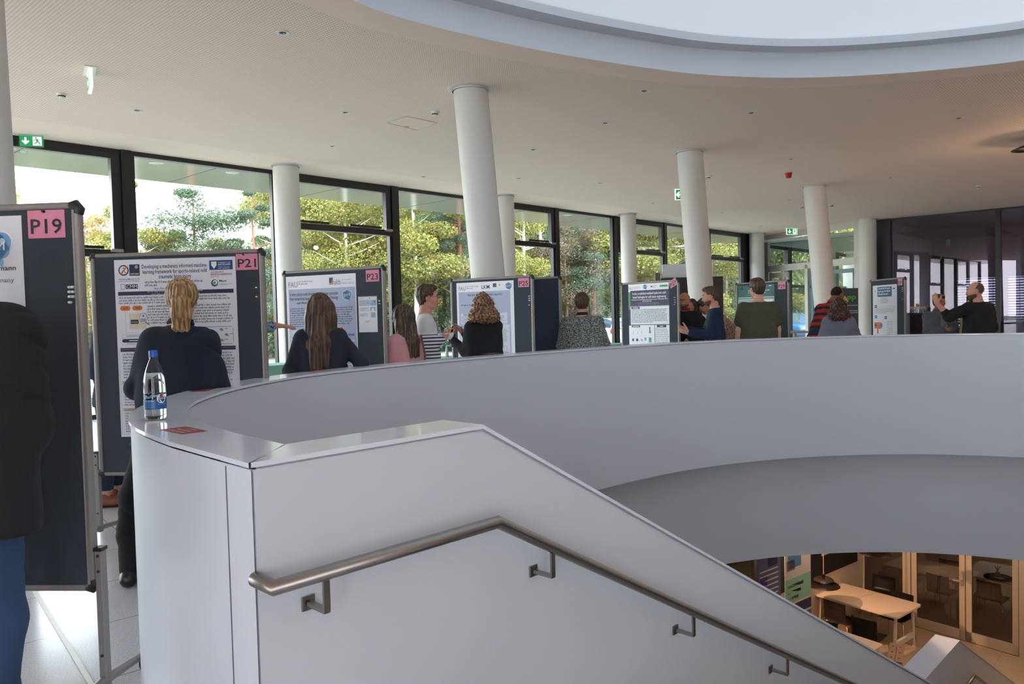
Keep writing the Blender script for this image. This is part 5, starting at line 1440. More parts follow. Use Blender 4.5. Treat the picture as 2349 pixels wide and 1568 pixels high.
# ================================================================== PEOPLE: distance-field bodies turned into meshes
def nrm(v):
    v = np.asarray(v, float); return v / max(1e-9, np.linalg.norm(v))
class SDF:
    """smooth union of round cones and ellipsoids, meshed only where the surface runs"""
    def __init__(s): s.p = []; s.cut = []; s.disp = None
    def cone(s, a, b, ra, rb, k=.03, op='+', flat=1., ax=None):
        s.p.append(('c', np.asarray(a, float), np.asarray(b, float), ra, rb, k, op, flat, None if ax is None else nrm(ax))); return s
    def chain(s, pts, rs, k=.03, op='+', flat=1., ax=None):
        for i in range(len(pts) - 1): s.cone(pts[i], pts[i + 1], rs[i], rs[i + 1], k, op, flat, ax)
        return s
    def ell(s, c, r, R=None, k=.03, op='+'):
        s.p.append(('e', np.asarray(c, float), np.asarray(r, float), None if R is None else np.asarray(R, float), None, k, op, 1., None)); return s
    def plane(s, n, d):      # keep only n.p <= d
        s.cut.append((nrm(n), d)); return s
    @staticmethod
    def dist(q, P):
        if q[0] == 'c':
            a, b, ra, rb, fl, ax = q[1], q[2], q[3], q[4], q[7], q[8]
            if fl != 1.:
                w = (P - a) @ ax; P = P + np.outer(w * (1 / fl - 1), ax)
                b = b + ax * (((b - a) @ ax) * (1 / fl - 1))
            ab = b - a; L = max(1e-9, ab @ ab)
            pa = P - a; t = np.clip(pa @ ab / L, 0, 1)
            d = np.sqrt(((pa - t[:, None] * ab) ** 2).sum(1)) - (ra + (rb - ra) * t)
            return d * (fl if fl < 1 else 1.) ** .5
        v = P - q[1]
        if q[3] is not None: v = v @ q[3]
        r = q[2]; k0 = np.sqrt(((v / r) ** 2).sum(1)); k1 = np.sqrt(((v / (r * r)) ** 2).sum(1))
        return k0 * (k0 - 1) / np.maximum(k1, 1e-6)
    def bound(s):
        lo = np.full(3, 9e9); hi = -lo
        for q in s.p:
            if q[6] != '+': continue
            if q[0] == 'c':
                r = max(q[3], q[4]); m = np.minimum(q[1], q[2]) - r; M = np.maximum(q[1], q[2]) + r
            else: r = q[2].max(); m = q[1] - r; M = q[1] + r
            lo = np.minimum(lo, m); hi = np.maximum(hi, M)
        return lo - .02, hi + .02
    def field(s, P, near=None, cen=None, grp=None, br=0.):
        D = np.full(len(P), 1.0)
        for q in s.p:
            if cen is not None:
                dc = s.dist(q, cen); bm = dc < br + q[5] + .04
                if q[7] < 1: bm = dc < (br + q[5] + .04) * 1.3
                m = bm[grp]
                if not m.any(): continue
                d = s.dist(q, P[m]); cur = D[m]
            else:
                m = slice(None); d = s.dist(q, P); cur = D
            k = q[5]
            if q[6] == '+':
                h = np.maximum(k - np.abs(cur - d), 0) / k; D[m] = np.minimum(cur, d) - h * h * k * .25
            else:
                h = np.maximum(k - np.abs(cur + d), 0) / k; D[m] = np.maximum(cur, -d) + h * h * k * .25
        if s.disp is not None: D = D + s.disp(P)
        for n, d in s.cut: D = np.maximum(D, P @ n - d)
        return D
    def mesh(s, h):
        lo, hi = s.bound(); B = 8
        nb = np.ceil((hi - lo) / (h * B)).astype(int); N = nb * B + 1
        ci = np.stack(np.meshgrid(*[np.arange(k) for k in nb], indexing='ij'), -1).reshape(-1, 3)
        cen = lo + (ci + .5) * h * B; br = h * B * .87
        Dc = s.field(cen)
        act = np.abs(Dc) < br * 1.25 + .03
        V = np.full(tuple(N), 1., np.float32)
        for c, d in zip(ci[~act], Dc[~act]):
            if d < 0: V[c[0] * B:c[0] * B + B + 1, c[1] * B:c[1] * B + B + 1, c[2] * B:c[2] * B + B + 1] = -1
        ca = ci[act]; cen = cen[act]
        o = np.stack(np.meshgrid(*[np.arange(B + 1)] * 3, indexing='ij'), -1).reshape(-1, 3)
        for st in range(0, len(ca), 600):
            cc = ca[st:st + 600]; idx = (cc[:, None] * B + o[None]).reshape(-1, 3)
            P = lo + idx * h; grp = np.repeat(np.arange(len(cc)), len(o))
            V[idx[:, 0], idx[:, 1], idx[:, 2]] = s.field(P, cen=cen[st:st + 600], grp=grp, br=br)
        return nets(V, lo, h)
def nets(V, lo, h):
    sg = V < 0
    c = [sg[i:sg.shape[0] - 1 + i, j:sg.shape[1] - 1 + j, k:sg.shape[2] - 1 + k] for i in (0, 1) for j in (0, 1) for k in (0, 1)]
    al = c[0].copy(); an = c[0].copy()
    for x in c[1:]: al &= x; an |= x
    cells = np.argwhere(an & ~al)
    idm = np.full(tuple(np.array(V.shape) - 1), -1, np.int32); idm[cells[:, 0], cells[:, 1], cells[:, 2]] = np.arange(len(cells))
    corn = np.array([(i, j, k) for i in (0, 1) for j in (0, 1) for k in (0, 1)])
    cv = np.stack([V[cells[:, 0] + a, cells[:, 1] + b, cells[:, 2] + d] for a, b, d in corn], 1)
    acc = np.zeros((len(cells), 3)); cnt = np.zeros(len(cells))
    for a in range(8):
        for b in range(a + 1, 8):
            if np.abs(corn[a] - corn[b]).sum() != 1: continue
            va, vb = cv[:, a], cv[:, b]; m = (va < 0) != (vb < 0)
            t = np.where(m, va / np.where(m, va - vb, 1), 0)
            acc += np.where(m[:, None], corn[a] + t[:, None] * (corn[b] - corn[a]), 0); cnt += m
    P = lo + (cells + acc / np.maximum(cnt, 1)[:, None]) * h
    F = []
    for ax in range(3):
        u, v = [(1, 2), (2, 0), (0, 1)][ax]
        sl0 = [slice(None)] * 3; sl1 = [slice(None)] * 3; sl0[ax] = slice(0, -1); sl1[ax] = slice(1, None)
        a = sg[tuple(sl0)]; b = sg[tuple(sl1)]
        e = np.argwhere(a != b)
        e = e[(e[:, u] > 0) & (e[:, v] > 0) & (e[:, u] < V.shape[u] - 1) & (e[:, v] < V.shape[v] - 1)]
        if not len(e): continue
        fl = a[e[:, 0], e[:, 1], e[:, 2]]
        du = np.zeros(3, int); du[u] = 1; dv = np.zeros(3, int); dv[v] = 1
        g = lambda q: idm[q[:, 0], q[:, 1], q[:, 2]]
        q = np.stack([g(e - du - dv), g(e - dv), g(e), g(e - du)], 1)
        q[~fl] = q[~fl][:, ::-1]; F.append(q)
    F = np.concatenate(F); F = F[(F >= 0).all(1)]
    return P, F

def rotm(ax, a): return np.array(Matrix.Rotation(a, 3, ax))
def wav(amp, fs, ph=0.):
    """cloth folds"""
    def f(P):
        x, y, z = P[:, 0], P[:, 1], P[:, 2]
        a = (1 - np.abs(np.sin(fs * .5 * z + 6 * x + ph + 1.6 * np.sin(6 * y + 5 * x + 3 * z)))) ** 4 * (.5 + .5 * np.sin(9 * x - 7 * z + 5 * y + ph))
        c = (1 - np.abs(np.sin(fs * .42 * z - 11 * x + 7 * y + 2 * ph + 1.3 * np.sin(8 * x - 4 * z)))) ** 4 * (.5 + .5 * np.sin(7 * x + 9 * z - 6 * y))
        b = np.sin(21 * x + 11 * z + ph) * np.sin(17 * y - 15 * z + ph)
        return amp * (1.5 * a + 1.3 * c + .5 * b)
    return f
def hairwave(amp, f, ph=0., curl=False):
    def g(P):
        x, y, z = P[:, 0], P[:, 1], P[:, 2]; a = np.arctan2(y - .0, x)
        if curl:
            return amp * (np.sin(f * x + 3 * np.sin(f * .5 * z)) * np.sin(f * y + 1) * np.sin(f * z + 2 * np.sin(f * .45 * x)) + .5 * np.sin(1.9 * f * x + 1) * np.sin(1.7 * f * z + 2 * np.sin(40 * y)))
        return amp * (np.sin(f * a + 5 * z + ph) + .6 * np.sin(f * 2.3 * a - 8 * z + 1 + ph) + .4 * np.sin(f * .8 * a + 21 * z))
    return g

SKINS = {}
def skin(c): return mat('skin_' + c, c, .55, var=.1, vscale=14)
M_eye = mat('eye_white', 'd8d2ca', .25); M_iris = mat('eye_dark', '221a16', .2)

class Person:
    def __init__(s, x, y, yaw, H, label, lean=0., side=0., twist=0., build=1., female=False, legs=True, res=.0075, hy=0., hp=0., hr=0.):
        """yaw: direction faced, 0 = away from the camera (+y); lean forward and side in degrees"""
        s.t = empty('person', (x, y, 0), yaw, label, 'person'); s.k = H / 1.75; s.b = build; s.f = female; s.res = res
        s.L = math.radians(lean); s.Sd = math.radians(side); s.tw = math.radians(twist)
        s.hy, s.hp, s.hr = map(math.radians, (hy, hp, hr))
        s.hip = np.array([0, 0, .94]) * s.k
        s.hw = .5
    def up(s, p):           # unbent torso point -> bent
        p = np.asarray(p, float) * s.k - s.hip
        f = np.clip(p[..., 2] / (.5 * s.k), 0, 1)
        R = rotm('Z', s.tw) @ rotm('Y', s.Sd) @ rotm('X', -s.L)
        return R @ p + s.hip
    def R(s): return rotm('Z', s.tw) @ rotm('Y', s.Sd) @ rotm('X', -s.L)
    def setup(s, arms, stance=.10, feet=None):
        """arms: {-1: (elbow, wrist, hand), 1: ...} as offsets in metres from the shoulder / elbow, in the person's own frame"""
        sh = .148 if s.f else .168
        sh *= s.b
        s.sh = {a: s.up((a * sh, -.005, 1.385)) for a in (-1, 1)}
        s.el, s.wr, s.hd = {}, {}, {}
        for a in (-1, 1):
            e, w, hd = arms[a]
            e = nrm(e) * .285 * s.k; w = nrm(w) * .25 * s.k
            s.el[a] = s.sh[a] + e; s.wr[a] = s.el[a] + w; s.hd[a] = hd
        s.neck = s.up((0, -.02, 1.455))
        HR = s.R() @ rotm('X', s.L * .75) if s.L > 0 else s.R()
        s.HR = rotm('Z', s.hy) @ HR @ rotm('Y', s.hr) @ rotm('X', -s.hp) if True else HR
        s.hb = s.neck + s.R() @ np.array([0, .012, .06]) * s.k
        s.hc = s.hb + s.HR @ np.array([0, .03, .115]) * s.k      # head centre
        ft = feet or {-1: (-stance, 0.), 1: (stance, 0.)}
        s.kn, s.an = {}, {}
        for a in (-1, 1):
            fx, fy = ft[a]
            s.an[a] = np.array([fx, fy - .03, .09 * s.k]); s.kn[a] = np.array([fx * .95 + a * .005, fy * .5 + .015, .5 * s.k])
    def H(s, p): return s.hc + s.HR @ (np.asarray(p, float) * s.k)
    def hand(s, S, a, pose):
        """palm, four unequal fingers and a thumb. pose = (finger direction, palm normal, curl, kind)"""
        if pose is None: pose = ((0, 0, -1), (-a, 0, 0), .35, 'relax')
        fd, pn, curl, kind = pose
        fd = nrm(fd); pn = np.asarray(pn, float); pn = nrm(pn - fd * (pn @ fd)); sd = np.cross(fd, pn) * (1 if a > 0 else -1)   # sd points to the thumb side
        w = s.wr[a]; k = s.k * (.93 if s.f else 1.)
        pc = w + fd * .085 * k
        S.cone(w, w + fd * .03 * k, .026 * k, .029 * k, .02, flat=.75, ax=pn)
        S.chain([w + fd * .03 * k, w + fd * .082 * k], [.034 * k, .037 * k], .015, flat=.42, ax=pn)
        for i, (off, ln) in enumerate(((.028, .072), (.0095, .08), (-.0095, .074), (-.028, .058))):
            c = curl if not hasattr(curl, '__len__') else curl[i]
            p = w + (fd * .092 + sd * off) * k; d = fd; r = .0088 * k
            spread = sd * off * 1.6
            d = nrm(d + spread)
            for j, sg in enumerate((.46, .3, .24)):
                ang = c * (.75 if j == 0 else 1.0) * 1.25
                d = nrm(d * math.cos(ang) + pn * math.sin(ang))
                q = p + d * ln * sg * k
                S.cone(p, q, r, r * .92, .006); p = q; r *= .92
        tb = w + (fd * .035 + sd * .03 + pn * .006) * k
        td = nrm(fd * .62 + sd * .75 + pn * (.25 + .4 * (curl if not hasattr(curl, '__len__') else .5)))
        q = tb + td * .036 * k; S.cone(tb - td * .012 * k, q, .0145 * k, .0115 * k, .012)
        d2 = nrm(td + fd * .5 + pn * .1); S.cone(q, q + d2 * .034 * k, .0112 * k, .0095 * k, .006)
        return pc
    def body(s, m, face=True, neck_r=.052):
        S = SDF(); k = s.k; b = s.b; U = s.up; X = s.R() @ np.array([0, 1, 0])
        # torso
        S.cone(U((-.06, 0, .95)), U((.06, 0, .95)), .125 * k, .125 * k, .05, flat=.8, ax=X)
        S.cone(U((-.05, 0, 1.1)), U((.05, 0, 1.1)), .1 * k * b, .1 * k * b, .08, flat=.78, ax=X)
        S.cone(U((-.09, 0, 1.29)), U((.09, 0, 1.29)), .11 * k * b, .11 * k * b, .08, flat=.75, ax=X)
        S.cone(U((-.1, -.01, 1.365)), U((.1, -.01, 1.365)), .052 * k, .052 * k, .05)
        for a in (-1, 1): S.cone(U((0, -.025, 1.44)), s.sh[a] + s.R() @ np.array([0, 0, .005]), .042 * k, .038 * k, .05)
        S.cone(U((0, -.02, 1.4)), s.hb, .062 * k, neck_r * k, .05)
        S.cone(s.hb, s.H((0, -.02, -.03)), neck_r * k, neck_r * .98 * k, .03)
        for a in (-1, 1):
            S.chain([s.sh[a], s.el[a]], [.046 * k * b, .037 * k * b], .035)
            md = s.el[a] * .65 + s.wr[a] * .35
            S.chain([s.el[a], md, s.wr[a]], [.037 * k * b, .036 * k * b, .025 * k], .015)
            s.hand(S, a, s.hd[a])
            S.chain([U((a * .085, 0, .92)), s.kn[a], s.kn[a] * .6 + s.an[a] * .4 + np.array([0, -.02, 0]), s.an[a]], [.085 * k * b, .053 * k, .052 * k, .036 * k], .03)
            S.cone(s.an[a] + np.array([0, -.01, -.03]), s.an[a] + np.array([a * .015, .14, -.06]), .034 * k, .026 * k, .03)
        # head
        HRm = s.HR; w = .96 if s.f else 1.
        S.ell(s.H((0, -.012, .022)), np.array([.077 * w, .096, .098]) * k, HRm, .02)
        S.ell(s.H((0, .02, -.03)), np.array([.062 * w, .07, .082]) * k, HRm, .03)
        S.ell(s.H((0, .055, -.088)), np.array([.026, .022, .02]) * k, HRm, .035)          # chin
        S.cone(s.H((-.045 * w, -.005, -.065)), s.H((-.018, .055, -.092)), .02 * k, .018 * k, .02); S.cone(s.H((.045 * w, -.005, -.065)), s.H((.018, .055, -.092)), .02 * k, .018 * k, .02)
        if face:
            S.chain([s.H((0, .078, .012)), s.H((0, .104, -.032))], [.009 * k, .0125 * k], .012)     # nose
            S.ell(s.H((0, .098, -.04)), np.array([.018, .012, .009]) * k, HRm, .008)
            S.cone(s.H((-.035, .077, .03)), s.H((.035, .077, .03)), .011 * k, .011 * k, .018)         # brow
            for a in (-1, 1):
                S.ell(s.H((a * .031, .091, .008)), np.array([.017, .012, .011]) * k, HRm, .012, '-')
                S.ell(s.H((a * .031, .0735, .006)), np.array([.013, .013, .012]) * k, HRm, .004)
                S.ell(s.H((a * .042, .055, -.03)), np.array([.02, .022, .018]) * k, HRm, .03)
            S.cone(s.H((-.018, .084, -.061)), s.H((.018, .084, -.061)), .0065 * k, .0065 * k, .006)
            S.cone(s.H((-.014, .083, -.071)), s.H((.014, .083, -.071)), .0075 * k, .0075 * k, .006)
            S.cone(s.H((-.02, .094, -.066)), s.H((.02, .094, -.066)), .002 * k, .002 * k, .004, '-')
        for a in (-1, 1):
            S.ell(s.H((a * .079 * w, -.012, -.005)), np.array([.009, .019, .031]) * k, HRm @ rotm('Z', a * -.35), .006)
            S.ell(s.H((a * .087 * w, -.008, .0)), np.array([.006, .009, .015]) * k, HRm, .004, '-')
        V, F = S.mesh(s.res); s.o_body = np_mesh('body', V, F, [m], s.t)
        if face:
            mb = MB()
            for a in (-1, 1):
                c = s.H((a * .031, .0785, .006)); mb.ball(tuple(c), (.0115 * k, .0115 * k, .0062 * k), M_eye, 10, 7)
                c = s.H((a * .031, .0862, .006)); mb.ball(tuple(c), .0052 * k, M_iris, 8, 6)
            mb.build('eyes', s.t)
            mb = MB()
            mb.tube([tuple(s.H((x_, .0925 - abs(x_) * .25, -.0655))) for x_ in (-.02, -.01, 0, .01, .02)], [.001, .0028, .0034, .0028, .001], s.lip(), 6); mb.build('mouth', s.t)
        return s
    def lip(s): return mat('lip_rose', '8c5048', .5)
    def brows(s, m):
        mb = MB()
        for a in (-1, 1): mb.tube([tuple(s.H((a * .014, .0905, .024))), tuple(s.H((a * .03, .0895, .03))), tuple(s.H((a * .048, .08, .024)))], [.003, .0042, .002], m, 6)
        mb.build('eyebrows', s.t); return s
    def top(s, m, slv=1., hem=.86, thick=.016, name='sweater', fold=.006, collar=None, belly=0., cut=None, cuff=None):
        """slv: share of the arm covered"""
        S = SDF(); k = s.k; b = s.b; U = s.up; X = s.R() @ np.array([0, 1, 0]); t = thick
        S.cone(U((-.075, 0, hem)), U((.075, 0, hem)), (.13 + t) * k * b, (.13 + t) * k * b, .06, flat=.8, ax=X)
        S.cone(U((-.07, .01 + belly, 1.02)), U((.07, .01 + belly, 1.02)), (.122 + t) * k * b, (.122 + t) * k * b, .08, flat=.8, ax=X)
        S.cone(U((-.08, .0, 1.15)), U((.08, .0, 1.15)), (.112 + t) * k * b, (.112 + t) * k * b, .08, flat=.8, ax=X)
        S.cone(U((-.09, 0, 1.29)), U((.09, 0, 1.29)), (.106 + t) * k * b, (.106 + t) * k * b, .07, flat=.78, ax=X)
        S.cone(U((-.1, -.01, 1.365)), U((.1, -.01, 1.365)), (.052 + t) * k, (.052 + t) * k, .05)
        for a in (-1, 1): S.cone(U((0, -.025, 1.412)), s.sh[a] + s.R() @ np.array([0, 0, .0]), (.04 + t * .7) * k, (.042 + t * .9) * k, .05)
        S.cone(U((0, -.02, 1.36)), U((0, -.02, 1.432)), (.07 + t) * k, (.058 + t * .4) * k, .03)
        if s.f: S.ell(U((-.07, .085, 1.26)), np.array([.062, .05, .06]) * k, None, .05); S.ell(U((.07, .085, 1.26)), np.array([.062, .05, .06]) * k, None, .05)
        for a in (-1, 1):
            S.cone(s.sh[a], s.el[a], (.047 + t) * k * b, (.04 + t) * k * b, .035)
            if slv > .5:
                q = (slv - .5) * 2; e = s.el[a] + (s.wr[a] - s.el[a]) * q
                S.cone(s.el[a], e, (.043 + t) * k * b, (.03 + t * .75 + .012 * (1 - q)) * k, .02)
        if slv <= .5:
            for a in (-1, 1):
                pass
        zl = U((0, 0, hem - .02))
        S.plane(-(s.R() @ np.array([0, 0, 1])), -(s.R() @ np.array([0, 0, 1])) @ zl)
        if slv < .5:
            # short sleeves: rebuild the arms cut across
            S.p = [q for q in S.p if not (q[0] == 'c' and any(np.allclose(q[1], s.sh[a]) for a in (-1, 1)))]
            for a in (-1, 1): S.cone(s.sh[a], s.sh[a] + (s.el[a] - s.sh[a]) * slv * 1.7, (.05 + t) * k * b, (.052 + t * 1.2) * k * b, .035)
        for c in (cut or []): S.plane(*c)
        S.disp = wav(fold, 26, s.k * 7 + b)
        V, F = S.mesh(s.res * 1.05); s.o_top = np_mesh(name, V, F, [m], s.t)
        if collar is not None:
            mb = MB(); ax = nrm(s.hb - s.neck); u_ = nrm(np.cross(ax, [1, 0, .1])); v_ = np.cross(ax, u_)
            base = s.neck * .45 + s.hb * .55
            ring = lambda r, h: [tuple(base + ax * (h + .012 * math.cos(j)) + (u_ * math.cos(j) + v_ * math.sin(j)) * r) for j in [2 * PI * i / 20 for i in range(20)]]
            mb.tube(ring(.064 * k, .0), .012, collar, 8, closed=True, cap=False); mb.tube(ring(.060 * k, .018), .009, collar, 8, closed=True, cap=False); mb.build('collar', s.t)
        return s
    def trousers(s, m, t=.014, name='trousers', top=.98, hem=.07):
        S = SDF(); k = s.k; b = s.b; U = s.up; X = np.array([0, 1, 0])
        lo = lambda p: np.asarray(p, float) * k
        S.cone(lo((-.07, 0, .93)), lo((.07, 0, .93)), (.125 + t) * k * b, (.125 + t) * k * b, .05, flat=.8, ax=X)
        if s.L > .3: S.cone(U((-.06, 0, 1.0)), U((.06, 0, 1.0)), (.11 + t) * k * b, (.11 + t) * k * b, .06, flat=.85, ax=s.R() @ X)
        for a in (-1, 1):
            an = s.an[a] + np.array([0, 0, hem * k - .07])
            S.chain([lo((a * .085, -.005, .9)), s.kn[a], s.kn[a] * .5 + an * .5 + np.array([0, -.02, 0]), an], [(.088 + t) * k * b, (.057 + t) * k, (.052 + t) * k, (.043 + t) * k], .03)
        S.plane((0, 0, 1), (.90 * k) if s.L < .3 else 1.2 * k); S.plane((0, 0, -1), -hem * k)
        S.disp = wav(.004, 34, 1.3)
        V, F = S.mesh(s.res * 1.1); np_mesh(name, V, F, [m], s.t); return s
    def shoes(s, m, sole, h=.09):
        for a in (-1, 1):
            S = SDF(); an = s.an[a]; z = .045
            x, y = an[0], an[1]
            S.chain([(x, y - .035, z), (x + a * .005, y + .06, z), (x + a * .018, y + .17, z - .008)], [.043, .044, .038], .02)
            S.cone((x, y - .02, z), (x, y - .01, h), .04, .042, .03)
            S.plane((0, 0, -1), -.018); S.plane((0, 0, 1), h + .01)
            V, F = S.mesh(.008); o = np_mesh('shoe', V, F, [m], s.t)
            S = SDF(); S.chain([(x, y - .035, z), (x + a * .005, y + .06, z), (x + a * .018, y + .17, z - .008)], [.047, .048, .042], .02)
            S.plane((0, 0, -1), -.002); S.plane((0, 0, 1), .024)
            V, F = S.mesh(.008); np_mesh('sole', V, F, [sole], o)
            mb = MB()
            for i in range(4): mb.tube([(x - .018, y + .035 + i * .02, .088 - i * .004), (x, y + .04 + i * .02, .094 - i * .004), (x + .02, y + .035 + i * .02, .088 - i * .004)], .003, sole, 5)
            mb.build('laces', o)
        return s
    def hair(s, m, kind='short', length=.25, vol=1., name='hair', seed=0., hl=None):
        S = SDF(); k = s.k; H = s.H; R_ = s.HR
        if kind == 'short':
            S.ell(H((0, -.022, .036)), np.array([.086, .100, .098]) * k * vol, R_, .02)
            S.ell(H((0, .035, .098)), np.array([.06, .05, .03]) * k * vol, R_, .03)
            S.ell(H((0, -.06, -.03)), np.array([.062, .04, .06]) * k, R_, .03)
            S.ell(H((0, .085, .0)), np.array([.085, .065, .079]) * k, R_, .02, '-')
            for a in (-1, 1): S.ell(H((a * .088, .012, -.03)), np.array([.03, .036, .055]) * k, R_, .012, '-')
            S.ell(H((0, .02, -.115)), np.array([.1, .1, .06]) * k, R_, .02, '-')
            S.disp = lambda P, q=hairwave(.0028, 17, seed), c=s.hc: q(P - c) + .002 * np.sin(90 * P[:, 0] + seed) * np.sin(80 * P[:, 1]) * np.sin(70 * P[:, 2])
        elif kind == 'buzz':
            S.ell(H((0, -.018, .024)), np.array([.0795, .0975, .096]) * k, R_, .02)
            S.ell(H((0, .06, .08)), np.array([.075, .1, .085]) * k, R_, .03, '-')
            for a in (-1, 1): S.ell(H((a * .088, .012, -.03)), np.array([.03, .036, .055]) * k, R_, .012, '-')
            S.ell(H((0, .05, -.1)), np.array([.1, .11, .075]) * k, R_, .02, '-')
        elif kind == 'pony':
            S.ell(H((0, -.016, .028)), np.array([.09, .106, .104]) * k, R_, .02)
            S.ell(H((0, .095, -.01)), np.array([.082, .062, .09]) * k, R_, .015, '-')
            for a in (-1, 1): S.ell(H((a * .09, .01, -.04)), np.array([.032, .04, .05]) * k, R_, .01, '-')
            S.ell(H((0, .03, -.12)), np.array([.1, .11, .06]) * k, R_, .02, '-')
            S.disp = lambda P, q=hairwave(.0018, 26), c=s.hc: q(P - c)
        else:   # long or curly: a full fall of hair round the back and sides
            S.ell(H((0, -.018, .03)), np.array([.09, .104, .102]) * k * vol, R_, .02)
            d = np.array([0, 0, -1.]); w0 = .062 * vol
            bk = s.R() @ np.array([0, -1, 0])
            for a in (-1., -.5, 0., .5, 1.):
                p0 = H((a * .058, -.03 - .02 * (1 - abs(a)), .0)); p1 = H((a * .075, -.045 - .03 * (1 - abs(a)), -.08))
                p1 = p1 * .5 + (p0 + d * .1 * k) * .5
                fr = .035 if (abs(a) > .9) else .0
                p2 = p1 + d * (length - .1) * .5 + bk * .05 + np.array([a * .035, 0, 0]) + s.R() @ np.array([0, fr, 0]); p3 = p1 + d * (length - .1) + bk * .075 + np.array([a * .06, 0, 0]) + s.R() @ np.array([0, fr * 1.6, 0])
                S.chain([p0, p1, p2, p3], [w0 * k, w0 * .95 * k, w0 * (.8 if kind == 'long' else 1.) * k, w0 * (.42 if kind == 'long' else .85) * k], .03)
            S.ell(H((0, .095, -.02)), np.array([.078, .062, .098]) * k, R_, .015, '-')
            if kind == 'curly':
                S.disp = lambda P, q=hairwave(.011, 75, 0, True), c=s.hc: q(P - c)
            else:
                S.disp = lambda P, q=hairwave(.0026, 11, seed), c=s.hc: q(P - c)
        V, F = S.mesh(s.res * .85); s.o_hair = np_mesh(name, V, F, [m], s.t)
        if kind == 'pony':
            S = SDF(); b0 = H((0, -.1, .07)); 
            pts = [b0, H((0, -.135, .045)), H((.004, -.142, -.02)), H((.008, -.138, -.1)), H((.008, -.125, -.17)), H((.008, -.11, -.215))]
            for off, rr in ((-.016, .8), (.0, 1.), (.018, .8)):
                o_ = R_ @ np.array([off, 0, 0]); S.chain([p + o_ * min(1.6, i * .6) for i, p in enumerate(pts)], [q_ * rr for q_ in (.02, .034, .037, .035, .027, .01)], .012)
            S.disp = lambda P, c=s.hc: .0026 * np.sin(210 * (P[:, 0] - c[0]) + 3 * np.sin(9 * P[:, 2])) + .0015 * np.sin(95 * (P[:, 0] - c[0]) + 12 * P[:, 2])
            V, F = S.mesh(.005); np_mesh('ponytail', V, F, [m], s.t)
            mb = MB(); mb.tube([tuple(H((.021 * math.cos(j), -.106 + .008 * math.sin(j), .064 + .02 * math.sin(j)))) for j in [i * PI / 8 for i in range(16)]], .005, mat('hair_tie', '6b5a48', .6), 6, closed=True, cap=False); mb.build('hair_tie', s.t)
        return s
    def beard(s, m, thick=.004):
        S = SDF(); k = s.k; H = s.H; R_ = s.HR
        S.ell(H((0, .022, -.035)), (np.array([.062, .07, .082]) + thick) * k, R_, .02)
        S.ell(H((0, .055, -.088)), (np.array([.03, .026, .024]) + thick) * k, R_, .03)
        for a in (-1, 1): S.cone(H((a * .045, -.005, -.065)), H((a * .018, .055, -.092)), (.0205 + thick) * k, (.0185 + thick) * k, .02)
        S.ell(H((0, .075, -.015)), np.array([.07, .05, .043]) * k, R_, .01, '-')
        S.ell(H((0, .1, -.066)), np.array([.022, .02, .008]) * k, R_, .004, '-')
        S.ell(H((0, -.03, .04)), np.array([.12, .1, .075]) * k, R_, .01, '-')
        S.ell(H((0, -.06, -.06)), np.array([.12, .055, .12]) * k, R_, .01, '-')
        S.disp = lambda P: .0012 * np.sin(300 * P[:, 0]) * np.sin(280 * P[:, 2])
        V, F = S.mesh(.0055); np_mesh('beard', V, F, [m], s.t); return s
    def glasses(s, m):
        mb = MB(); H = s.H
        for a in (-1, 1):
            c = (a * .033, .101, .004)
            mb.tube([tuple(H((c[0] + .024 * math.cos(j), c[1] - abs(c[0] + .024 * math.cos(j)) * .12, c[2] + .018 * math.sin(j)))) for j in [i * PI / 8 for i in range(16)]], .0016, m, 6, closed=True, cap=False)
            mb.tube([tuple(H((a * .057, .094, .008))), tuple(H((a * .08, .06, .008))), tuple(H((a * .083, -.01, .006))), tuple(H((a * .08, -.03, -.012)))], .0018, m, 6)
        mb.tube([tuple(H((-.01, .099, .008))), tuple(H((0, .103, .011))), tuple(H((.01, .099, .008)))], .0016, m, 6)
        o = mb.build('glasses', s.t)
        mb = MB()
        for a in (-1, 1): mb.poly([tuple(H((a * .033 + .023 * math.cos(j), .101 - abs(a * .033 + .023 * math.cos(j)) * .12, .004 + .017 * math.sin(j)))) for j in [i * PI / 8 for i in range(16)]], glass('spectacle_lens', (.93, .95, .96), 1.4, .05))
        mb.build('lenses', o); return s
    def strap(s, pts, r, m, name='strap', flat=False):
        mb = MB(); mb.tube([tuple(p) for p in pts], r, m, 8); mb.build(name, s.t); return s
# ================================================================== THE PEOPLE
def hairmat(name, c1, c2, c3=None, sc=(75, 75, 2.5), curl=False):
    m = mat(name, c1, .45)
    nt, b = nodes_of(m)
    tc = nt.nodes.new('ShaderNodeTexCoord'); mp = nt.nodes.new('ShaderNodeMapping'); mp.inputs['Scale'].default_value = sc if not curl else (60, 60, 45)
    n = nt.nodes.new('ShaderNodeTexNoise'); n.inputs['Scale'].default_value = 1; n.inputs['Detail'].default_value = 3
    rp = nt.nodes.new('ShaderNodeValToRGB'); e = rp.color_ramp.elements
    e[0].position = .36; e[0].color = lin(c1); e[1].position = .62; e[1].color = lin(c2)
    if c3: q = e.new(.5); q.color = lin(c3)
    nt.links.new(tc.outputs['Object'], mp.inputs[0]); nt.links.new(mp.outputs[0], n.inputs['Vector']); nt.links.new(n.outputs['Fac'], rp.inputs[0]); nt.links.new(rp.outputs[0], b.inputs['Base Color'])
    bp = nt.nodes.new('ShaderNodeBump'); bp.inputs['Strength'].default_value = .35; bp.inputs['Distance'].default_value = .003
    nt.links.new(n.outputs['Fac'], bp.inputs['Height']); nt.links.new(bp.outputs[0], b.inputs['Normal'])
    return m
def cloth(name, c, var=.12, sc=9, rough=.92, bs=420, bump=.25, sheen=.0): return mat(name, c, rough, bump=bump, bscale=bs, var=var, vscale=sc, sheen=sheen)
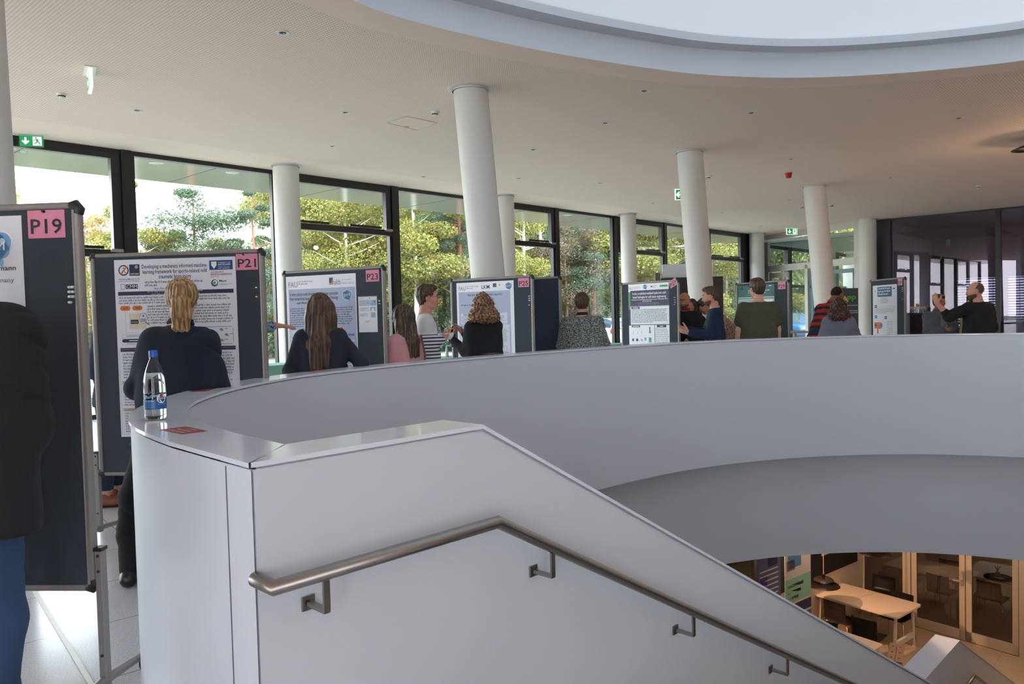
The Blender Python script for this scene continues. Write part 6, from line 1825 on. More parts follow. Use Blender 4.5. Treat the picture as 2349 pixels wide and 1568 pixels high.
def stripes(name, c1, c2, pitch, duty, axis='Z', top=None, ctop=None, rot=(0, 0, 0)):
    m = mat(name, c1, .92); nt, b = nodes_of(m)
    tc = nt.nodes.new('ShaderNodeTexCoord'); mp = nt.nodes.new('ShaderNodeMapping'); mp.inputs['Rotation'].default_value = rot
    sx = nt.nodes.new('ShaderNodeSeparateXYZ'); nt.links.new(tc.outputs['Object'], mp.inputs[0]); nt.links.new(mp.outputs[0], sx.inputs[0])
    dv = nt.nodes.new('ShaderNodeMath'); dv.operation = 'DIVIDE'; dv.inputs[1].default_value = pitch; nt.links.new(sx.outputs[axis], dv.inputs[0])
    fr = nt.nodes.new('ShaderNodeMath'); fr.operation = 'FRACT'; nt.links.new(dv.outputs[0], fr.inputs[0])
    lt = nt.nodes.new('ShaderNodeMath'); lt.operation = 'LESS_THAN'; lt.inputs[1].default_value = duty; nt.links.new(fr.outputs[0], lt.inputs[0])
    f = lt.outputs[0]
    if top:
        s2 = nt.nodes.new('ShaderNodeSeparateXYZ'); nt.links.new(tc.outputs['Object'], s2.inputs[0])
        l2 = nt.nodes.new('ShaderNodeMath'); l2.operation = 'LESS_THAN'; l2.inputs[1].default_value = top; nt.links.new(s2.outputs['Z'], l2.inputs[0])
        ml = nt.nodes.new('ShaderNodeMath'); ml.operation = 'MULTIPLY'; nt.links.new(f, ml.inputs[0]); nt.links.new(l2.outputs[0], ml.inputs[1]); f = ml.outputs[0]
    mx = nt.nodes.new('ShaderNodeMix'); mx.data_type = 'RGBA'; mx.inputs['A'].default_value = lin(c1); mx.inputs['B'].default_value = lin(c2)
    nt.links.new(f, mx.inputs['Factor']); nt.links.new(mx.outputs['Result'], b.inputs['Base Color'])
    return m
def speckle(name, cs, scale, stretch=(1, 1, 1), rough=.95, kind='noise', pos=(.42, .58)):
    m = mat(name, cs[0], rough); nt, b = nodes_of(m)
    tc = nt.nodes.new('ShaderNodeTexCoord'); mp = nt.nodes.new('ShaderNodeMapping'); mp.inputs['Scale'].default_value = stretch
    n = nt.nodes.new('ShaderNodeTexNoise' if kind == 'noise' else 'ShaderNodeTexVoronoi'); n.inputs['Scale'].default_value = scale
    rp = nt.nodes.new('ShaderNodeValToRGB'); e = rp.color_ramp.elements; e[0].position, e[1].position = pos; e[0].color = lin(cs[0]); e[1].color = lin(cs[-1])
    if len(cs) > 2: q = e.new((pos[0] + pos[1]) / 2); q.color = lin(cs[1])
    nt.links.new(tc.outputs['Object'], mp.inputs[0]); nt.links.new(mp.outputs[0], n.inputs['Vector']); nt.links.new(n.outputs[0], rp.inputs[0]); nt.links.new(rp.outputs[0], b.inputs['Base Color'])
    return m
H_blonde = hairmat('blonde_hair', '6e4f31', 'c9a97a', '9c7a4d'); H_brown = hairmat('brown_hair', '2c1d16', '6a4b37', '4a3327'); H_dark = hairmat('dark_brown_hair', '1d1512', '3f2e25')
H_omb = hairmat('dark_streaked_hair', '1e1714', '6b523a', '33261e'); H_curl = hairmat('curly_light_brown_hair', '3c2618', 'a98560', '6d4d33', curl=True); H_red = hairmat('dark_auburn_hair', '22120f', '4f2a20', curl=True)
H_short = hairmat('short_brown_hair', '2b1c15', '5a4030', sc=(120, 120, 40)); H_grey = mat('greying_stubble', '5a4c44', .9, var=.3, vscale=90); H_beard = mat('brown_beard', '5c4232', .9, var=.3, vscale=120)
C_navy = cloth('navy_sweatshirt', '1d2738'); C_char = cloth('charcoal_cardigan', '262b35'); C_blk = cloth('black_knit', '16181d'); C_pink = cloth('pink_sweater', 'c48f94'); C_jack = cloth('black_jacket', '17191f', .08)
C_jean = cloth('blue_jeans', '2c4566', .45, 5, bs=700); C_djean = cloth('dark_jeans', '1f2a3c', .3, 6); C_btr = cloth('black_trousers', '15161b'); C_olive = cloth('olive_tshirt', '4b4a39'); C_gtop = cloth('blue_grey_top', '6b6e7c'); C_denim = cloth('grey_denim_jacket', '5c6874', .35, 7)
C_marl = speckle('grey_marl_knit', ['33393c', '626765', '9a9d98'], 60, (1, 1, 2.2)); C_flor = speckle('floral_blue_shirt', ['26324f', '8fa3b8'], 45, kind='vor', pos=(.28, .4)); C_chk = speckle('brown_checked_shirt', ['4a2f2a', 'b08d7e'], 55, kind='vor', pos=(.3, .5))
C_bret = stripes('white_navy_striped_sweater', 'cfd1d2', '1c2233', .034, .42, top=1.30); C_rb = stripes('red_black_striped_shirt', 'a3282a', '1d1f26', .115, .46, rot=(math.radians(32), 0, 0)); C_cream = cloth('cream_sweater', 'b89e78'); C_dsh = cloth('blue_denim_shirt', '33455f')
L_brn = mat('brown_leather', '7d4526', .45, var=.2, vscale=20); L_blk = mat('black_leather', '141416', .35); L_sole = mat('dark_rubber_sole', '2b231d', .7)
SK1 = skin('c68f78'); SK2 = skin('b57a60'); SK3 = skin('cf9d86'); SK4 = skin('8a5b42')
REL = lambda a, f=0.: ((0, .15 + f, -1), (-a, .1, 0), .4, 'r')
DOWN = lambda a, o=.12, f=0.: ((a * o, f, -1), (a * .05, .12 + f, -1), REL(a))
def people():
    # 1 blonde, leaning on the coping
    p = Person(-1.93, 4.40, .03, 1.745, 'person with a blonde ponytail in a navy sweatshirt leaning on the parapet before board P21', lean=11, side=2, build=.98, female=True, res=.0062, hy=16, hp=2)
    p.setup({-1: ((-.36, -.02, -.92), (.25, .85, -.15), REL(-1)), 1: ((.17, .12, -.96), (-.3, .95, .05), REL(1))}, feet={-1: (-.27, .0), 1: (.02, .02)})
    p.body(SK3).top(C_navy, 1., .8, .03, 'sweatshirt', .0075, collar=C_navy).trousers(C_btr).shoes(L_blk, L_sole).hair(H_blonde, 'pony')
    # 2 left edge
    p = Person(-1.84, 2.50, -.05, 1.83, 'person in a black jacket and blue jeans cut by the left edge of the photo', lean=3, build=1.14, res=.0065)
    p.setup({-1: DOWN(-1), 1: ((-.04, .15, -.98), (-.45, .85, -.1), REL(1))}, stance=.13)
    p.body(SK1).top(C_jack, 1., .80, .05, 'jacket', .007, collar=C_jack).trousers(C_jean, .024).shoes(L_blk, L_sole).hair(H_short, 'short')
    # 3 long brown hair at P23
    p = Person(-1.52, 6.17, .08, 1.685, 'person with long brown hair and a charcoal cardigan leaning back before board P23', lean=2, female=True, res=.007, hy=8, hp=4)
    p.setup({-1: ((-.36, -.1, -.92), (.1, -.72, -.5), ((-.3, -.8, -.3), (0, 0, -1), .15, 'r')), 1: ((.62, -.05, -.78), (-.25, -.55, -.6), ((.2, -.8, -.3), (0, 0, -1), .15, 'r'))})
    p.body(SK3).top(C_char, .93, .84, .02, 'cardigan', .006).trousers(C_djean).shoes(L_blk, L_sole).hair(H_brown, 'long', .50)
    w = p.wr[-1]; w2 = p.el[-1]; ax = nrm(w - w2); u = nrm(np.cross(ax, [0, 0, 1])); v = np.cross(ax, u); c = w - ax * .01
    mb = MB(); mb.tube([tuple(c + (u * math.cos(j) + v * math.sin(j)) * .034) for j in [i * PI / 8 for i in range(16)]], .01, mat('dark_beads', '2a2528', .5, var=.4, vscale=80), 6, closed=True, cap=False); mb.build('bracelet', p.t)
    # 4 pink
    p = Person(-.985, 7.28, math.radians(58), 1.585, 'person with long streaked hair in a pink sweater beside the striped sweater', lean=3, female=True, res=.0075, hy=8)
    p.setup({-1: ((-.1, .35, -.9), (.35, .9, .3), REL(-1)), 1: ((.25, .12, -.95), (-.2, .9, -.25), REL(1))})
    p.body(SK1).top(C_pink, 1., .84, .028, 'sweater', .006).trousers(C_djean).shoes(L_blk, L_sole).hair(H_omb, 'long', .38, 1.14, seed=2.).glasses(mat('dark_spectacle_frame', '1c1a1d', .3))
    U = p.up; p.strap([U((.13, -.11, 1.43)), U((.12, -.15, 1.25)), U((.1, -.16, 1.0)), U((.1, -.15, .8))], .009, L_brn, 'bag_strap')
    # 5 striped sweater
    p = Person(-.865, 8.0, math.radians(-84), 1.80, 'person with glasses in a navy and white striped sweater holding a bowl, standing in profile', lean=-1, res=.007, hp=3)
    p.setup({-1: ((-.05, -.15, -.97), (.35, .85, .42), ((.4, .8, .3), (.5, -.1, .6), .4, 'h')), 1: ((.1, -.28, -.95), (-.3, .85, .35), ((-.35, .75, .4), (-.5, -.1, .6), .45, 'h'))})
    p.body(SK1).top(C_bret, 1., .86, .022, 'striped_sweater', .006).trousers(C_djean).shoes(L_blk, L_sole).hair(H_short, 'short', vol=1.06).glasses(mat('steel_spectacle_frame', '6c6f76', .3, .8)).brows(H_beard)
    hb = p.t.matrix_basis @ Vector(tuple(p.wr[1] + np.array([-.075, .07, .035])))
    t = empty('bowl', hb, 0, 'white bowl held by the person in the striped sweater', 'bowl')
    mb = MB(); mb.lathe([(0, -.035), (.035, -.035), (.06, .0), (.07, .035), (.067, .035), (.056, .0), (.03, -.03), (0, -.03)], mat('white_china', 'dcdcda', .25), 24); mb.build('bowl_body', t)
    # 6 curly
    p = Person(-.30, 8.42, .32, 1.71, 'person with curly light brown hair in a black sweater before board P25', lean=2, female=True, res=.007, hy=2)
    p.setup({-1: ((-.18, .22, -.96), (-.5, .62, .62), ((-.15, .35, .9), (.9, .3, 0), 1.0, 'h')), 1: ((-.28, .75, -.5), (-.93, .1, .33), ((-.6, .1, .65), (-.5, -.5, -.4), (.25, .8, .9, 1.0), 'p'))})
    p.body(SK1).top(C_blk, .96, .86, .02, 'sweater', .005).trousers(C_btr).shoes(L_blk, L_sole).hair(H_curl, 'curly', .16, 1.08)
    hb = p.t.matrix_basis @ Vector(tuple(p.wr[-1] + np.array([.035, .055, .03])))
    t = empty('drink_bottle', hb, 0, 'glass bottle with a red label held up by the curly-haired person', 'bottle')
    mb = MB(); mb.lathe([(0, -.13), (.03, -.13), (.032, -.12), (.032, 0), (.014, .07), (.012, .11), (0, .11)], mat('dark_red_drink', '5e1016', .1), 16); mb.build('bottle_body', t)
    mb = MB(); mb.lathe([(.0325, -.1), (.0325, -.02)], mat('red_white_label', 'b5202a', .4), 16); mb.lathe([(.0328, -.07), (.0328, -.05)], WHT, 16); mb.build('label', t)
    mb = MB(); mb.lathe([(0, .118), (.0145, .118), (.0145, .1)], M_chrome, 12); mb.build('cap', t)
    # 7 grey marl
    p = Person(.853, 9.36, -.08, 1.715, 'short-haired person in a grey marl sweater seen from behind', lean=5, build=1.13, res=.0075, hp=6)
    p.setup({-1: ((-.22, .1, -.95), (.2, .75, -.5), REL(-1)), 1: ((.25, .1, -.95), (-.35, .7, -.5), REL(1))})
    p.body(SK1).top(C_marl, 1., .84, .026, 'sweater', .007, collar=mat('navy_shirt_collar', '1a2033', .8)).trousers(C_djean).shoes(L_blk, L_sole).hair(H_short, 'short', vol=1.08)
    # 8 shaven head, red and black
    p = Person(2.655, 11.85, math.radians(152), 1.75, 'person with a shaven head and red collar, half hidden by board P27', lean=1, build=1.08, res=.0075, hp=6)
    p.setup({-1: ((-.15, .1, -.96), (.5, .8, -.1), REL(-1)), 1: ((.15, .1, -.96), (-.5, .8, 0), REL(1))})
    p.body(SK2).top(C_jack, 1., .84, .03, 'jacket', .005, collar=mat('red_collar', 'a01c26', .8)).trousers(C_btr).shoes(L_blk, L_sole).hair(H_grey, 'buzz').beard(H_grey, .002).brows(H_beard)
    # 9 navy, profile
    p = Person(2.79, 10.56, math.radians(80), 1.79, 'bearded person in profile in a navy sweatshirt holding both palms out', lean=4, res=.007, hp=8)
    p.setup({-1: ((-.08, .3, -.93), (.1, .95, .12), ((.1, .95, .25), (.6, .0, .6), .3, 'o')), 1: ((.06, .35, -.9), (-.2, .9, .25), ((-.2, .9, .3), (-.5, .1, .7), .3, 'o'))})
    p.body(SK1).top(cloth('deep_navy_sweatshirt', '14233c'), .95, .86, .028, 'sweatshirt', .006).trousers(C_djean).shoes(L_blk, L_sole).hair(H_short, 'short', vol=1.0).beard(H_beard, .0015).brows(H_beard)
    U = p.up
    mb = MB(); 
    for k in range(7): q = U((.05 - .0, -.135, 1.33 - k * .022)); mb.box(tuple(q), (.004, .004, .014), WHT)
    mb.build('back_print', p.t)
    # 10 dark hair behind them
    p = Person(2.97, 12.75, math.radians(165), 1.66, 'dark-haired person mostly hidden behind the bearded one', female=True, res=.009, hy=-20)
    p.setup({-1: DOWN(-1), 1: DOWN(1)})
    p.body(SK2).top(C_blk, 1., .84, .025, 'jacket', .005).trousers(C_btr).shoes(L_blk, L_sole).hair(H_dark, 'long', .34)
    # 11 bending person
    p = Person(3.68, 12.7, math.radians(84), 1.86, 'person in a brown checked shirt bending down beside the leaning column', lean=42, res=.008, hp=30)
    p.setup({-1: ((-.1, .45, -.9), (.0, .3, -.95), REL(-1)), 1: ((.1, .55, -.85), (.0, .5, -.85), REL(1))})
    p.body(SK1).top(C_chk, 1., .88, .02, 'shirt', .006).trousers(C_btr).shoes(L_blk, L_sole).hair(H_dark, 'short')
    # 12 olive T-shirt
    p = Person(3.385, 10.62, -.10, 1.88, 'tall person in an olive T-shirt seen from behind in front of board P29', lean=2, build=1.12, res=.0075, hy=22, hp=2)
    p.setup({-1: ((-.2, .02, -.97), (-.02, .3, -.93), REL(-1)), 1: ((.16, .02, -.97), (.02, .25, -.95), REL(1))})
    p.body(SK3).top(C_olive, .35, .86, .02, 'tshirt', .006).trousers(C_djean).shoes(L_blk, L_sole).hair(H_short, 'short', vol=1.08)
    # 13 red stripes
    p = Person(4.86, 12.15, math.radians(-62), 1.88, 'person in a red and black striped shirt bowing the head over the auburn-haired one', lean=26, build=1.12, res=.008, hp=24)
    p.setup({-1: ((-.1, .4, -.9), (.3, .8, -.1), REL(-1)), 1: ((.15, .2, -.95), (-.1, .7, -.5), REL(1))})
    p.body(SK4).top(C_rb, 1., .84, .025, 'striped_shirt', .005, collar=mat('red_rib_collar', 'a3353a', .9)).trousers(C_djean).shoes(L_blk, L_sole).hair(mat('black_cropped_hair', '1c1512', .9), 'buzz')
    # 14 auburn hair
    p = Person(4.68, 11.1, math.radians(-22), 1.60, 'person with shoulder-length dark auburn hair in a blue-grey top', lean=7, female=True, build=1.1, res=.008, hy=-12, hp=6)
    p.setup({-1: ((-.28, .1, -.93), (.15, .85, -.3), REL(-1)), 1: ((.35, .15, -.9), (.1, .9, -.1), REL(1))})
    p.body(SK2).top(C_gtop, 1., .84, .026, 'top', .006).trousers(C_djean).shoes(L_blk, L_sole).hair(H_red, 'curly', .20, 1.08)
    # 15 denim jacket, arms crossed
    p = Person(6.78, 12.35, math.radians(186), 1.62, 'person with glasses in a grey denim jacket standing with crossed arms', lean=2, build=1.12, res=.0075, hp=4)
    p.setup({-1: ((-.2, .3, -.9), (.93, .28, .0), ((.95, .1, .05), (0, -1, 0), .3, 'r')), 1: ((.2, .3, -.9), (-.93, .36, .1), ((-.9, .1, .1), (0, -1, 0), .4, 'r'))})
    p.body(SK2).top(C_denim, .97, .84, .03, 'denim_jacket', .007, collar=C_denim).trousers(C_djean).shoes(L_blk, L_sole).hair(H_dark, 'short', vol=1.04).glasses(mat('dark_spectacle_frame', '1c1a1d', .3)).brows(H_dark)
    mb = MB(); mb.box(tuple(p.up((0, .135, 1.30))), (.1, .02, .2), mat('grey_tshirt', '7c7f84', .9)); mb.build('tshirt', p.t)
    # 16 black sweater, arm raised
    p = Person(6.62, 10.98, math.radians(22), 1.775, 'balding bearded person in a black sweater raising the left forearm, at the right edge', lean=3, build=1.18, res=.007, hy=48, hp=2)
    p.setup({-1: ((-.83, .35, -.35), (-.62, .2, .72), ((-.3, .1, .9), (.6, .2, -.5), (.9, .6, .9, 1.), 'p')), 1: ((.3, .02, -.95), (.1, .75, -.5), REL(1))})
    p.body(SK1).top(C_blk, .66, .84, .026, 'sweater', .006).trousers(C_btr).shoes(L_blk, L_sole).hair(H_grey, 'buzz').beard(H_beard, .004).brows(H_beard)
    # 17 cream sweater behind
    p = Person(7.22, 12.1, math.radians(10), 1.64, 'person in a cream sweater almost hidden behind the black sweater at right', lean=2, female=True, res=.009)
    p.setup({-1: DOWN(-1), 1: ((.5, .1, -.85), (-.4, .7, -.4), REL(1))})
    p.body(SK3).top(C_cream, 1., .84, .026, 'sweater', .006).trousers(C_djean).shoes(L_blk, L_sole).hair(H_dark, 'pony')
    # 18 brown shoes behind P21
    p = Person(-3.30, 6.35, math.radians(-75), 1.76, 'person in brown leather shoes and dark jeans standing behind board P21', res=.008)
    p.setup({-1: DOWN(-1), 1: ((.05, -.25, -.95), (0, .6, -.7), REL(1))}, feet={-1: (-.12, .02), 1: (.08, -.02)})
    p.body(SK1).top(C_dsh, 1., .84, .02, 'shirt', .006).trousers(C_djean, .018, hem=.14).shoes(L_brn, L_sole, .1).hair(H_short, 'short')
    # 19 floral sleeve pointing
    p = Person(-2.60, 6.82, math.radians(-80), 1.77, 'person behind board P21 reaching a floral blue sleeve towards board P23', res=.0065)
    p.setup({-1: DOWN(-1), 1: ((.08, .97, -.05), (-.02, .97, .2), ((0, 1, -.12), (-.25, 0, -1), .12, 'o'))})
    p.body(SK1).top(C_flor, .93, .84, .02, 'shirt', .005).trousers(C_djean).shoes(L_blk, L_sole).hair(H_short, 'short')
    w = p.wr[1]; ax = nrm(w - p.el[1]); u = nrm(np.cross(ax, [0, 0, 1])); v = np.cross(ax, u); c = w - ax * .012
    mb = MB(); mb.tube([tuple(c + (u * math.cos(j) + v * math.sin(j)) * .031) for j in [i * PI / 8 for i in range(16)]], .007, L_blk, 6, closed=True, cap=False); mb.build('wristband', p.t)
people()
# ================================================================== SMALL THINGS
# bottle on the coping
def water_bottle():
    t = empty('water_bottle', (-1.412, 3.05, 1.1005), math.radians(20), 'clear plastic water bottle with a blue cap and blue label on the white coping', 'bottle')
    pet = glass('clear_pet', (.965, .975, .98), 1.35, .02)
    prof = [(.0, .004), (.02, .004), (.034, .0), (.0395, .008), (.041, .02), (.0405, .03), (.0415, .05), (.0412, .115), (.0405, .135), (.038, .165), (.033, .19), (.0245, .215), (.0165, .235), (.0135, .243), (.0135, .26)]
    mb = MB(); mb.lathe(prof, pet, 36); mb.lathe([(.0135, .2425), (.017, .2425), (.017, .2455), (.0135, .2455)], pet, 24)
    for k in range(7): mb.lathe([(.0402 - k * .0006, .150 + k * .0035), (.0412 - k * .0006, .1517 + k * .0035), (.0400 - k * .0006, .1535 + k * .0035)], pet, 36)
    mb.build('bottle_body', t)
    wt = mat('water', 'f4f8fa', .02, trans=1.); nodes_of(wt)[1].inputs['IOR'].default_value = 1.2
    mb = MB(); mb.lathe([(0, .006), (.018, .006), (.033, .004), (.0382, .01), (.0396, .022), (.0392, .03), (.0402, .05), (.0398, .115), (.0392, .135), (.0368, .163), (.0325, .185), (0, .185)], wt, 36); mb.build('water', t)
    mb = MB(); mb.lathe([(0, .2735), (.0145, .2735), (.016, .271), (.0163, .2475)], mat('blue_cap', '1a62c4', .35), 30); mb.build('cap', t)
    b1 = mat('label_blue', '1e5e9e', .35); b2 = mat('label_light_blue', '6fb0d4', .4)
    mb = MB(); mb.lathe([(.0420, .045), (.0420, .083)], b1, 48)
    def bend(x, z, r=.0424, a0=-PI / 2): a = a0 + x / r; return (r * math.cos(a), r * math.sin(a), z)
    rg = random.Random(3)
    for k in range(26):
        x = rg.uniform(-.13, .13); z = rg.uniform(.083, .102); w = rg.uniform(.006, .02)
        mb.add([bend(x, z - .002), bend(x + w, z - .002), bend(x + w, z + .004), bend(x, z + .004)], [(0, 1, 2, 3)], b2)
    lbl = mb.build('label', t)
    mb = MB(); cx = .028
    mb.poly([bend(cx + .019 * math.cos(j), .087 + .019 * math.sin(j), .0427) for j in [i * PI / 10 for i in range(20)]], WHT)
    mb.poly([bend(cx + .006 * math.cos(j), .098 + .0065 * math.sin(j), .043) for j in [i * PI / 6 for i in range(12)]], RED)
    for wd, z, m_, wid in (('FRANKEN', .0865, NVY, .026), ('BRUNNEN', .080, NVY, .026), ('SPRITZIG', .062, b2, .034)):
        vs, fs = text_geo(wd, .0068, .015); x1 = max(v[0] for v in vs)
        mb.add([bend(cx - wid / 2 + v[0] / x1 * wid, z + v[1], .0431) for v in vs], fs, m_)
    for k in range(9):
        z = .079 - k * .0036; x = -.038
        for j in range(3): mb.add([bend(x + j * .013, z, .0428), bend(x + j * .013 + .011, z, .0428), bend(x + j * .013 + .011, z + .0012, .0428), bend(x + j * .013, z + .0012, .0428)], [(0, 1, 2, 3)], b2 if k > 1 else WHT)
    mb.build('label_print', lbl)
water_bottle()
# stickers on the coping
M_stk = mat('dark_red_sticker', '8e1226', .35)
def sticker(c, ang, label, lines=True):
    t = MB(); t.M = Matrix.Translation((c[0], c[1], 1.1006)) @ Matrix.Rotation(ang, 4, 'Z')
    t.box((0, 0, .0003), (.185, .092, .0006), M_stk)
    for i, w_ in enumerate(('ATTENTION', 'Please do not place', 'anything on the railing')):
        vs, fs = text_geo(w_, .02, .01); x1 = max(v[0] for v in vs); wd = (.06, .11, .13)[i]
        t.add([(v[0] / x1 * wd - (wd / 2 if i else .02), .022 - i * .026 + v[1] * .8, .0009) for v in vs], fs, WHT)
    o = t.build('warning_sticker'); tag(o, label, 'sticker', 'dark red warning stickers on the coping')
sticker((-1.167, 2.729), math.radians(-44), 'dark red warning sticker on the coping nearest the camera, in front of the water bottle')
sticker((-1.742, 4.353), math.radians(92), 'dark red warning sticker on the coping beside the elbow of the blonde person')
sticker((-1.432, 5.70), math.radians(62), 'dark red warning sticker on the coping below board P23')
sticker((-.21, 7.66), math.radians(48), 'dark red warning sticker on the coping below board P25')
# metal strip and paper on the floor
mb = MB(); a = Vector((-1.55, 2.88)); b = Vector((-3.2, 4.9)); d = (b - a).normalized(); c = (a + b) / 2
mb.box((c.x, c.y, .002), ((b - a).length, .022, .004), M_steel, rz=math.atan2(d.y, d.x)); tag(mb.build('trim_7'), kind='structure')
mb = MB(); mb.box((-1.80, 3.80, .001), (.15, .15, .001), mat('paper_white', 'c9c5c0', .7), rz=.5); tag(mb.build('paper_sheet'), 'white sheet of paper on the floor at the foot of the curved parapet', 'paper')

# tables with green cloths
M_cl = mat('sea_green_tablecloth', '7fb3a4', .85, var=.06, vscale=5, bump=.1, bscale=200)
def cloth_table(cx, cy, L, w, rz, label, lab2, h=.75):
    t = empty('folding_table', (cx, cy, 0), rz, label, 'table', 'tables under green cloths')
    mb = MB(); mb.box((0, 0, h - .03), (L - .02, w - .02, .025), M_foy); mb.build('tabletop', t)
    for sx_ in (-1, 1):
        for sy in (-1, 1):
            mb = MB(); mb.cyl((sx_ * (L / 2 - .1), sy * (w / 2 - .1), 0), (sx_ * (L / 2 - .1), sy * (w / 2 - .1), h - .04), .014, M_chrome, 8); mb.build('leg', t)
    # draped cloth with pleats
    P = []; n = 0
    for (x0, y0, x1, y1) in ((-1, -1, 1, -1), (1, -1, 1, 1), (1, 1, -1, 1), (-1, 1, -1, -1)):
        k = int((L if x0 != x1 else w) / .05)
        for i in range(k): u = i / k; P.append((x0 + (x1 - x0) * u, y0 + (y1 - y0) * u))
    top = [(x * L / 2, y * w / 2, h) for x, y in P]; low = []
    for i, (x, y) in enumerate(P):
        q = .016 * math.sin(i * 1.3) + .008 * math.sin(i * .47); nx, ny = (x if abs(x) > .999 else 0), (y if abs(y) > .999 else 0)
        low.append((x * (L / 2 + .012) + nx * q, y * (w / 2 + .012) + ny * q, h - .34))
    mb = MB(); mb.strip(top, low, M_cl, True, True); mb.poly(top, M_cl)
    o = mb.build('tablecloth', loc=(cx, cy, .001), rz=rz); tag(o, lab2, 'tablecloth', 'sea-green tablecloths')
FA_ = FANG
cloth_table(-4.3, 12.6, 1.6, .7, FA_, 'table under a green cloth between boards P21 and P23', 'sea-green tablecloth seen between boards P21 and P23')
cloth_table(-1.62, 13.25, 2.3, .75, FA_, 'table under a green cloth behind the striped sweater', 'sea-green tablecloth behind the striped sweater')
cloth_table(2.05, 17.6, 1.6, .7, FA_, 'table under a green cloth right of the grey marl sweater', 'sea-green tablecloth right of the grey marl sweater')
M_rose = mat('red_rose', 'd22c1a', .6); M_lf = mat('rose_leaf', '3f7a26', .6); M_vase = mat('white_vase', 'cfcdc6', .3)
def rose(x, y, label):
    t = empty('rose_vase', (x, y, .752), 0, label, 'vase', 'single roses in slim white vases')
    mb = MB(); mb.lathe([(0, 0), (.034, 0), (.036, .01), (.022, .12), (.013, .19), (.015, .2), (.011, .2), (.01, .15)], M_vase, 20); mb.build('vase', t)
    mb = MB(); mb.tube([(0, 0, .12), (.004, 0, .25), (0, .0, .33)], .0035, M_lf, 6); st_ = mb.build('stem', t)
    mb = MB()
    for k, (a, z, L) in enumerate(((2.6, .22, .08), (.4, .23, .07), (3.6, .19, .09), (5.4, .25, .06))):
        c_, s_ = math.cos(a), math.sin(a); ex, ey = c_ * L, s_ * L * .5
        mb.poly([(0, 0, z), (ex * .5 - .0, ey * .5, z + .035), (ex, ey, z + .01), (ex * .55, ey * .55, z - .02)], M_lf)
    mb.build('leaves', st_)
    mb = MB(); mb.lathe([(0, .325), (.016, .33), (.025, .35), (.024, .372), (.016, .38)], M_rose, 14)
    for k in range(5):
        a = k * 1.257; mb.ball((.012 * math.cos(a), .012 * math.sin(a), .358), (.014, .014, .02), M_rose, 8, 6)
    mb.build('blossom', t)
rose(-1.98, 12.74, 'red rose in a slim white vase beside the post right of board P23')
rose(-1.17, 13.85, 'red rose in a slim white vase just left of board P25')

# stand-up desk with a pale top, black counter with stacked glasses
t = empty('standing_table', (4.55, 12.9, 0), -.15, 'narrow standing table with a pale top right of board P29', 'table')
mb = MB(); mb.box((0, 0, 1.075), (.62, .5, .03), M_foy); mb.build('tabletop', t)
mb = MB(); mb.cyl((0, 0, .02), (0, 0, 1.06), .03, M_steel, 14); mb.lathe([(0, .0), (.24, 0), (.24, .012), (.03, .03)], M_steel, 24); mb.build('pedestal', t)
t = empty('drinks_counter', (7.12, 13.72, 0), math.radians(-6), 'black counter behind the denim jacket with stacked glasses on it', 'counter')
mb = MB(); mb.box((0, 0, .65), (.38, .6, 1.3), mat('black_counter_side', '17171a', .3)); mb.build('cabinet', t)
mb = MB(); mb.box((0, 0, 1.315), (.42, .64, .03), mat('dark_counter_top', '3a3230', .3)); mb.build('counter_top', t)
mb = MB(); mb.box((.09, -.303, .85), (.11, .004, .8), PAP); 
for k in range(5): mb.box((.09, -.306, 1.15 - k * .15), (.1, .003, .07), YEL)
tag(mb.build('price_list', loc=(7.12, 13.72, 0), rz=math.radians(-6)), 'narrow yellow and white list on the black counter', 'sign')
M_gs = glass('drinking_glass', (.86, .9, .92), 1.45, .12)
for i, (gx, gy, gz) in enumerate(((-.12, -.15, 0), (-.04, -.15, 0), (.04, -.15, 0), (.12, -.15, 0), (-.08, -.06, 0), (.0, -.06, 0), (.08, -.06, 0))):
    mb = MB(); mb.lathe([(0, .004), (.028, .0), (.034, .11), (.032, .11), (.026, .008)], M_gs, 16)
    o = mb.build('drinking_glass', loc=(7.12 + gx, 13.72 + gy, 1.3305)); tag(o, 'clear tumbler in the cluster on the black counter', 'glass', 'clear tumblers on the black counter')
mb = MB(); mb.lathe([(0, .0), (.03, 0), (.035, .05), (0, .05)], YEL, 16); tag(mb.build('yellow_box', loc=(7.12, 13.60, 1.442)), 'small yellow tub on top of the stacked tumblers', 'tub')
mb = MB(); mb.lathe([(0, 0), (.035, 0), (.028, .05), (.035, .1), (0, .1)], M_blk, 16); mb.box((.04, 0, .05), (.02, .02, .09), M_blk); tag(mb.build('coffee_pot', loc=(7.29, 13.6, 1.3305)), 'small black pot right of the stacked tumblers', 'pot')

# kiosk behind the middle column, banner behind the glass
t = empty('info_booth', (5.35, 23.0, 0), -.12, 'dark booth with a white header behind the middle leaning column', 'booth')
mb = MB(); mb.box((0, 0, 1.22), (1.75, .5, 2.44), mat('dark_brown_booth', '2a2523', .6)); mb.build('cabinet', t)
mb = MB(); mb.box((-.12, -.02, 2.64), (1.45, .3, .4), mat('white_header_panel', 'cdd6dc', .4)); mb.build('header', t)
mb = MB(); mb.box((-.98, .05, 1.3), (.14, .3, 2.6), mat('grey_booth_post', '5c5653', .5)); mb.build('side_post', t)
t = empty('roll_up_banner', (10.55, 24.7, 0), -.35, 'dark roll-up banner reading APP beside the far white column', 'banner')
mb = MB(); mb.box((0, 0, 1.22), (.9, .01, 1.65), mat('charcoal_print', '3b3e42', .7)); bn = mb.build('printed_sheet', t)
mb = MB()
for wd, x, m_ in (('A', -.02, YEL), ('PP', .12, GRN)):
    vs, fs = text_geo(wd, .26, .03); mb.add([(v[0] + x, -.008, 1.62 + v[1]) for v in vs], fs, m_)
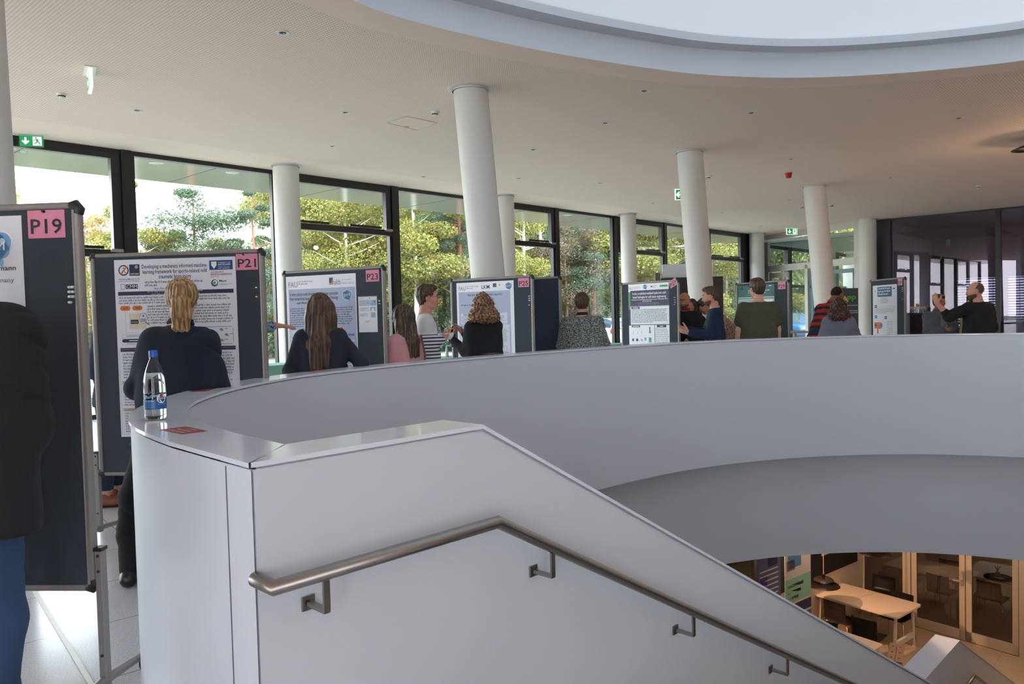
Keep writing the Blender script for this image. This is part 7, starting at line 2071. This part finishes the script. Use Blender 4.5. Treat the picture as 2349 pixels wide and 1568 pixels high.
for z in (1.5, 1.33, 1.27): mb.box((.05, -.007, z), (.75, .002, .025), LGR)
mb.build('lettering', bn)
mb = MB(); mb.box((0, .03, .05), (.95, .25, .1), M_steel); mb.box((0, .02, 1.0), (.03, .02, 2.0), M_steel); mb.build('stand', t)

# badge held by the bearded person
o = MB(); o.box((0, 0, 0), (.09, .002, .06), PAP); ob = o.build('name_card', loc=(2.44, 11.60, 1.32)); ob.rotation_euler = (.2, math.radians(-40), math.radians(-30)); tag(ob, 'white card on the chest of the shaven-headed person', 'card')

# ---- cars
def car(x, y, rz, paint, label, H=1.5, L=4.2):
    t = empty('parked_car', (x, y, -.30), rz, label, 'car', 'cars in the parking area')
    W_ = .88
    # stations along the length (front = -y): y, sill z, belt z, half width at belt
    ST = [(-2.1, .38, .62, .62), (-2.02, .3, .74, .78), (-1.75, .26, .82, .85), (-1.2, .24, .92, .88), (-.6, .24, .98, .885), (.4, .24, 1.0, .885), (1.3, .25, 1.02, .87), (1.85, .28, 1.0, .83), (2.05, .34, .9, .76), (2.1, .42, .7, .66)]
    def loft(st, m, name, fn, n):
        vs = []; fs = []
        for q in st: vs += fn(q)
        for i in range(len(st) - 1):
            for j in range(n): fs.append((i * n + j, i * n + (j + 1) % n, (i + 1) * n + (j + 1) % n, (i + 1) * n + j))
        fs.append(tuple(reversed(range(n)))); fs.append(tuple(range((len(st) - 1) * n, len(st) * n)))
        mb = MB(); mb.add(vs, fs, m, True); return mb
    sec = lambda q: [(-q[3] * .92, q[0], q[1]), (-q[3], q[0], q[1] + .12), (-q[3], q[0], q[2] - .1), (-q[3] * .93, q[0], q[2]), (q[3] * .93, q[0], q[2]), (q[3], q[0], q[2] - .1), (q[3], q[0], q[1] + .12), (q[3] * .92, q[0], q[1])]
    loft(ST, paint, 'x', sec, 8).build('car_body', t)
    G = [(-1.15, .93, .80, .93, .78), (-.35, .97, .82, 1.42, .60), (.2, .98, .82, H - .02, .60), (1.0, 1.0, .82, H - .06, .58), (1.75, 1.0, .78, 1.3, .55), (2.0, .98, .74, 1.0, .66)]
    sec2 = lambda q: [(-q[2], q[0], q[1]), (-q[4], q[0], q[3]), (q[4], q[0], q[3]), (q[2], q[0], q[1])]
    loft(G, mat('car_window', '4a5a66', .05, coat=.5), 'x', sec2, 4).build('windows', t)
    mb = MB(); rp = [(-.33, .60, 1.425), (.2, .605, H - .013), (1.0, .585, H - .053), (1.74, .56, 1.31)]
    mb.strip([(-w, y_, z) for y_, w, z in rp], [(w, y_, z) for y_, w, z in rp], paint)
    for sx_ in (-1, 1):
        mb.tube([(sx_ * .80, -1.12, .94), (sx_ * .605, -.34, 1.425)], .03, paint, 6); mb.tube([(sx_ * .82, .3, .98), (sx_ * .605, .3, H - .03)], .035, paint, 6); mb.tube([(sx_ * .76, 1.95, 1.0), (sx_ * .56, 1.72, 1.31)], .05, paint, 6)
    mb.build('roof', t)
    for sx_ in (-1, 1):
        for yy in (-1.3, 1.3):
            mb = MB(); mb.cyl((sx_ * .70, yy, .32), (sx_ * .89, yy, .32), .32, M_rub, 24); wl = mb.build('wheel', t)
            mb = MB(); mb.cyl((sx_ * .885, yy, .32), (sx_ * .90, yy, .32), .2, M_chrome, 16); mb.build('hub', wl)
        mb = MB(); mb.ball((sx_ * .66, -2.0, .68), (.16, .1, .08), mat('headlight', 'd8dde0', .1), 12, 8); mb.build('headlight', t)
        mb = MB(); mb.ball((sx_ * .74, 2.0, .85), (.1, .1, .14), mat('tail_light', 'a3121a', .2), 12, 8); mb.build('tail_light', t)
        mb = MB(); mb.ball((sx_ * .97, -.75, 1.0), (.1, .06, .07), paint, 10, 6); mb.build('mirror', t)
    mb = MB(); mb.box((0, -2.1, .45), (.9, .03, .18), M_blk); mb.box((0, 2.1, .62), (.5, .02, .12), WHT); mb.build('grille', t)
P_sil = mat('silver_blue_paint', '9fb0bd', .2, .5, coat=.6); P_wht = mat('white_car_paint', 'd6d8d8', .25, coat=.5); P_blu = mat('blue_car_paint', '2c5f9c', .25, coat=.5); P_gry = mat('grey_car_paint', '70767b', .25, .5, coat=.5)
car(-3.5, 40.6, math.radians(18), P_sil, 'silver-blue car parked beyond the window behind the striped sweater')
car(-6.6, 41.2, math.radians(28), P_sil, 'silver car parked beyond the window left of the pink sweater')
car(-.9, 40.2, math.radians(14), P_blu, 'blue car mostly hidden behind board P25')
car(5.0, 39.5, math.radians(196), P_wht, 'white car with a red tail light right of the grey marl sweater')
car(8.0, 39.3, math.radians(190), P_gry, 'grey car parked beside the white one, behind the column')
car(15.0, 42.0, math.radians(20), P_blu, 'blue car seen through the far glass door')
# dense wood behind the trees
rng = np.random.RandomState(11)
n = 90000
xp = rng.rand(n) * 2150 - 100; Y = 58 + rng.rand(n) * 8
top = np.where(xp < 640, 5.2 + 1.2 * np.sin(xp * .02) + .8 * np.sin(xp * .051), 12 + 1.5 * np.sin(xp * .013))
top = np.where((xp > 640) & (xp < 700), 5.5 + (xp - 640) / 60 * 6, top)
P = np.stack([(xp - 1174) / 1780 * Y, Y, rng.rand(n) * top - .3], 1)
q = rng.normal(size=(n, 3)); q /= np.linalg.norm(q, axis=1)[:, None]; w = np.cross(q, rng.normal(size=(n, 3))); w /= np.linalg.norm(w, axis=1)[:, None]
s_ = (.2 * (.6 + .8 * rng.rand(n)))[:, None]
V = np.stack([P - q * s_, P + w * s_, P + q * s_, P - w * s_], 1).reshape(-1, 3)
bw_ = np_mesh('woodland', V, np.arange(4 * n).reshape(n, 4), [L_green, L_birch], None, False, midx=(rng.rand(n) < .5).astype(int))
tag(bw_, 'dense hazy green woodland behind the nearer trees', 'woodland', kind='stuff')
